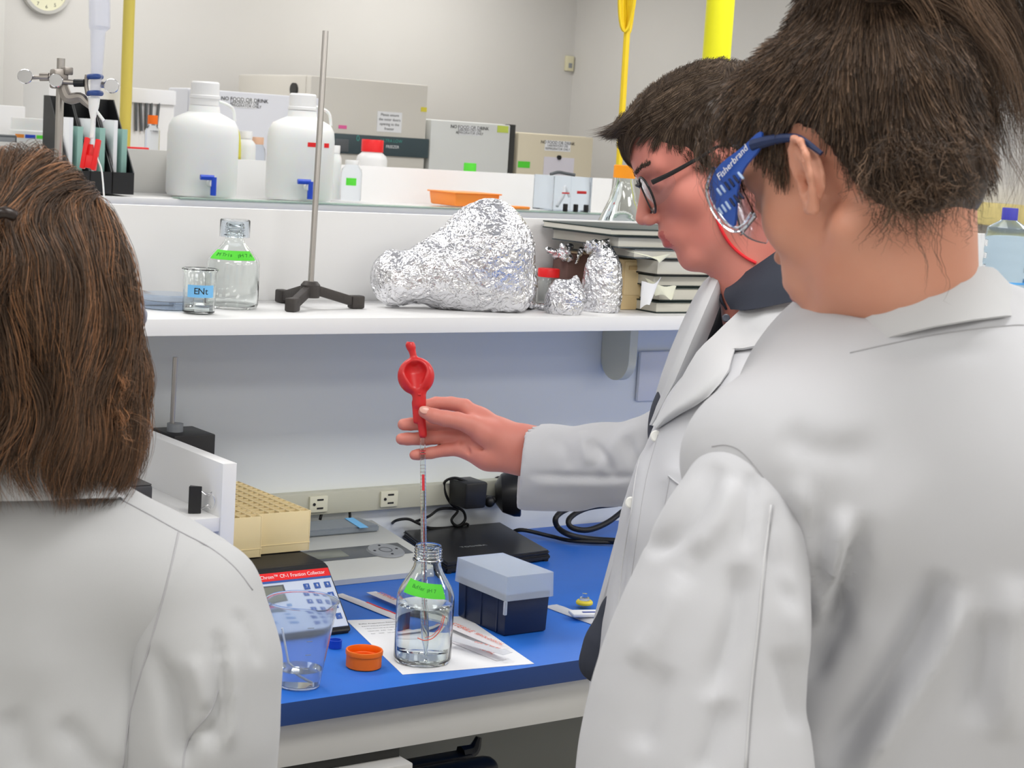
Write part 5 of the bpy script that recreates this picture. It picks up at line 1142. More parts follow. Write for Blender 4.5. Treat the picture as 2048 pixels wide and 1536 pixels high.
def clump(guides, n, R0, R1, seed=0, lenvar=.3, curl=0.0, curlf=3):
    rs = np.random.RandomState(seed); N, S1, _ = guides.shape; G_ = np.repeat(guides, n, 0); tt = np.linspace(0, 1, S1)
    off = rs.randn(N * n, 1, 3); off /= np.linalg.norm(off, axis=2, keepdims=True); off *= rs.rand(N * n, 1, 1) ** .5
    Rr = (R0 + (R1 - R0) * tt)[None, :, None]; P = G_ + off * Rr
    if curl:
        ph = np.repeat(rs.rand(N) * 6.28, n)[:, None]; fq = np.repeat(curlf * (.7 + .6 * rs.rand(N)), n)[:, None]; T = np.gradient(G_, axis=1); T /= np.maximum(np.linalg.norm(T, axis=2, keepdims=True), 1e-9)
        u = np.cross(T, np.array([.3, .5, .8])); u /= np.maximum(np.linalg.norm(u, axis=2, keepdims=True), 1e-9); v = np.cross(T, u); A = (curl * tt ** .8)[None, :]
        P = P + (A * np.cos(ph + fq * tt * 6.28))[:, :, None] * u + (A * np.sin(ph + fq * tt * 6.28))[:, :, None] * v
    # individual length: resample to a fraction
    fr = 1 - lenvar * rs.rand(N * n); s = tt[None, :] * fr[:, None] * (S1 - 1); i0 = np.clip(s.astype(int), 0, S1 - 2); w_ = (s - i0)[:, :, None]; ii = np.arange(N * n)[:, None]
    return P[ii, i0] * (1 - w_) + P[ii, i0 + 1] * w_, np.repeat(rs.rand(N), n) * .55 + rs.rand(N * n) * .45
def hair_object(name, par, sets, m, base=None):
    Vs, Qs, Ts, off = [], [], [], 0
    for paths, rad, tone in sets:
        V, Q, T_ = strands(paths, rad, tone); Vs.append(V); Qs.append(Q + off); Ts.append(T_); off += len(V)
    if base is not None:
        V, Q = base; Vs.append(V); Qs.append(Q + off); Ts.append(.18 + .15 * vnoise(V * 90, 3)); off += len(V)
    V = np.concatenate(Vs); o = npo(name, V, np.concatenate(Qs), m, par); at = o.data.attributes.new('strand_tone', 'FLOAT', 'POINT'); at.data.foreach_set('value', np.clip(np.concatenate(Ts), 0, 1).astype(np.float32)); return o
UZ = np.array([0, 0, 1.])
def dn(p, z): q = np.array(p, float); q[2] = z; return q
# ================================================================ the man holding the pipette (middle)
HM = HeadFrame(G(1431, 341, 2.36), 88, 23, -3)
skM = skin('skin_ruddy', (224, 152, 136), (208, 120, 108)); lipM = mat('lip_ruddy', (190, 96, 90), .45, sss=.1)
root = G(1520, 1500, 2.33)
tM = thing('person', 'man in open white lab coat and dark shirt holding up the red-topped pipette', 'person', (root[0], root[1], 0))
hs = head_solid(out=.30)
SM = Solid(); SM.fn(lambda P: hs(HM.loc(P).astype(np.float32)))
SM.cap(HM.w((-.035, 0, -.045)), G(1570, 590, 2.40), .056, .062, .02); SM.cap(HM.w((.02, 0, -.085)), G(1520, 600, 2.38), .040, .045, .025)
sh = G(1590, 690, 2.47); SM.cap(G(1590, 640, 2.42), sh, .07, .07, .04); SM.cap(G(1590, 640, 2.40), G(1560, 900, 2.38), .08, .10, .05)
arm = [(G(1480, 800, 2.50), .046), (G(1400, 890, 2.50), .042), (G(1260, 925, 2.57), .036), (G(1130, 905, 2.64), .029)]
SM.cap(sh, arm[0][0], .06, .048, .03); SM.chain(arm, .02)
shn = G(1665, 755, 2.28); en_ = dn(shn + np.array([.0, -.02, 0]), 1.13); wn_ = dn(en_ + np.array([-.06, .10, 0]), .93); SM.cap(G(1590, 640, 2.40), shn, .06, .045, .03); SM.chain([(shn, .045), (en_, .038), (wn_, .028)], .02); relaxed_hand(SM, wn_, np.array([-.25, .3, -.8]), np.array([-.3, .3, .5]))
DH = 2.655; mm = lambda p, k=.008: SM.chain([(G(x, y, DH + dd), r) for x, y, dd, r in p], k)
SM.cap(G(1130, 893, 2.645), G(1046, 882, DH + .003), .026, .0235, .012); SM.cap(G(1130, 922, 2.645), G(1046, 915, DH + .004), .026, .0215, .012)
mm([(1046, 884, .003, .0235), (1000, 868, .006, .022), (961, 840, .010, .0165), (930, 815, .013, .0120)], .012)      # index side of the palm
mm([(1046, 905, .004, .023), (990, 893, .010, .022), (935, 852, .018, .0125)], .012)
mm([(1040, 915, .006, .023), (985, 905, .010, .021), (930, 876, .018, .0125)], .012)
mm([(1040, 918, .004, .021), (975, 912, .003, .0185), (922, 898, .010, .0125)], .012)                                 # little finger side
mm([(1020, 893, -.004, .021), (975, 868, -.010, .0185), (943, 850, -.014, .0148)], .010)                              # ball of the thumb
mm([(943, 850, -.014, .0142), (915, 841, -.016, .0122), (890, 837, -.017, .0116), (868, 832, -.017, .0108), (849, 824, -.015, .0092)], .004)
mm([(930, 812, .013, .0112), (902, 807, .018, .0102), (872, 806, .019, .0093), (852, 811, .017, .0088), (836, 822, .013, .0083)], .0025)
mm([(935, 850, .018, .0115), (900, 847, .022, .0104), (858, 847, .023, .0100), (822, 848, .021, .0094), (807, 849, .018, .0090)], .0025)
mm([(930, 876, .018, .0115), (895, 874, .022, .0104), (852, 877, .023, .0102), (815, 878, .021, .0094), (803, 878, .018, .0088)], .0025)
mm([(922, 898, .010, .0110), (893, 900, .014, .0094), (862, 906, .015, .0088), (838, 909, .013, .0082), (829, 910, .011, .0078)], .0025)
for x0, y0, x1, y1, dd in ((905, 853, 940, 905, -.004), (945, 890, 985, 905, -.013), (912, 860, 925, 880, .0)): SM.cap(G(x0, y0, DH + dd), G(x1, y1, DH + dd), .002, .002, .006, 's')
allp = np.stack([HM.o, G(800, 870, DH), G(1600, 1000, 2.4), sh, wn_ - (0, 0, .08), shn]); lo = allp.min(0) - .18; hi = allp.max(0) + .16
V, Q = snet(SM, lo, hi, .0021); V = relax(V, Q, 2, .4)
bodyM = npo('body', V, Q, [skM, lipM], tM)
def paint_lips(o, HF, par):
    me = o.data; M_ = np.array(par.matrix_basis); n = len(me.polygons); c = np.empty(n * 3, np.float32); me.polygons.foreach_get('center', c); c = c.reshape(-1, 3) @ M_[:3, :3].T + M_[:3, 3]; q = HF.loc(c)
    k = (q[:, 0] > .085) & (np.abs(q[:, 1]) < .022) & (q[:, 2] < -.0455 + .0 * q[:, 1]) & (q[:, 2] > -.0695); me.polygons.foreach_set('material_index', k.astype(np.int32))
paint_lips(bodyM, HM, tM)
nail = mat('fingernail', (222, 164, 150), .3, coat=.2)
bvM = bvh_of(bodyM); pts = []
h = cast(bvM, 849, 820)
if h[0] is not None:
    b = B(); ball(b, (0, 0, 0), 1, frame(h[0] + h[1] * .0002, Vector(G(868, 826, DH) - G(847, 820, DH)), h[1]), (.0078, .0058, .0012)); ob('thumbnail', b, nail, tM, 180, world=True)
# shirt, collar
dk = mat('dark_shirt', (52, 56, 68), .85, bump=.15, bscale=700); dkp = mat('dark_placket', (44, 48, 60), .85)
S_ = Solid(); S_.cap(G(1580, 630, 2.43), G(1500, 860, 2.44), .090, .105, .04); S_.cap(G(1500, 860, 2.44), G(1450, 1300, 2.42), .105, .10, .05); S_.cap(G(1500, 870, 2.44), G(1440, 860, 2.45), .09, .09, .05)
S_.chain([(G(1262, 1150, 2.33), .012), (G(1232, 1220, 2.33), .016), (G(1208, 1290, 2.33), .022), (G(1196, 1325, 2.33), .020), (G(1212, 1345, 2.33), .014)], .012); S_.chain([(G(1300, 1200, 2.36), .04), (G(1260, 1290, 2.35), .045), (G(1250, 1320, 2.35), .04)], .02)
allp = np.stack([G(1150, 1400, 2.3), G(1700, 500, 2.6), G(1500, 900, 2.4)]); lo = allp.min(0) - .15; hi = allp.max(0) + .15
coat_mesh('shirt', tM, S_, lo, hi, .005, [([(1480, 640), (1440, 720), (1400, 760)], -.004, 8)], .003, 5, m=dk)
# pointed dark collar
def slab(name, par, pts, nrm, th, m, bend=0, bev=.0008, bm=None):
    b = bm or B(); P_ = [Vector(p) for p in pts]; n = Vector(nrm).normalized(); a = [b.verts.new(p) for p in P_]; c = [b.verts.new(p + n * th) for p in P_]; k = len(P_)
    b.faces.new(a[::-1]); b.faces.new(c)
    for i in range(k): b.faces.new((a[i], a[(i + 1) % k], c[(i + 1) % k], c[i]))
    if bm is None: return ob(name, b, m, par, 30, world=True)
def patch(name, par, P4, m, bulge=(0, 0, 0), nu=10, nv=10, th=.0022, ripple=0.0):
    """curved cloth panel from four edge curves given as a grid of control points (rows x cols)"""
    rows = [cr(r, nu // max(1, (len(r) - 1)) or 1) for r in P4]; n = min(len(r) for r in rows); cols = [cr([r[min(i, len(r) - 1)] for r in rows], max(2, nv // max(1, len(rows) - 1))) for i in range(n)]
    g = [[Vector(p) for p in c] for c in cols]; a = B(); A_ = []; C_ = []
    for i, c in enumerate(g):
        ra, rc = [], []
        for j, p in enumerate(c):
            u_ = g[min(i + 1, n - 1)][j] - g[max(i - 1, 0)][j]; v_ = g[i][min(j + 1, len(c) - 1)] - g[i][max(j - 1, 0)]; nn = u_.cross(v_).normalized()
            if nn.dot(Vector(AF)) > 0: nn = -nn
            q = p + nn * (ripple * math.sin(i * .9 + j * .5)) + Vector(bulge) * math.sin(math.pi * i / (n - 1)) * math.sin(math.pi * j / (len(c) - 1)); ra.append(a.verts.new(q + nn * th)); rc.append(a.verts.new(q - nn * th * .3))
        A_.append(ra); C_.append(rc)
    m_ = len(g[0])
    for i in range(n - 1):
        for j in range(m_ - 1): a.faces.new((A_[i][j], A_[i + 1][j], A_[i + 1][j + 1], A_[i][j + 1])); a.faces.new((C_[i][j + 1], C_[i + 1][j + 1], C_[i + 1][j], C_[i][j]))
        a.faces.new((A_[i][0], C_[i][0], C_[i + 1][0], A_[i + 1][0])); a.faces.new((A_[i + 1][-1], C_[i + 1][-1], C_[i][-1], A_[i][-1]))
    for j in range(m_ - 1): a.faces.new((A_[0][j + 1], C_[0][j + 1], C_[0][j], A_[0][j])); a.faces.new((A_[-1][j], C_[-1][j], C_[-1][j + 1], A_[-1][j + 1]))
    return ob(name, a, m, par, 60, world=True)
patch('shirt_collar', tM, [[G(1462, 566, 2.36), G(1520, 528, 2.31), G(1600, 470, 2.29)], [G(1450, 590, 2.34), G(1520, 568, 2.29), G(1620, 540, 2.27)], [G(1464, 618, 2.33), G(1500, 620, 2.29), G(1600, 600, 2.27)]], dk)
patch('shirt_collar', tM, [[G(1462, 562, 2.40), G(1452, 556, 2.44), G(1448, 552, 2.47)], [G(1440, 590, 2.36), G(1436, 592, 2.42), G(1444, 585, 2.47)], [G(1452, 620, 2.36), G(1446, 615, 2.42), G(1450, 600, 2.47)]], dkp)
for x, y in ((1452, 636), (1424, 700)):
    q = Vector(G(x, y, 2.322 + (y - 636) * .0002)); b = B(); lathe(b, [(0, .001), (.004, .0016), (.0052, .001), (.0052, 0), (0, 0)], 20, frame(q, Vector(AR), -Vector(AF))); ob('shirt_button', b, mat('dark_button', (70, 74, 86), .35), tM, world=True)
# coat: far front edge, sleeve, near front
S_ = Solid(); S_.chain([(G(1560, 590, 2.56), .05), (G(1500, 760, 2.56), .085), (G(1420, 880, 2.53), .078), (G(1310, 925, 2.545), .062), (G(1200, 928, 2.60), .0565), (G(1100, 931, 2.645), .0570), (G(1046, 934, 2.668), .0590)], .02)
S_.cap(G(1150, 975, 2.62), G(1060, 968, 2.655), .035, .036, .02)
S_.cap(G(960, 900, 2.70), G(1150, 925, 2.63), .052, .046, .002, 's')
S_.ops.append(('f', 'i', .0015, lambda P: -((P - G(1042, 930, 2.66)) @ (AR * .995 + AD * .10))))
allp = np.stack([G(1040, 930, 2.66), G(1600, 560, 2.56), G(1500, 950, 2.4)]); lo = allp.min(0) - .12; hi = allp.max(0) + .12
V0 = coat_mesh('coat_sleeve', tM, S_, lo, hi, .0036, [([(1290, 850), (1240, 880), (1200, 950)], .006, 14), ([(1180, 880), (1205, 910), (1225, 955)], -.006, 10), ([(1250, 870), (1270, 920), (1300, 960)], -.006, 12), ([(1055, 950), (1140, 953), (1230, 955), (1275, 952)], -.0045, 7), ([(1060, 966), (1150, 968), (1260, 968)], .004, 14), ([(1100, 870), (1130, 900), (1140, 940)], -.003, 14), ([(1165, 862), (1170, 900), (1185, 930)], .004, 12)], .0022, 8)
S_ = Solid()
S_.chain([(G(1645, 785, 2.36), .122), (G(1540, 915, 2.34), .142), (G(1490, 1080, 2.33), .150), (G(1462, 1300, 2.33), .158), (G(1440, 1520, 2.33), .170)], .05)
S_.cap(G(1600, 665, 2.38), G(1650, 745, 2.29), .065, .066, .04)
bz = G(1440, 1520, 2.33); S_.chain([(bz, .17), (dn(bz + np.array([-.01, .0, 0]), .62), .19)], .05)
# open front: the slot where the shirt shows
S_.ops.append(('f', 'i', .004, lambda P: .55 - P[:, 2]))
allp = np.stack([G(1200, 1500, 2.3), G(1800, 500, 2.4), dn(bz, .5)]); lo = allp.min(0) - .24; hi = allp.max(0) + .24
coatM_cr = [([(1262, 980), (1240, 1150), (1232, 1250)], -.006, 9), ([(1330, 960), (1300, 1100), (1270, 1200)], -.006, 16), ([(1290, 900), (1275, 1000), (1262, 1120)], .005, 12), ([(1420, 780), (1380, 850), (1350, 940)], -.008, 18), ([(1480, 720), (1430, 820), (1400, 880)], .006, 18), ([(1590, 650), (1580, 740), (1560, 800)], -.003, 14)]
S2_ = Solid(); S2_.chain([(G(1652, 742, 2.285), .066), (shn + (0, 0, -.06), .064), (en_, .062), (wn_, .054)], .03); S2_.cap(wn_ - (0, 0, .10), wn_ + (0, 0, .02), .045, .043, .003, 's'); a2 = np.stack([shn + (0, 0, .05), en_, wn_]); coat_mesh('coat_sleeve', tM, S2_, a2.min(0) - .12, a2.max(0) + .12, .006, (), .003, 12)
coatM = coat_mesh('lab_coat', tM, S_, lo, hi, .0055, coatM_cr, .003, 11)
bvC = bvh_of(coatM)
def on(bv, x, y, lift=.002, D=2.3):
    for dx in (0, 8, 16, 28, 44):
        h = cast(bv, x + dx, y)
        if h[0] is not None: d = (h[0] - Vector(CAM)).dot(Vector(AF)) - lift; return Vector(G(x, y, min(d, 2.31)))
    return Vector(G(x, y, D))
# far lapel strip falling from the collar behind the shirt opening
patch('far_lapel', tM, [[G(1456, 548, 2.40), G(1436, 546, 2.37), G(1412, 566, 2.44)], [G(1437, 604, 2.37), G(1414, 596, 2.345), G(1388, 606, 2.44)], [G(1404, 690, 2.37), G(1376, 682, 2.34), G(1344, 706, 2.46)], [G(1364, 766, 2.37), G(1344, 762, 2.345), G(1318, 784, 2.46)], [G(1316, 858, 2.38), G(1306, 850, 2.38), G(1298, 852, 2.46)]], clothsh, th=.004)
# near lapel with notch and collar leaf
L_ = lambda x, y, l=.006: on(bvC, x, y, l, 2.25)
rowsL = [[(1570, 548), (1620, 575), (1660, 560)], [(1505, 602), (1545, 645), (1585, 622)], [(1463, 639), (1492, 672), (1512, 694)], [(1428, 674), (1452, 700), (1470, 700)], [(1396, 706), (1428, 742), (1458, 742)], [(1365, 760), (1388, 790), (1418, 792)], [(1336, 808), (1348, 822), (1362, 824)], [(1308, 852), (1313, 854), (1320, 850)]]
patch('near_lapel', tM, [[Vector(G(r[0][0], r[0][1], 2.315)), L_(r[1][0], r[1][1], .020), L_(r[2][0], r[2][1], .010)] for r in rowsL], clothsh, th=.0025)
# chest pocket and seams
b = B(); 
pk = [L_(1345, 958, .002), L_(1362, 966, .002), L_(1352, 1010, .002), L_(1336, 1070, .002), L_(1312, 1065, .002), L_(1320, 1010, .002), L_(1335, 965, .002)]
seam('pocket_edge', tM, bvC, [(1338, 952), (1350, 962), (1363, 972)], .0014, cloth, .001); seam('pocket_edge', tM, bvC, [(1340, 955), (1330, 1010), (1318, 1070)], .0008, seamm)
seam('front_hem', tM, bvC, [(1296, 858), (1272, 950), (1262, 1030), (1246, 1120), (1236, 1220)], .0011, clothsh)
seam('front_seam', tM, bvC, [(1316, 870), (1292, 960), (1276, 1060), (1262, 1160)], .0006, seamm); seam('shoulder_seam', tM, bvC, [(1596, 640), (1592, 700), (1590, 770)], .0007, seamm)
# far front panel of the coat hanging open below the arm
patch('far_front_panel', tM, [[G(1290, 985, 2.42), G(1270, 1000, 2.38), G(1254, 1010, 2.42)], [G(1262, 1100, 2.39), G(1236, 1105, 2.36), G(1222, 1120, 2.41)], [G(1240, 1180, 2.38), G(1214, 1185, 2.36), G(1202, 1195, 2.41)], [G(1222, 1240, 2.38), G(1200, 1240, 2.38), G(1190, 1250, 2.42)]], cloth, th=.003, ripple=.001)
patch('far_front_panel', tM, [[G(1260, 1330, 2.36), G(1215, 1345, 2.34), G(1184, 1350, 2.42)], [G(1240, 1450, 2.36), G(1205, 1450, 2.34), G(1178, 1450, 2.41)], [G(1230, 1560, 2.36), G(1195, 1560, 2.34), G(1172, 1560, 2.40)]], cloth, th=.003, ripple=.001)
for x, y in ((1312, 872), (1262, 1005)): 
    q = L_(x, y, .004); b = B(); lathe(b, [(0, .0012), (.006, .0018), (.0075, .001), (.0075, 0), (0, 0)], 24, frame(q, Vector(AR), -Vector(AF))); ob('coat_button', b, btn, tM, world=True)
legs(tM, bz[0] + .02, bz[1] + .02, -.8, .6, .60, mat('dark_trousers', (46, 48, 56), .85), mat('black_shoe', (30, 28, 28), .35))
# glasses
gl = mat('lens_clear', (245, 248, 252), .03, trans=1, ior=1.25); hw = HM.w
g_ = thing('safety_glasses', None, None, tuple(HM.o)); 
for k_ in ('label', 'category'): 
    if k_ in g_: del g_[k_]
g_.parent = tM; g_.matrix_parent_inverse = Matrix.Identity(4); g_.location = tuple(Vector(HM.o) - tM.location); GI = Matrix.Translation(tuple(HM.o)).inverted()
for s in (-1, 1):
    b = B(); tube(b, [hw((.088, s * .066, .016)), hw((.060, s * .073, .017)), hw((.02, s * .078, .021)), hw((-.012, s * .080, .024)), hw((-.030, s * .080, .006))], [.0034, .0030, .0024, .0020, .0015], 8, smooth=5)
    b.verts.ensure_lookup_table(); bmesh.ops.transform(b, matrix=GI, verts=b.verts); ob('temple', b, M['black'], g_)
    b = B(); rim = [hw((.098 - abs(a_) * .16 * .3, s * y_, z_)) for y_, z_, a_ in ((.010, .022, 0), (.034, .029, .02), (.058, .022, .06), (.064, .004, .09), (.056, -.012, .07), (.034, -.020, .02), (.014, -.012, 0))]
    tube(b, rim, .0016, 8, smooth=4, closed=True); bmesh.ops.transform(b, matrix=GI, verts=b.verts); ob('rim', b, M['black'] if s > 0 else M['black'], g_)
    b = B(); cen = sum((Vector(r) for r in rim), Vector()) / 7; R_ = cr([tuple(r) for r in rim], 4, True); vs = [b.verts.new(p) for p in R_]; c0 = b.verts.new(cen + Vector(HM.f) * .003); vb = [b.verts.new(p - Vector(HM.f) * .0016) for p in R_]; c1 = b.verts.new(cen + Vector(HM.f) * .0014)
    for i in range(len(vs)): j = (i + 1) % len(vs); b.faces.new((vs[i], vs[j], c0)); b.faces.new((vb[j], vb[i], c1)); b.faces.new((vs[j], vs[i], vb[i], vb[j]))
    bmesh.ops.transform(b, matrix=GI, verts=b.verts); ob('lens', b, gl, g_, 60)
    b = B(); vs = []
    for i in range(9):
        u = i / 8; vs.append((b.verts.new(hw((.094 - .034 * u, s * (.066 + .006 * u), .020 - .002 * u))), b.verts.new(hw((.094 - .034 * u, s * (.066 + .006 * u), -.014 + .018 * u * u))), b.verts.new(hw((.094 - .034 * u, s * (.0645 + .006 * u), .020 - .002 * u))), b.verts.new(hw((.094 - .034 * u, s * (.0645 + .006 * u), -.014 + .018 * u * u)))))
    for i in range(8): a, c = vs[i], vs[i + 1]; b.faces.new((a[0], c[0], c[1], a[1])); b.faces.new((a[3], c[3], c[2], a[2])); b.faces.new((a[1], c[1], c[3], a[3])); b.faces.new((a[2], c[2], c[0], a[0]))
    b.faces.new((vs[0][0], vs[0][1], vs[0][3], vs[0][2])); b.faces.new((vs[8][0], vs[8][2], vs[8][3], vs[8][1])); bmesh.ops.transform(b, matrix=GI, verts=b.verts); ob('side_shield', b, gl, g_, 60)
b = B(); tube(b, [hw((.099, .010, .020)), hw((.103, 0, .023)), hw((.099, -.010, .020))], .0018, 8, smooth=4); bmesh.ops.transform(b, matrix=GI, verts=b.verts); ob('bridge', b, M['black'], g_)
# red retaining cord from the ear round the jaw
def onb(bv, x, y, lift, D): 
    h = cast(bv, x, y); return h[0] - Vector(ray(x, y)).normalized() * lift if h[0] is not None else Vector(G(x, y, D))
b = B(); tube(b, [onb(bvM, x, y, .002, 2.3) for x, y in ((1418, 350), (1421, 385), (1430, 425), (1443, 460), (1462, 490), (1488, 513), (1512, 526))], .0021, 8, smooth=5); lab(ob('retaining_cord', b, mat('cord_red', (226, 40, 48), .5), tM, world=True), 'red cord')
# hair
envM = lambda P: (lambda q: smin(ell_sdf(q, (-.016, 0, .048), (.104, .082, .093)), ell_sdf(q, (.030, 0, .068), (.076, .070, .062)), .02))(HM.loc(P).astype(np.float32))
rs = np.random.RandomState(3)
def scalp_pts(HF, env, n, keep, rs, rad=.14):
    out = []
    while sum(len(o) for o in out) < n:
        d = rs.randn(n, 3); d /= np.linalg.norm(d, axis=1, keepdims=True); P = HF.o + (HF.M @ (np.array([[0], [0], [.045]]) + d.T * .16)).T; c = HF.w((0, 0, .045))
        lo_ = np.zeros(len(P)); hi_ = np.ones(len(P))
        for _ in range(16): mid = (lo_ + hi_) / 2; q = c + (P - c) * mid[:, None]; ins = env(q) < 0; lo_ = np.where(ins, mid, lo_); hi_ = np.where(ins, hi_, mid)
        q = c + (P - c) * lo_[:, None]; k = keep(HF.loc(q)); out.append(q[k])
    return np.concatenate(out)[:n]
def keepM(q):
    x, y, z = q.T; ay = np.abs(y)
    line = np.interp(x, [-.12, -.06, -.036, -.030, -.012, .004, .020, .026, .045, .065, .085], [-.062, -.060, -.050, .022, .036, .030, -.016, -.014, .044, .070, .080])
    return (z > line) | ((x > .045) & (ay < .03) & (z > .082))
def flowM(P, t):
    q = HM.loc(P); x, y, z = q.T; sd = np.clip((.085 - z) / .05, 0, 1); d = np.stack([1.0 - .75 * sd, -.25 * (1 - sd) * np.sign(y) * 0 - .25, -.25 - .9 * sd], 1); d[x < -.05] += (-.5, 0, -.6); return d @ HM.M.T
roots = scalp_pts(HM, envM, 2300, keepM, rs); qz = HM.loc(roots)
g1 = grow(roots, envM, flowM, 12, .0036, .004, .30, 30, 4)
fr_ = np.zeros(len(roots)); 
ln = np.clip((qz[:, 2] - .02) / .07, .30, 1) * np.where(qz[:, 0] > .05, 1.15, 1)
ii = np.linspace(0, 1, 13)[None] * ln.clip(0, 1)[:, None] * 12; i0 = np.clip(ii.astype(int), 0, 11); w_ = (ii - i0)[:, :, None]; ar = np.arange(len(g1))[:, None]; g1 = g1[ar, i0] * (1 - w_) + g1[ar, i0 + 1] * w_
p1, t1 = clump(g1, 14, .0045, .0035, 5, .35)
# fringe swept forward past the forehead
fr0 = np.array([HM.w((.060 + .03 * rs.rand(), -.055 + .10 * rs.rand(), .112 - .02 * rs.rand())) for _ in range(110)]); tgt = G(1216, 268, 2.37)
S1 = 13; tt = np.linspace(0, 1, S1)[None, :, None]; mid = np.array([HM.w((.105, (HM.loc(p[None])[0, 1]) * .8, .098)) for p in fr0]); end = tgt + rs.randn(len(fr0), 3) * np.array([.010, .014, .005]) + (HM.u * -.002)
g2 = (1 - tt) ** 2 * fr0[:, None] + 2 * tt * (1 - tt) * mid[:, None] + tt ** 2 * end[:, None]; p2, t2 = clump(g2, 26, .008, .0035, 6, .45)
V, Q = snet(lambda P: np.maximum(envM(P) + .0035, np.where(keepM(HM.loc(P)), -.01, .004)), HM.o - .16, HM.o + .2, .0035); 
hmM = hair_mat('hair_short_brown', (56, 46, 40), (150, 128, 108)); hair_object('hair', tM, [(p1, np.full(len(p1), .00022), t1), (p2, np.full(len(p2), .00022), t2)], hmM, (relax(V, Q, 2), Q))
# brows
br = np.array([HM.w((.0985 - .42 * a_, s * (.012 + a_ * 1.15), .037 + .004 * math.sin(a_ * 60))) for s in (-1, 1) for a_ in np.linspace(.0, .036, 260)]) + rs.randn(520, 3) * .0012; d_ = np.array([-.25, 0, .1]) @ HM.M.T
br = np.array([np.array((lambda h: h[0] + h[1] * .0010)(bvM.find_nearest(Vector(p)))) for p in br]); pb_ = br[:, None] + np.linspace(0, .008, 5)[None, :, None] * (HM.f * -.35 + HM.u * .25 + rs.randn(len(br), 3) * .2)[:, None]; hair_object('eyebrow', tM, [(pb_, np.full(len(br), .0004), rs.rand(len(br)) * .5)], hmM)
# ================================================================ the safety filler and pipette in his hand
DP = 2.655
tF = thing('pipette_filler', 'red rubber pipette filler with ring bulb between thumb and finger of the man', 'pipette filler', tuple(G(838, 790, DP)))
S_ = Solid(); fM = np.stack([AR, -AD, -AF], 1); c = G(832, 752, DP)
S_.ops.append(('f', 'u', .01, lambda P: ell_sdf((P - c) @ fM, (0, 0, 0), (.0272, .0280, .0160))))
S_.ops.append(('f', 's', .004, lambda P: cap_sdf((P - c) @ fM, (-.0002, .0065, .0150), (.0015, -.0175, .0185), .0170, .0080)))
S_.cap(G(829, 722, DP), G(826, 708, DP), .0052, .0048, .004); S_.cap(G(826, 708, DP), G(822, 693, DP), .0050, .0062, .001); S_.cap(G(822, 694, DP), G(820.5, 690, DP), .0070, .0070, .0012)
S_.cap(G(838, 786, DP), G(839, 808, DP), .0105, .0098, .004); S_.cap(G(839, 806, DP), G(846, 869, DP), .0070, .0060, .003); S_.cap(G(830, 806, DP - .001), G(832, 842, DP - .001), .0046, .0042, .003)
S_.cap(G(821, 685, DP), G(821, 694, DP), .0042, .0036, .001, 's')
V, Q = snet(S_, c - .09, c + .12, .0011); npo('bulb', relax(V, Q, 2, .4), Q, M['red'], tF)
b = B(); tube(b, [G(836, 789, DP - .0105), G(842, 789, DP - .0108)], .0016, 8); ob('valve_ball', b, M['red'], tF, world=True)
top = G(845, 862, DP); bot = np.array([bp_.x + .0035, bp_.y - .002, BZ + .0100])
tP = thing('glass_pipette', 'clear glass pipette with red markings reaching down into the open glass bottle', 'pipette', tuple(bot))
ax_ = (top - bot); L = np.linalg.norm(ax_); PM_ = tP.matrix_basis.inverted() @ frame(Vector(bot), Vector(ax_).orthogonal(), Vector(ax_)); 
PM_ = tP.matrix_basis.inverted() @ Matrix.Translation(Vector(bot)) @ Vector((0, 0, 1)).rotation_difference(Vector(ax_)).to_matrix().to_4x4()
b = B(); lathe(b, [(.0009, 0), (.0016, .0), (.0022, .010), (.0043, .030), (.0043, L), (.0031, L), (.0031, .031), (.0012, .011), (.0007, .0005)], 28, PM_, closed=True); ob('tube', b, M['glass'], tP, 50)
rm = mat('mark_red', (226, 60, 70), .5)
for k, z in enumerate((L - .030, L - .034)): b = B(); lathe(b, [(.0043, z), (.0045, z), (.0045, z + .0011), (.0043, z + .0011)], 24, PM_, closed=True); ob('red_ring', b, rm, tP)
pc = math.radians(-120)
for z0, z1, w2, nm in ((L - .088, L - .064, .8, 'print_block'), (.05, L - .12, .12, 'scale_line')):
    bm = B(); fn = wrap(lambda z: .00435, pc - w2 / 2, pc + w2 / 2, z0, z1)
    pts4 = [[PM_ @ Vector(fn(u / 4, v)[0]) + (PM_.to_3x3() @ Vector(fn(u / 4, v)[1])) * .00015 for u in range(5)] for v in (0, 1)]
    va = [[bm.verts.new(p) for p in r] for r in pts4]
    for i in range(4): bm.faces.new((va[0][i], va[0][i + 1], va[1][i + 1], va[1][i]))
    ob(nm, bm, rm, tP)
bm = B()
for k in range(46): z = .05 + k * .0052; lathe(bm, [(.0043, z), (.00445, z), (.00445, z + .0003), (.0043, z + .0003)], 16, PM_, closed=True)
o = ob('graduation', bm, mat('grad_grey', (150, 120, 125), .6), tP); o['kind'] = 'stuff'
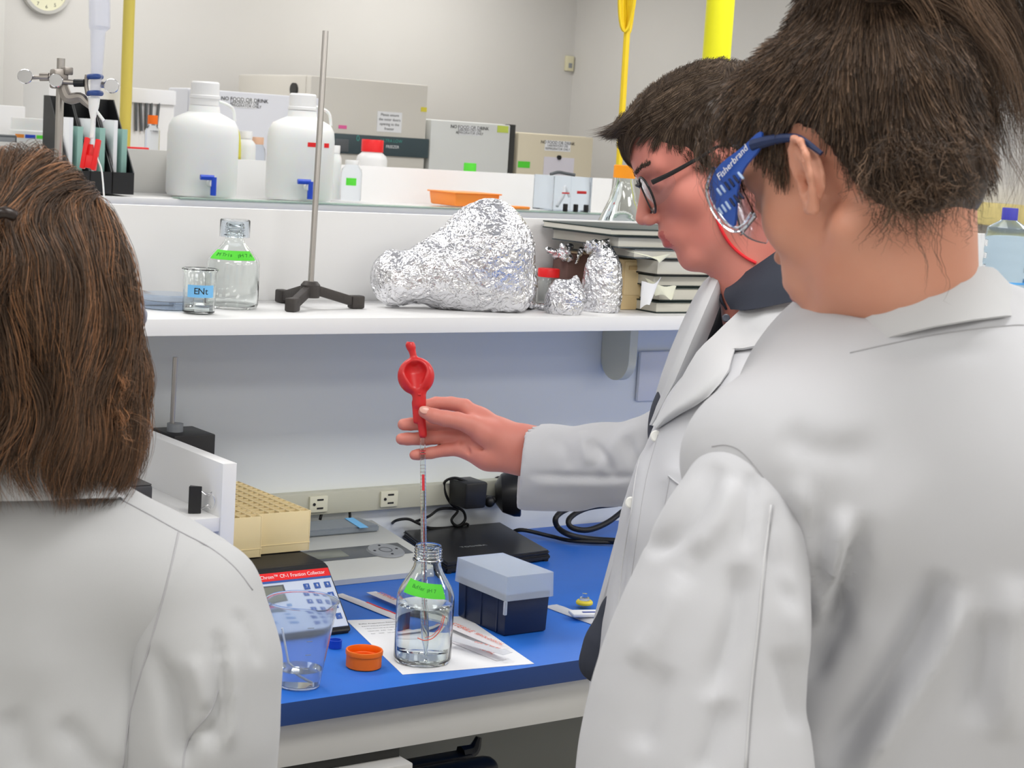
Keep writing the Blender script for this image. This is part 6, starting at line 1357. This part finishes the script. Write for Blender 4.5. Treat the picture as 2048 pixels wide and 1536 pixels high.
# ================================================================ the person with goggles, back to the camera (right)
HR = HeadFrame(G(1730, 362, 1.476), 38, 20, -2)
skR = skin('skin_tan', (222, 164, 140), (204, 138, 112)); lipR = mat('lip_tan', (190, 112, 100), .45, sss=.1)
root = G(1830, 1400, 1.56)
tR = thing('person', 'person in white lab coat seen from behind, wearing blue-vented goggles, brown hair pinned up', 'person', (root[0], root[1], 0))
SR = Solid(); hs2 = head_solid(out=.62, edx=.005, edz=-.006, nz=.011); SR.fn(lambda P: hs2(HR.loc(P).astype(np.float32)))
SR.cap(HR.w((-.040, 0, -.020)), G(1826, 640, 1.50), .053, .054, .02); SR.cap(HR.w((.005, 0, -.078)), G(1790, 690, 1.55), .044, .048, .025)
shL = G(1520, 960, 1.45); shR_ = G(2180, 880, 1.72); nk = G(1840, 720, 1.52)
SR.cap(nk, shL, .042, .044, .03); SR.cap(nk, shR_, .042, .052, .03); SR.cap(G(1840, 800, 1.56), G(1840, 1000, 1.60), .07, .10, .05)
el = G(1418, 1330, 1.42); elz = dn(el + np.array([.01, -.01, 0]), 1.16); wr_ = dn(el + np.array([.05, .10, 0]), .95); SR.chain([(shL, .042), (elz, .034), (wr_, .027)], .02)
e2 = dn(shR_ + np.array([.03, -.02, 0]), 1.16); w2_ = dn(e2 + np.array([.02, .10, 0]), .95); SR.chain([(shR_, .05), (e2, .040), (w2_, .028)], .02)
relaxed_hand(SR, wr_, np.array([.05, .25, -1.]), HR.f * np.array([1, 1, 0])); relaxed_hand(SR, w2_, np.array([.02, .25, -1.]), HR.f * np.array([1, 1, 0]))
allp = np.stack([HR.o, shL, shR_, wr_ - (0, 0, .2), w2_ - (0, 0, .2)]); V, Q = snet(SR, allp.min(0) - .17, allp.max(0) + .17, .0025); V = relax(V, Q, 2, .4)
bodyR = npo('body', V, Q, [skR, lipR], tR); paint_lips(bodyR, HR, tR)
bvR = bvh_of(bodyR)
h = cast(bvR, 1699, 646); 
if h[0] is not None: b = B(); ball(b, h[0], .0022); lab(ob('mole', b, mat('mole', (92, 52, 44), .6), tR, 180, world=True), 'small dark mole on the neck')
# coat
S_ = Solid()
S_.cap(G(1838, 730, 1.50), G(1530, 925, 1.455), .060, .070, .05); S_.cap(G(1838, 730, 1.52), shR_, .062, .075, .05)
S_.cap(G(1800, 870, 1.56), G(1800, 1200, 1.60), .145, .150, .06); S_.cap(G(1990, 900, 1.62), G(2000, 1200, 1.66), .135, .145, .06); S_.cap(G(1700, 1060, 1.545), G(1720, 1250, 1.57), .085, .095, .05); S_.cap(G(1885, 1010, 1.53), G(1900, 1250, 1.57), .12, .13, .06)
lowc = dn(G(1860, 1400, 1.62), .62); S_.cap(G(1800, 1250, 1.60), dn(G(1790, 1400, 1.62), .62), .145, .175, .06); S_.cap(G(1990, 1250, 1.66), dn(G(1990, 1400, 1.68), .62), .145, .17, .06); S_.cap(G(1700, 1250, 1.56), dn(G(1690, 1500, 1.58), .70), .10, .13, .06)
S_.ops.append(('f', 'i', .004, lambda P: .56 - P[:, 2]))
ncr = HR.w((0, 0, 0)) 
S_.cap(G(1800, 560, 1.49), G(1845, 690, 1.51), .062, .055, .012, 's')
allp = np.stack([shL, shR_, G(1800, 600, 1.5), lowc]); lo = allp.min(0) - .26; hi = allp.max(0) + .26; lo[2] = .53
crR = [([(1620, 1010), (1640, 1130), (1700, 1300)], -0.0096, 22), ([(1690, 1020), (1672, 1130), (1640, 1250)], 0.0160, 20), ([(1740, 1040), (1700, 1170), (1650, 1290), (1612, 1360)], -0.0192, 22), ([(1890, 1150), (1830, 1280), (1740, 1420), (1650, 1536)], -0.0224, 34), ([(1925, 1180), (1880, 1290), (1790, 1430), (1710, 1560)], 0.0160, 30),
       ([(1590, 960), (1620, 1050), (1625, 1130)], 0.0112, 20), ([(1990, 1230), (1960, 1330), (1950, 1450)], -0.0112, 30), ([(1720, 720), (1850, 700), (2000, 700)], -0.0032, 20), ([(1560, 860), (1640, 900), (1760, 900)], -0.0064, 34), ([(2030, 1150), (2010, 1300), (2010, 1480)], 0.0128, 36)]
S_.cap(G(1590, 925, 1.445), G(1640, 1000, 1.46), .066, .08, .03)
coatR = coat_mesh('lab_coat', tR, S_, lo, hi, .0062, crR, .0022, 21)
bvCR = bvh_of(coatR)
S_ = Solid(); S_.chain([(G(1486, 985, 1.425), .045), (G(1462, 1085, 1.415), .0545), (G(1440, 1200, 1.412), .065), (G(1413, 1300, 1.41), .072), (G(1394, 1400, 1.41), .077), (G(1392, 1490, 1.41), .082), (G(1390, 1600, 1.41), .085)], .02); q0 = G(1390, 1600, 1.41); S_.chain([(q0, .085), (dn(wr_ + (wr_ - elz) * .02, .965), .058)], .03)
S_.cap(dn(wr_, .86), dn(wr_, .99), .046, .044, .003, 's')
allp = np.stack([G(1512, 985, 1.43), q0, wr_]); crS = [([(1440, 930), (1400, 1000), (1345, 1075), (1290, 1100)], -.008, 18), ([(1470, 960), (1440, 1040), (1390, 1110)], .007, 18), ([(1500, 940), (1505, 1010), (1490, 1100)], -.006, 14), ([(1480, 1130), (1470, 1250), (1420, 1400)], -.009, 26), ([(1545, 1000), (1552, 1120), (1590, 1230)], -.006, 18), ([(1560, 1130), (1590, 1230), (1595, 1330)], .006, 18),
       ([(1560, 1300), (1580, 1380), (1600, 1460)], -.006, 20), ([(1370, 1150), (1320, 1260), (1270, 1330)], .006, 26), ([(1330, 1330), (1300, 1420), (1280, 1500)], -.006, 26), ([(1450, 1400), (1430, 1480), (1400, 1560)], -.007, 24)]
sleeveR = coat_mesh('coat_sleeve', tR, S_, allp.min(0) - .14, allp.max(0) + .14, .005, crS, .0018, 31)
bvS = bvh_of(sleeveR)
S_ = Solid(); S_.chain([(shR_, .066), (e2, .060), (w2_, .056)], .03); S_.cap(dn(w2_, .85), dn(w2_, .99), .046, .044, .003, 's'); allp = np.stack([shR_, e2, w2_]); coat_mesh('coat_sleeve', tR, S_, allp.min(0) - .12, allp.max(0) + .12, .009, (), .003, 33)
seam('sleeve_seam', tR, bvCR, [(1424, 893), (1452, 890), (1482, 902), (1520, 945), (1556, 1005), (1592, 1075), (1612, 1120)], .0005, seamm, .0002)
seam('back_sleeve_seam', tR, bvS, [(1542, 1010), (1528, 1120), (1516, 1250), (1502, 1380), (1490, 1540)], .0010, clothsh, 0); seam('back_sleeve_seam', tR, bvS, [(1547, 1010), (1533, 1120), (1521, 1250), (1507, 1380), (1495, 1540)], .0005, seamm, .0003)
# collar
cT = G(1838, 610, 1.505); cB = G(1852, 690, 1.515); hx = AR * .93 + AF * .30; hx /= np.linalg.norm(hx); hy = AF * .93 - AR * .30; hy /= np.linalg.norm(hy)
def P2(r): return [[Vector(G(*p)) for p in row] for row in r]
patch('collar', tR, P2([[(1697, 662, 1.470), (1745, 606, 1.448), (1850, 560, 1.436), (1960, 536, 1.462), (1990, 545, 1.54)], [(1694, 676, 1.466), (1750, 640, 1.438), (1858, 606, 1.424), (1985, 582, 1.450), (2030, 590, 1.54)], [(1690, 700, 1.462), (1760, 682, 1.430), (1866, 655, 1.416), (2008, 634, 1.442), (2060, 640, 1.55)]]), clothsh, th=.0028)
patch('collar', tR, P2([[(1697, 660, 1.474), (1745, 604, 1.456), (1850, 558, 1.445), (1960, 534, 1.470), (1992, 543, 1.545)], [(1700, 690, 1.49), (1755, 650, 1.47), (1852, 620, 1.46), (1965, 600, 1.485), (2000, 610, 1.56)]]), clothsh, th=.002)
seam('yoke_seam', tR, bvCR, [(1700, 706), (1770, 690), (1880, 668), (2010, 652), (2047, 650)], .0006, seamm, .0002)
legs(tR, lowc[0], lowc[1], -.3, .95, .66, mat('blue_jeans', (50, 62, 88), .9), mat('brown_shoe', (70, 54, 44), .5))
# goggles
hw = HR.w; gO = Matrix.Translation(tuple(HR.o)).inverted()
gg = bpy.data.objects.new('safety_goggles', None); COL.objects.link(gg); gg.parent = tR; gg.location = Vector(HR.o) - tR.location; gg.empty_display_size = .02
def gob(name, bm, m, sm=40): bmesh.ops.transform(bm, matrix=gO, verts=bm.verts); return ob(name, bm, m, gg, sm)
gblue = mat('goggle_blue', (44, 86, 176), .4); gclear = mat('goggle_clear', (238, 243, 250), .05, trans=1, ior=1.3)
for s in (1, -1):
    # blue vented side plate: outline in (x forward, z up), wrapped round the temple
    def sp(x, z, o=0): 
        yy = .0835 - max(0, x - .045) ** 2 * 3.2; return Vector(hw((x, s * (yy + o), z * .76 + .019)))
    outl = [(.020, .040), (.045, .036), (.078, .034), (.098, .020), (.096, .000), (.088, -.020), (.080, -.034), (.074, -.030), (.062, -.004), (.048, .014), (.026, .024)]
    ol = [(p.x, p.y) for p in cr([(a, c, 0) for a, c in outl], 4, True)]; cx_, cz_ = .072, .012
    b = B(); rings = []
    for k in (0, .33, .66, 1.0): rings.append([(cx_ + (x - cx_) * k, cz_ + (z - cz_) * k) for x, z in ol])
    for o_, fl in ((.0016, False), (-.0008, True)):
        vs = [[b.verts.new(sp(x, z, o_)) for x, z in r] for r in rings[1:]]; c0 = b.verts.new(sp(cx_, cz_, o_)); n = len(ol)
        for i in range(n):
            j = (i + 1) % n; b.faces.new((c0, vs[0][i], vs[0][j]))
            for a, c in zip(vs[:-1], vs[1:]): b.faces.new((a[i], c[i], c[j], a[j]))
        if not fl: outer = vs[-1]
        else:
            for i in range(n): j = (i + 1) % n; b.faces.new((outer[i], outer[j], vs[-1][j], vs[-1][i]))
    gob('side_vent_plate', b, gblue)
    for r_, z0 in ((0, .0135), (1, -.006)):
        for k in range(6):
            x0 = .054 + k * .0062 + r_ * .006; b = B(); L_ = .011 - abs(k - 2.5) * .0006; a0 = sp(x0, z0, .002); a1 = sp(x0 - .0035, z0 - L_, .002)
            if x0 < .096: tube(b, [a0, (a0 + a1) / 2, a1], [.0011, .0013, .0011], 6); gob('vent_slot', b, mat('vent_dark', (20, 30, 66), .6) if 1 <= k + r_ <= 3 else mat('vent_pale', (178, 200, 232), .4))
    b = B(); tube(b, [sp(x, z, .001) for x, z in ((.082, .036), (.100, .022), (.100, .000), (.092, -.022), (.080, -.038), (.066, -.042), (.052, -.036))], .0026, 8, smooth=5); gob('clear_rim', b, gclear)
    b = B(); fr = [[(.064, .062, .034), (.063, .064, -.002), (.058, .064, -.036)], [(.098, .058, .030), (.1, .058, .0), (.088, .056, -.040)]]
    g4 = [[Vector(hw((x, s * (y + .012 if i == 0 else y + .010), z))) for x, y, z in [(x, y, z * .76 + .019) for x, y, z in row]] for i, row in enumerate(fr)]
    for off_ in (0, .0018): pass
    A_ = [[b.verts.new(p) for p in r] for r in g4]; C_ = [[b.verts.new(p - Vector(HR.l) * s * .0018) for p in r] for r in g4]
    for i in range(2): b.faces.new((A_[0][i], A_[0][i + 1], A_[1][i + 1], A_[1][i])); b.faces.new((C_[0][i + 1], C_[0][i], C_[1][i], C_[1][i + 1])); b.faces.new((A_[0][i], A_[1][i], C_[1][i], C_[0][i])) if i == 0 else b.faces.new((A_[1][2], A_[0][2], C_[0][2], C_[1][2]))
    for k in (0, 1):
        for i in range(2): b.faces.new((A_[k][i], C_[k][i], C_[k][i + 1], A_[k][i + 1]))
    gob('side_lens', b, gclear)
    b = B(); tube(b, [sp(.032, .032, .0005), hw((.018, s * .0835, .040)), hw((.000, s * .083, .034)), hw((-.018, s * .086, .024)), hw((-.030, s * .082, .006))], [.0052, .0045, .0036, .003, .002], 8, smooth=5); gob('temple', b, mat('goggle_navy', (28, 44, 84), .45))
b = B(); ra, rb = [], []
for i in range(17):
    u = -1 + i / 8; y = .066 * u; x = .108 - .022 * u * u
    for lst, dx_2 in ((ra, 0), (rb, -.002)): lst.append([b.verts.new(hw((x + dx_2, y, z + (.004 * (1 - u * u) if z > 0 else (.014 * max(0, 1 - (u / .25) ** 2)))))) for z in (.043, .027, .008, -.010)])
for i in range(16):
    for j in range(3): b.faces.new((ra[i][j], ra[i + 1][j], ra[i + 1][j + 1], ra[i][j + 1])); b.faces.new((rb[i][j + 1], rb[i + 1][j + 1], rb[i + 1][j], rb[i][j]))
    b.faces.new((ra[i][0], rb[i][0], rb[i + 1][0], ra[i + 1][0])); b.faces.new((ra[i + 1][3], rb[i + 1][3], rb[i][3], ra[i][3]))
for i in (0, 16):
    for j in range(3): b.faces.new((ra[i][j], ra[i][j + 1], rb[i][j + 1], rb[i][j]))
gob('front_lens', b, gclear)
tm = gO @ frame(Vector(hw((.052, .0852, .0265))), Vector(-HR.f * .97 - HR.u * -.02), Vector(HR.l)) 
tm = gO @ frame(Vector(hw((.056, .0864, .0392))), Vector(-HR.f + HR.u * .25), Vector(HR.l)); text('printed_text', 'Fisherbrand', .0085, M['paper'], gg, tm, depth=.0001)
# hair of the right person
envR = lambda P: (lambda q: smin(smin(ell_sdf(q, (-.016, 0, .050), (.109, .084, .098)), smin(ell_sdf(q, (.040, 0, .080), (.074, .074, .060)), ell_sdf(q, (-.050, 0, -.018), (.062, .064, .062)), .02), .02), ell_sdf(q, (-.055, 0, .130), (.062, .060, .052)), .02))(HR.loc(P).astype(np.float32))
def keepR(q):
    x, y, z = q.T; ay = np.abs(y)
    line = np.interp(x, [-.13, -.09, -.06, -.034, -.024, -.010, .006, .022, .040, .052, .070, .095], [-.040, -.056, -.060, -.034, .028, .042, .036, .000, .000, .040, .060, .074])
    return (z > line)
rs = np.random.RandomState(11); roots = scalp_pts(HR, envR, 2600, keepR, rs); bunc = HR.w((-.075, 0, .150))
def flowR(P, t): return bunc[None] - P
gR = grow(roots, envR, flowR, 15, .0075, .006, .30, 26, 14)
dist0 = np.linalg.norm(roots - bunc, axis=1); 
pR1, tR1 = clump(gR, 9, .006, .006, 15, .35, .002, 2)
# loose tails falling from the bun
n = 150; P0 = np.array([HR.w((-.085 + .05 * a_, .07 * b_, .155 + .03 * c_)) for a_, b_, c_ in rs.uniform(-1, 1, (n, 3))]); tt = np.linspace(0, 1, 18)[None, :, None]
endp = np.stack([G(x, y, 1.44 + .12 * z) for x, y, z in zip(rs.uniform(1850, 2120, n), rs.uniform(180, 480, n), rs.rand(n))]); md = (P0 + endp) / 2 + (P0 - HR.o) * .55 + AR * .035
gT = (1 - tt) ** 2 * P0[:, None] + 2 * tt * (1 - tt) * md[:, None] + tt ** 2 * endp[:, None]
gT = gT + .010 * np.stack([vnoise(gT.reshape(-1, 3) * 16, 50 + k).reshape(n, 18) for k in range(3)], 2) * tt
pR2, tR2 = clump(gT, 42, .016, .007, 16, .5, .006, 2)
# bun mass: curved loops around the bun centre
n = 130; ph = rs.uniform(0, 6.28, n); el_ = rs.uniform(-1, 1, n); gB = []
for k in range(n):
    a = np.linspace(0, 2.6 + rs.rand(), 18) + ph[k]; r_ = .040 + .012 * rs.rand() + .007 * np.sin(a * 2 + ph[k]); gB.append(np.stack([HR.w((-.070 + r_[i] * math.cos(a[i]) * .9, r_[i] * math.sin(a[i]) * 1.15, .150 + .034 * el_[k] + .012 * math.sin(a[i] * 1.7))) for i in range(18)]))
pR3, tR3 = clump(np.array(gB), 40, .010, .006, 17, .3)
# nape and temple wisps
n = 230; src = [HR.w((x, y, z)) for x, y, z in zip(rs.uniform(-.105, -.045, n), rs.uniform(.0, .07, n) , rs.uniform(-.055, .0, n))]; gW = []
for p in src:
    q = HR.loc(p[None])[0]; c = np.array([-.03, 0, q[2]]); d = q - c; d /= np.linalg.norm(d); p0 = c + d * (.062 if q[2] < -.02 else .075); v = np.array([-.2 * d[0], -.6 * d[1] * 0, -1]) + rs.randn(3) * .5; L2 = .012 + .024 * rs.rand(); a = np.linspace(0, 1, 18)[:, None]
    gW.append(np.stack([HR.w(p0 + d * (.001 + .008 * a_ * a_) + v * L2 * a_ + np.array([.3, .3, 0]) * rs.randn() * .012 * a_ * a_) for a_ in a[:, 0]]))
pR4, tR4 = clump(np.array(gW), 6, .009, .010, 18, .5, .004, 1.5)
n = 70; gF = []
for k in range(n):
    p0 = np.array([.080 + .016 * rs.rand(), .02 + .055 * rs.rand(), .095 - .055 * rs.rand()]); a = np.linspace(0, 1, 18); v = np.array([.25 + .3 * rs.rand(), .5 * rs.rand(), -.9 + .5 * rs.randn()]); gF.append(np.stack([HR.w(p0 + v * (.045 * a_) + np.array([-.02, .0, -.02]) * a_ * a_ + np.array([.006 * math.sin(5 * a_ + k), 0, 0])) for a_ in a]))
pR5, tR5 = clump(np.array(gF), 4, .006, .010, 19, .5, .003, 1.2)
b_env = lambda P: np.maximum(np.minimum(envR(P) + .007, np.linalg.norm((HR.loc(P) - np.array([-.070, 0, .150])) / np.array([1, 1.15, .95]), axis=1) - .046), np.where(keepR(HR.loc(P)), -.01, .004))
V, Q = snet(b_env, HR.o - .22, HR.o + .24, .004)
sets = []
for p_, t_ in ((pR1, tR1), (pR2, tR2), (pR3, tR3), (pR4, tR4), (pR5, tR5)): sets.append((p_, np.full(len(p_), .00019) * (.8 + .5 * rs.rand(len(p_))), t_))
hmR = hair_mat('hair_brown_pinned', (40, 32, 27), (150, 120, 96)); hair_object('hair', tR, sets, hmR, (relax(V, Q, 2), Q))
# ================================================================ the person with wavy hair (left)
HL = HeadFrame(G(28, 606, 1.625), 6, 6, 0, .95)
root = G(30, 1500, 1.72); tL = thing('person', 'person with wavy shoulder-length auburn brown hair in white lab coat, seen from behind', 'person', (root[0], root[1], 0))
SL = Solid(); hs3 = head_solid(out=.35); SL.fn(lambda P: hs3(HL.loc(P).astype(np.float32)))
nk = G(35, 1010, 1.665); SL.cap(HL.w((-.035, 0, -.03)), nk, .050, .056, .02); SL.cap(HL.w((0, 0, -.07)), nk + AF * .03, .040, .045, .02)
sL = G(-330, 1200, 1.69); sR = G(398, 1200, 1.66); SL.cap(nk, sL, .038, .048, .03); SL.cap(nk, sR, .038, .048, .03); SL.cap(G(35, 1120, 1.70), G(35, 1300, 1.72), .06, .08, .05)
ar = []
for s_, pos in ((-1, sL), (1, sR)):
    e_ = dn(pos + np.array([.01 * s_, .01, 0]), 1.06); w_2 = dn(e_ + np.array([0, .16, 0]), .93); SL.chain([(pos, .046), (e_, .037), (w_2, .026)], .02); ar.append((pos, e_, w_2)); relaxed_hand(SL, w_2, np.array([0, .8, -.6]), np.array([-s_, 0, .3]))
allp = np.stack([HL.o, sL, sR, ar[0][2], ar[1][2]]); V, Q = snet(SL, allp.min(0) - .2, allp.max(0) + .24, .0036); npo('body', relax(V, Q, 2, .4), Q, skin('skin_fair', (232, 178, 158), (220, 158, 138)), tL)
S_ = Solid(); S_.cap(G(40, 1065, 1.668), G(40, 1220, 1.69), .078, .10, .05); S_.cap(G(100, 1050, 1.66), G(385, 1195, 1.66), .050, .058, .04); S_.cap(G(-30, 1050, 1.66), sL, .050, .062, .04); S_.cap(G(-110, 1180, 1.70), G(-110, 1500, 1.73), .095, .11, .06); S_.cap(G(230, 1210, 1.70), G(230, 1500, 1.73), .085, .105, .06); S_.cap(G(50, 1150, 1.69), G(50, 1500, 1.72), .09, .12, .06)
for x in (-60, 150): p = G(x, 1500, 1.74); S_.chain([(p, .13), (dn(p, .62), .16)], .06)
S_.cap(G(40, 880, 1.645), G(40, 990, 1.665), .054, .048, .01, 's'); S_.ops.append(('f', 'i', .004, lambda P: .56 - P[:, 2]))
allp = np.stack([sL, sR, G(30, 950, 1.65), dn(p, .6)]); lo = allp.min(0) - .22; hi = allp.max(0) + .22; lo[2] = .53
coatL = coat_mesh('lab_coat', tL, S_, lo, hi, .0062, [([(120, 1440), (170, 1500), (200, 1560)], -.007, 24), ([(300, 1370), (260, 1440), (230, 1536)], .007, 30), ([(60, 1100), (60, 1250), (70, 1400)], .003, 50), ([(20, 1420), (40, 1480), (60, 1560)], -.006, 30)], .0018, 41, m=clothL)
bvL = bvh_of(coatL)
S_ = Solid(); S_.chain([(G(395, 1205, 1.655), .060), (G(412, 1330, 1.65), .0615), (G(402, 1470, 1.65), .063), (G(395, 1600, 1.66), .062)], .03); S_.chain([(G(395, 1600, 1.66), .062), (ar[1][1], .058), (ar[1][2], .050)], .03); S_.cap(ar[1][2] + (0, .10, -.06), ar[1][2] - (0, .02, -.01), .042, .040, .003, 's')
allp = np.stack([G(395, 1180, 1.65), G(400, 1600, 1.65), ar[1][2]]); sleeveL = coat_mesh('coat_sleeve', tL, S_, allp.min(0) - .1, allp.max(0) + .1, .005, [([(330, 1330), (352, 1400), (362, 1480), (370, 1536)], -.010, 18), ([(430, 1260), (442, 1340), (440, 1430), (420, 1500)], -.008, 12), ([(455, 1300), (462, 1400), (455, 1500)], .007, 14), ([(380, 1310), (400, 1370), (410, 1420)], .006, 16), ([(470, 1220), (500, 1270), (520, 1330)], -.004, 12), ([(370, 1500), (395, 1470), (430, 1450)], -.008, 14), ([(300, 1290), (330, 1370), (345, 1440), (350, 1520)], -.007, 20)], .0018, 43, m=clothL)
bvSL = bvh_of(sleeveL)
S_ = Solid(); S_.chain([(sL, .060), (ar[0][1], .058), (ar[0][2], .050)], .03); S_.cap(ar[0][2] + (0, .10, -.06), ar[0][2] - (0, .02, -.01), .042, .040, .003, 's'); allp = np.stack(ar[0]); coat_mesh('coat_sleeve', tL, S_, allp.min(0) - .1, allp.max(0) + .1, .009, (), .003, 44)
def best(x, y):
    hs_ = [h for h in (cast(bvL, x, y), cast(bvSL, x, y)) if h[0] is not None]; return min(hs_, key=lambda h: h[3]) if hs_ else None
def seam2(name, pts, r, m):
    out = []
    for p in cr([(a, b_, 0) for a, b_ in pts], 8):
        h = best(p.x, p.y)
        if h: out.append(h[0] + h[1] * .0002)
    q = out
    for _ in range(3): q = [q[0]] + [(q[i - 1] + q[i] * 2 + q[i + 1]) / 4 for i in range(1, len(q) - 1)] + [q[-1]]
    b = B(); tube(b, q, r, 6); ob(name, b, m, tL, 180, world=True)
seam2('armhole_seam', [(357, 1065), (345, 1120), (325, 1200), (300, 1290), (275, 1370), (258, 1440), (245, 1540)], .0009, seamm)
seam2('shoulder_seam', [(240, 998), (300, 1030), (357, 1062), (420, 1095), (470, 1135), (505, 1180)], .0008, seamm)
seam2('collar_seam', [(-20, 1002), (100, 1000), (180, 998), (240, 998)], .0008, seamm); seam2('elbow_seam', [(436, 1380), (420, 1425), (385, 1465), (370, 1500), (366, 1540)], .0008, seamm)
patch('collar', tL, P2([[(-60, 906, 1.59), (20, 902, 1.583), (100, 900, 1.588), (185, 908, 1.62), (205, 915, 1.66)], [(-70, 955, 1.584), (20, 952, 1.574), (110, 950, 1.58), (212, 958, 1.62), (235, 965, 1.67)], [(-80, 1000, 1.588), (20, 1000, 1.578), (120, 998, 1.585), (236, 996, 1.622), (262, 1000, 1.68)]]), clothsh, th=.0028)
legs(tL, root[0] - .02, root[1] + .03, 0, 1, .66, mat('grey_trousers', (70, 72, 78), .9), mat('black_shoe', (30, 28, 28), .35))
# hair
def env_pts(P):
    d = ell_sdf(P, G(20, 572, 1.62), (.098, .114, .118)); c = cap_sdf(P, G(18, 640, 1.625), G(30, 860, 1.635), .098, .102); d = smin(d, c, .03)
    d = smin(d, cap_sdf(P, G(178, 750, 1.64), G(168, 890, 1.64), .038, .036), .02); return d
envL = lambda P: env_pts(P.astype(np.float32)) + .011 * vnoise(P * np.array([24, 24, 9]), 77)
rs = np.random.RandomState(23); n = 1500
cand = []
while len(cand) < n:
    x = rs.uniform(-230, 285); y = rs.uniform(300, 620) if rs.rand() < .72 else rs.uniform(620, 900); p = G(x, y, 1.62 + rs.uniform(-.13, .08)); cand.append(p)
P0 = np.array(cand); Pf = P0
for _ in range(12):
    d = envL(Pf); e = .003; g = np.stack([envL(Pf + np.array(v_)) - d for v_ in ((e, 0, 0), (0, e, 0), (0, 0, e))], 1); g /= np.maximum(np.linalg.norm(g, axis=1, keepdims=True), 1e-9); Pf = Pf - g * np.clip(d + .004, -.03, .03)[:, None]
clipP = G(8, 425, 1.50)
def flowL(P, t):
    X, Y, Z = pxy(P); top = np.clip((440 - Y) / 60, 0, 1)[:, None]; front = np.clip((1.66 - Z) / .03, 0, 1)[:, None]
    down = np.tile(-UZ, (len(P), 1)) + .52 * np.sin(P[:, 2:3] * 66 + vnoise(P * 11, 5)[:, None] * 6) * AR + .15 * AR * np.sign(X - 20)[:, None] * (t < .5); toc = clipP - P; toc /= np.linalg.norm(toc, axis=1, keepdims=True)
    return down * (1 - top * front) + toc * top * front + .001
gL = grow(Pf, envL, flowL, 26, .0135, .003, .22, 13, 24)
pL1, tL1 = clump(gL, 18, .008, .009, 25, .5, .013, 2.4)
zz = np.array([pxy(p[None])[1][0] for p in pL1[:, -1]]); 
Yp = pxy(pL1.reshape(-1, 3))[1].reshape(pL1.shape[:2]); lim = np.interp(pxy(pL1[:, -1])[0], [-50, 40, 85, 200, 260], [1010, 1000, 915, 925, 950])[:, None] + 50 * rs.rand(len(pL1))[:, None] - 15; ok = np.cumprod(Yp < lim, axis=1).sum(1).clip(2, None); s_ = np.linspace(0, 1, pL1.shape[1])[None] * (ok - 1)[:, None]; i0 = np.clip(s_.astype(int), 0, pL1.shape[1] - 2); w_ = (s_ - i0)[:, :, None]; a_ = np.arange(len(pL1))[:, None]; pL1 = pL1[a_, i0] * (1 - w_) + pL1[a_, i0 + 1] * w_
# curls turning outwards on the right side
n = 150; gC = []
for k in range(n):
    x0 = rs.uniform(200, 238); y0 = rs.uniform(500, 835); D0 = 1.60 + .05 * rs.rand(); r_ = rs.uniform(14, 30); a = np.linspace(-1.5, 2.6 + rs.rand() * 1.5, 27); ln_ = np.linspace(0, 1, 27); y1 = y0 + rs.uniform(40, 90)
    xs_ = np.where(ln_ < .4, x0 + 8 * np.sin(ln_ * 8 + k), x0 + r_ * .2 + r_ * np.cos(a) * ((ln_ - .4) / .6) ** .4); ys_ = np.where(ln_ < .4, y0 + (y1 - y0) * ln_ / .4, y1 + r_ * .9 * np.sin(a) * ((ln_ - .4) / .6) ** .3 + 12 * (ln_ - .4)); gC.append(np.stack([G(x, y, D0 + .012 * math.sin(9 * u)) for x, y, u in zip(xs_, ys_, ln_)]))
gC = np.array(gC); 
for _ in range(3): gC[:, 1:-1] = (gC[:, :-2] + 2 * gC[:, 1:-1] + gC[:, 2:]) / 4
pL2, tL2 = clump(gC, 20, .005, .006, 27, .3, .002, 2)
# flyaways
n = 160; gY = []
for k in range(n):
    th_ = rs.uniform(-.1, 1.55); x0 = 20 + 212 * math.sin(th_); y0 = 565 - 225 * math.cos(th_) if rs.rand() < .6 else rs.uniform(450, 900); x0 = x0 if y0 < 555 else rs.uniform(235, 262); L3 = rs.uniform(20, 60); a0 = rs.uniform(-.2, 1.8); a = np.linspace(0, 1, 27); cu_ = rs.uniform(-2, 2)
    gY.append(np.stack([G(x0 + L3 * (math.sin(a0 + cu_ * u) * u), y0 + L3 * (-math.cos(a0 + cu_ * u) * u * .6 + .5 * u), 1.60 + .03 * math.sin(k)) for u in a]))
pL3, tL3 = clump(np.array(gY), 3, .004, .006, 29, .4)
V, Q = snet(lambda P: np.maximum(envL(P) + .011, (P - G(0, 905, 1.62)) @ AD), G(28, 600, 1.62) - .32, G(28, 640, 1.62) + .30, .005)
hmL = hair_mat('hair_auburn_wavy', (44, 34, 28), (178, 126, 88), .42, (98, 77, 61))
hair_object('hair', tL, [(pL1, np.full(len(pL1), .00026), tL1), (pL2, np.full(len(pL2), .00024), tL2 * .6 + .4), (pL3, np.full(len(pL3), .00014), tL3 * .7 + .3)], hmL, (relax(V, Q, 2), Q))
b = B(); tube(b, [G(236, 612, 1.66), G(262, 618, 1.68), G(276, 630, 1.70), G(277, 648, 1.71)], [.004, .008, .009, .006], 10, smooth=4); lab(ob('safety_glasses', b, mat('glasses_grey_blue', (150, 156, 176), .3, trans=.3), tL, 180, world=True), 'grey-blue edge of safety glasses beside the hair')
b = B(); tube(b, [G(-30, 440, 1.505), G(6, 425, 1.497), G(30, 432, 1.503)], .005, 8, smooth=5); lab(ob('hair_clip', b, mat('clip_dark', (40, 30, 26), .3), tL, 180, world=True), 'dark hair clip')
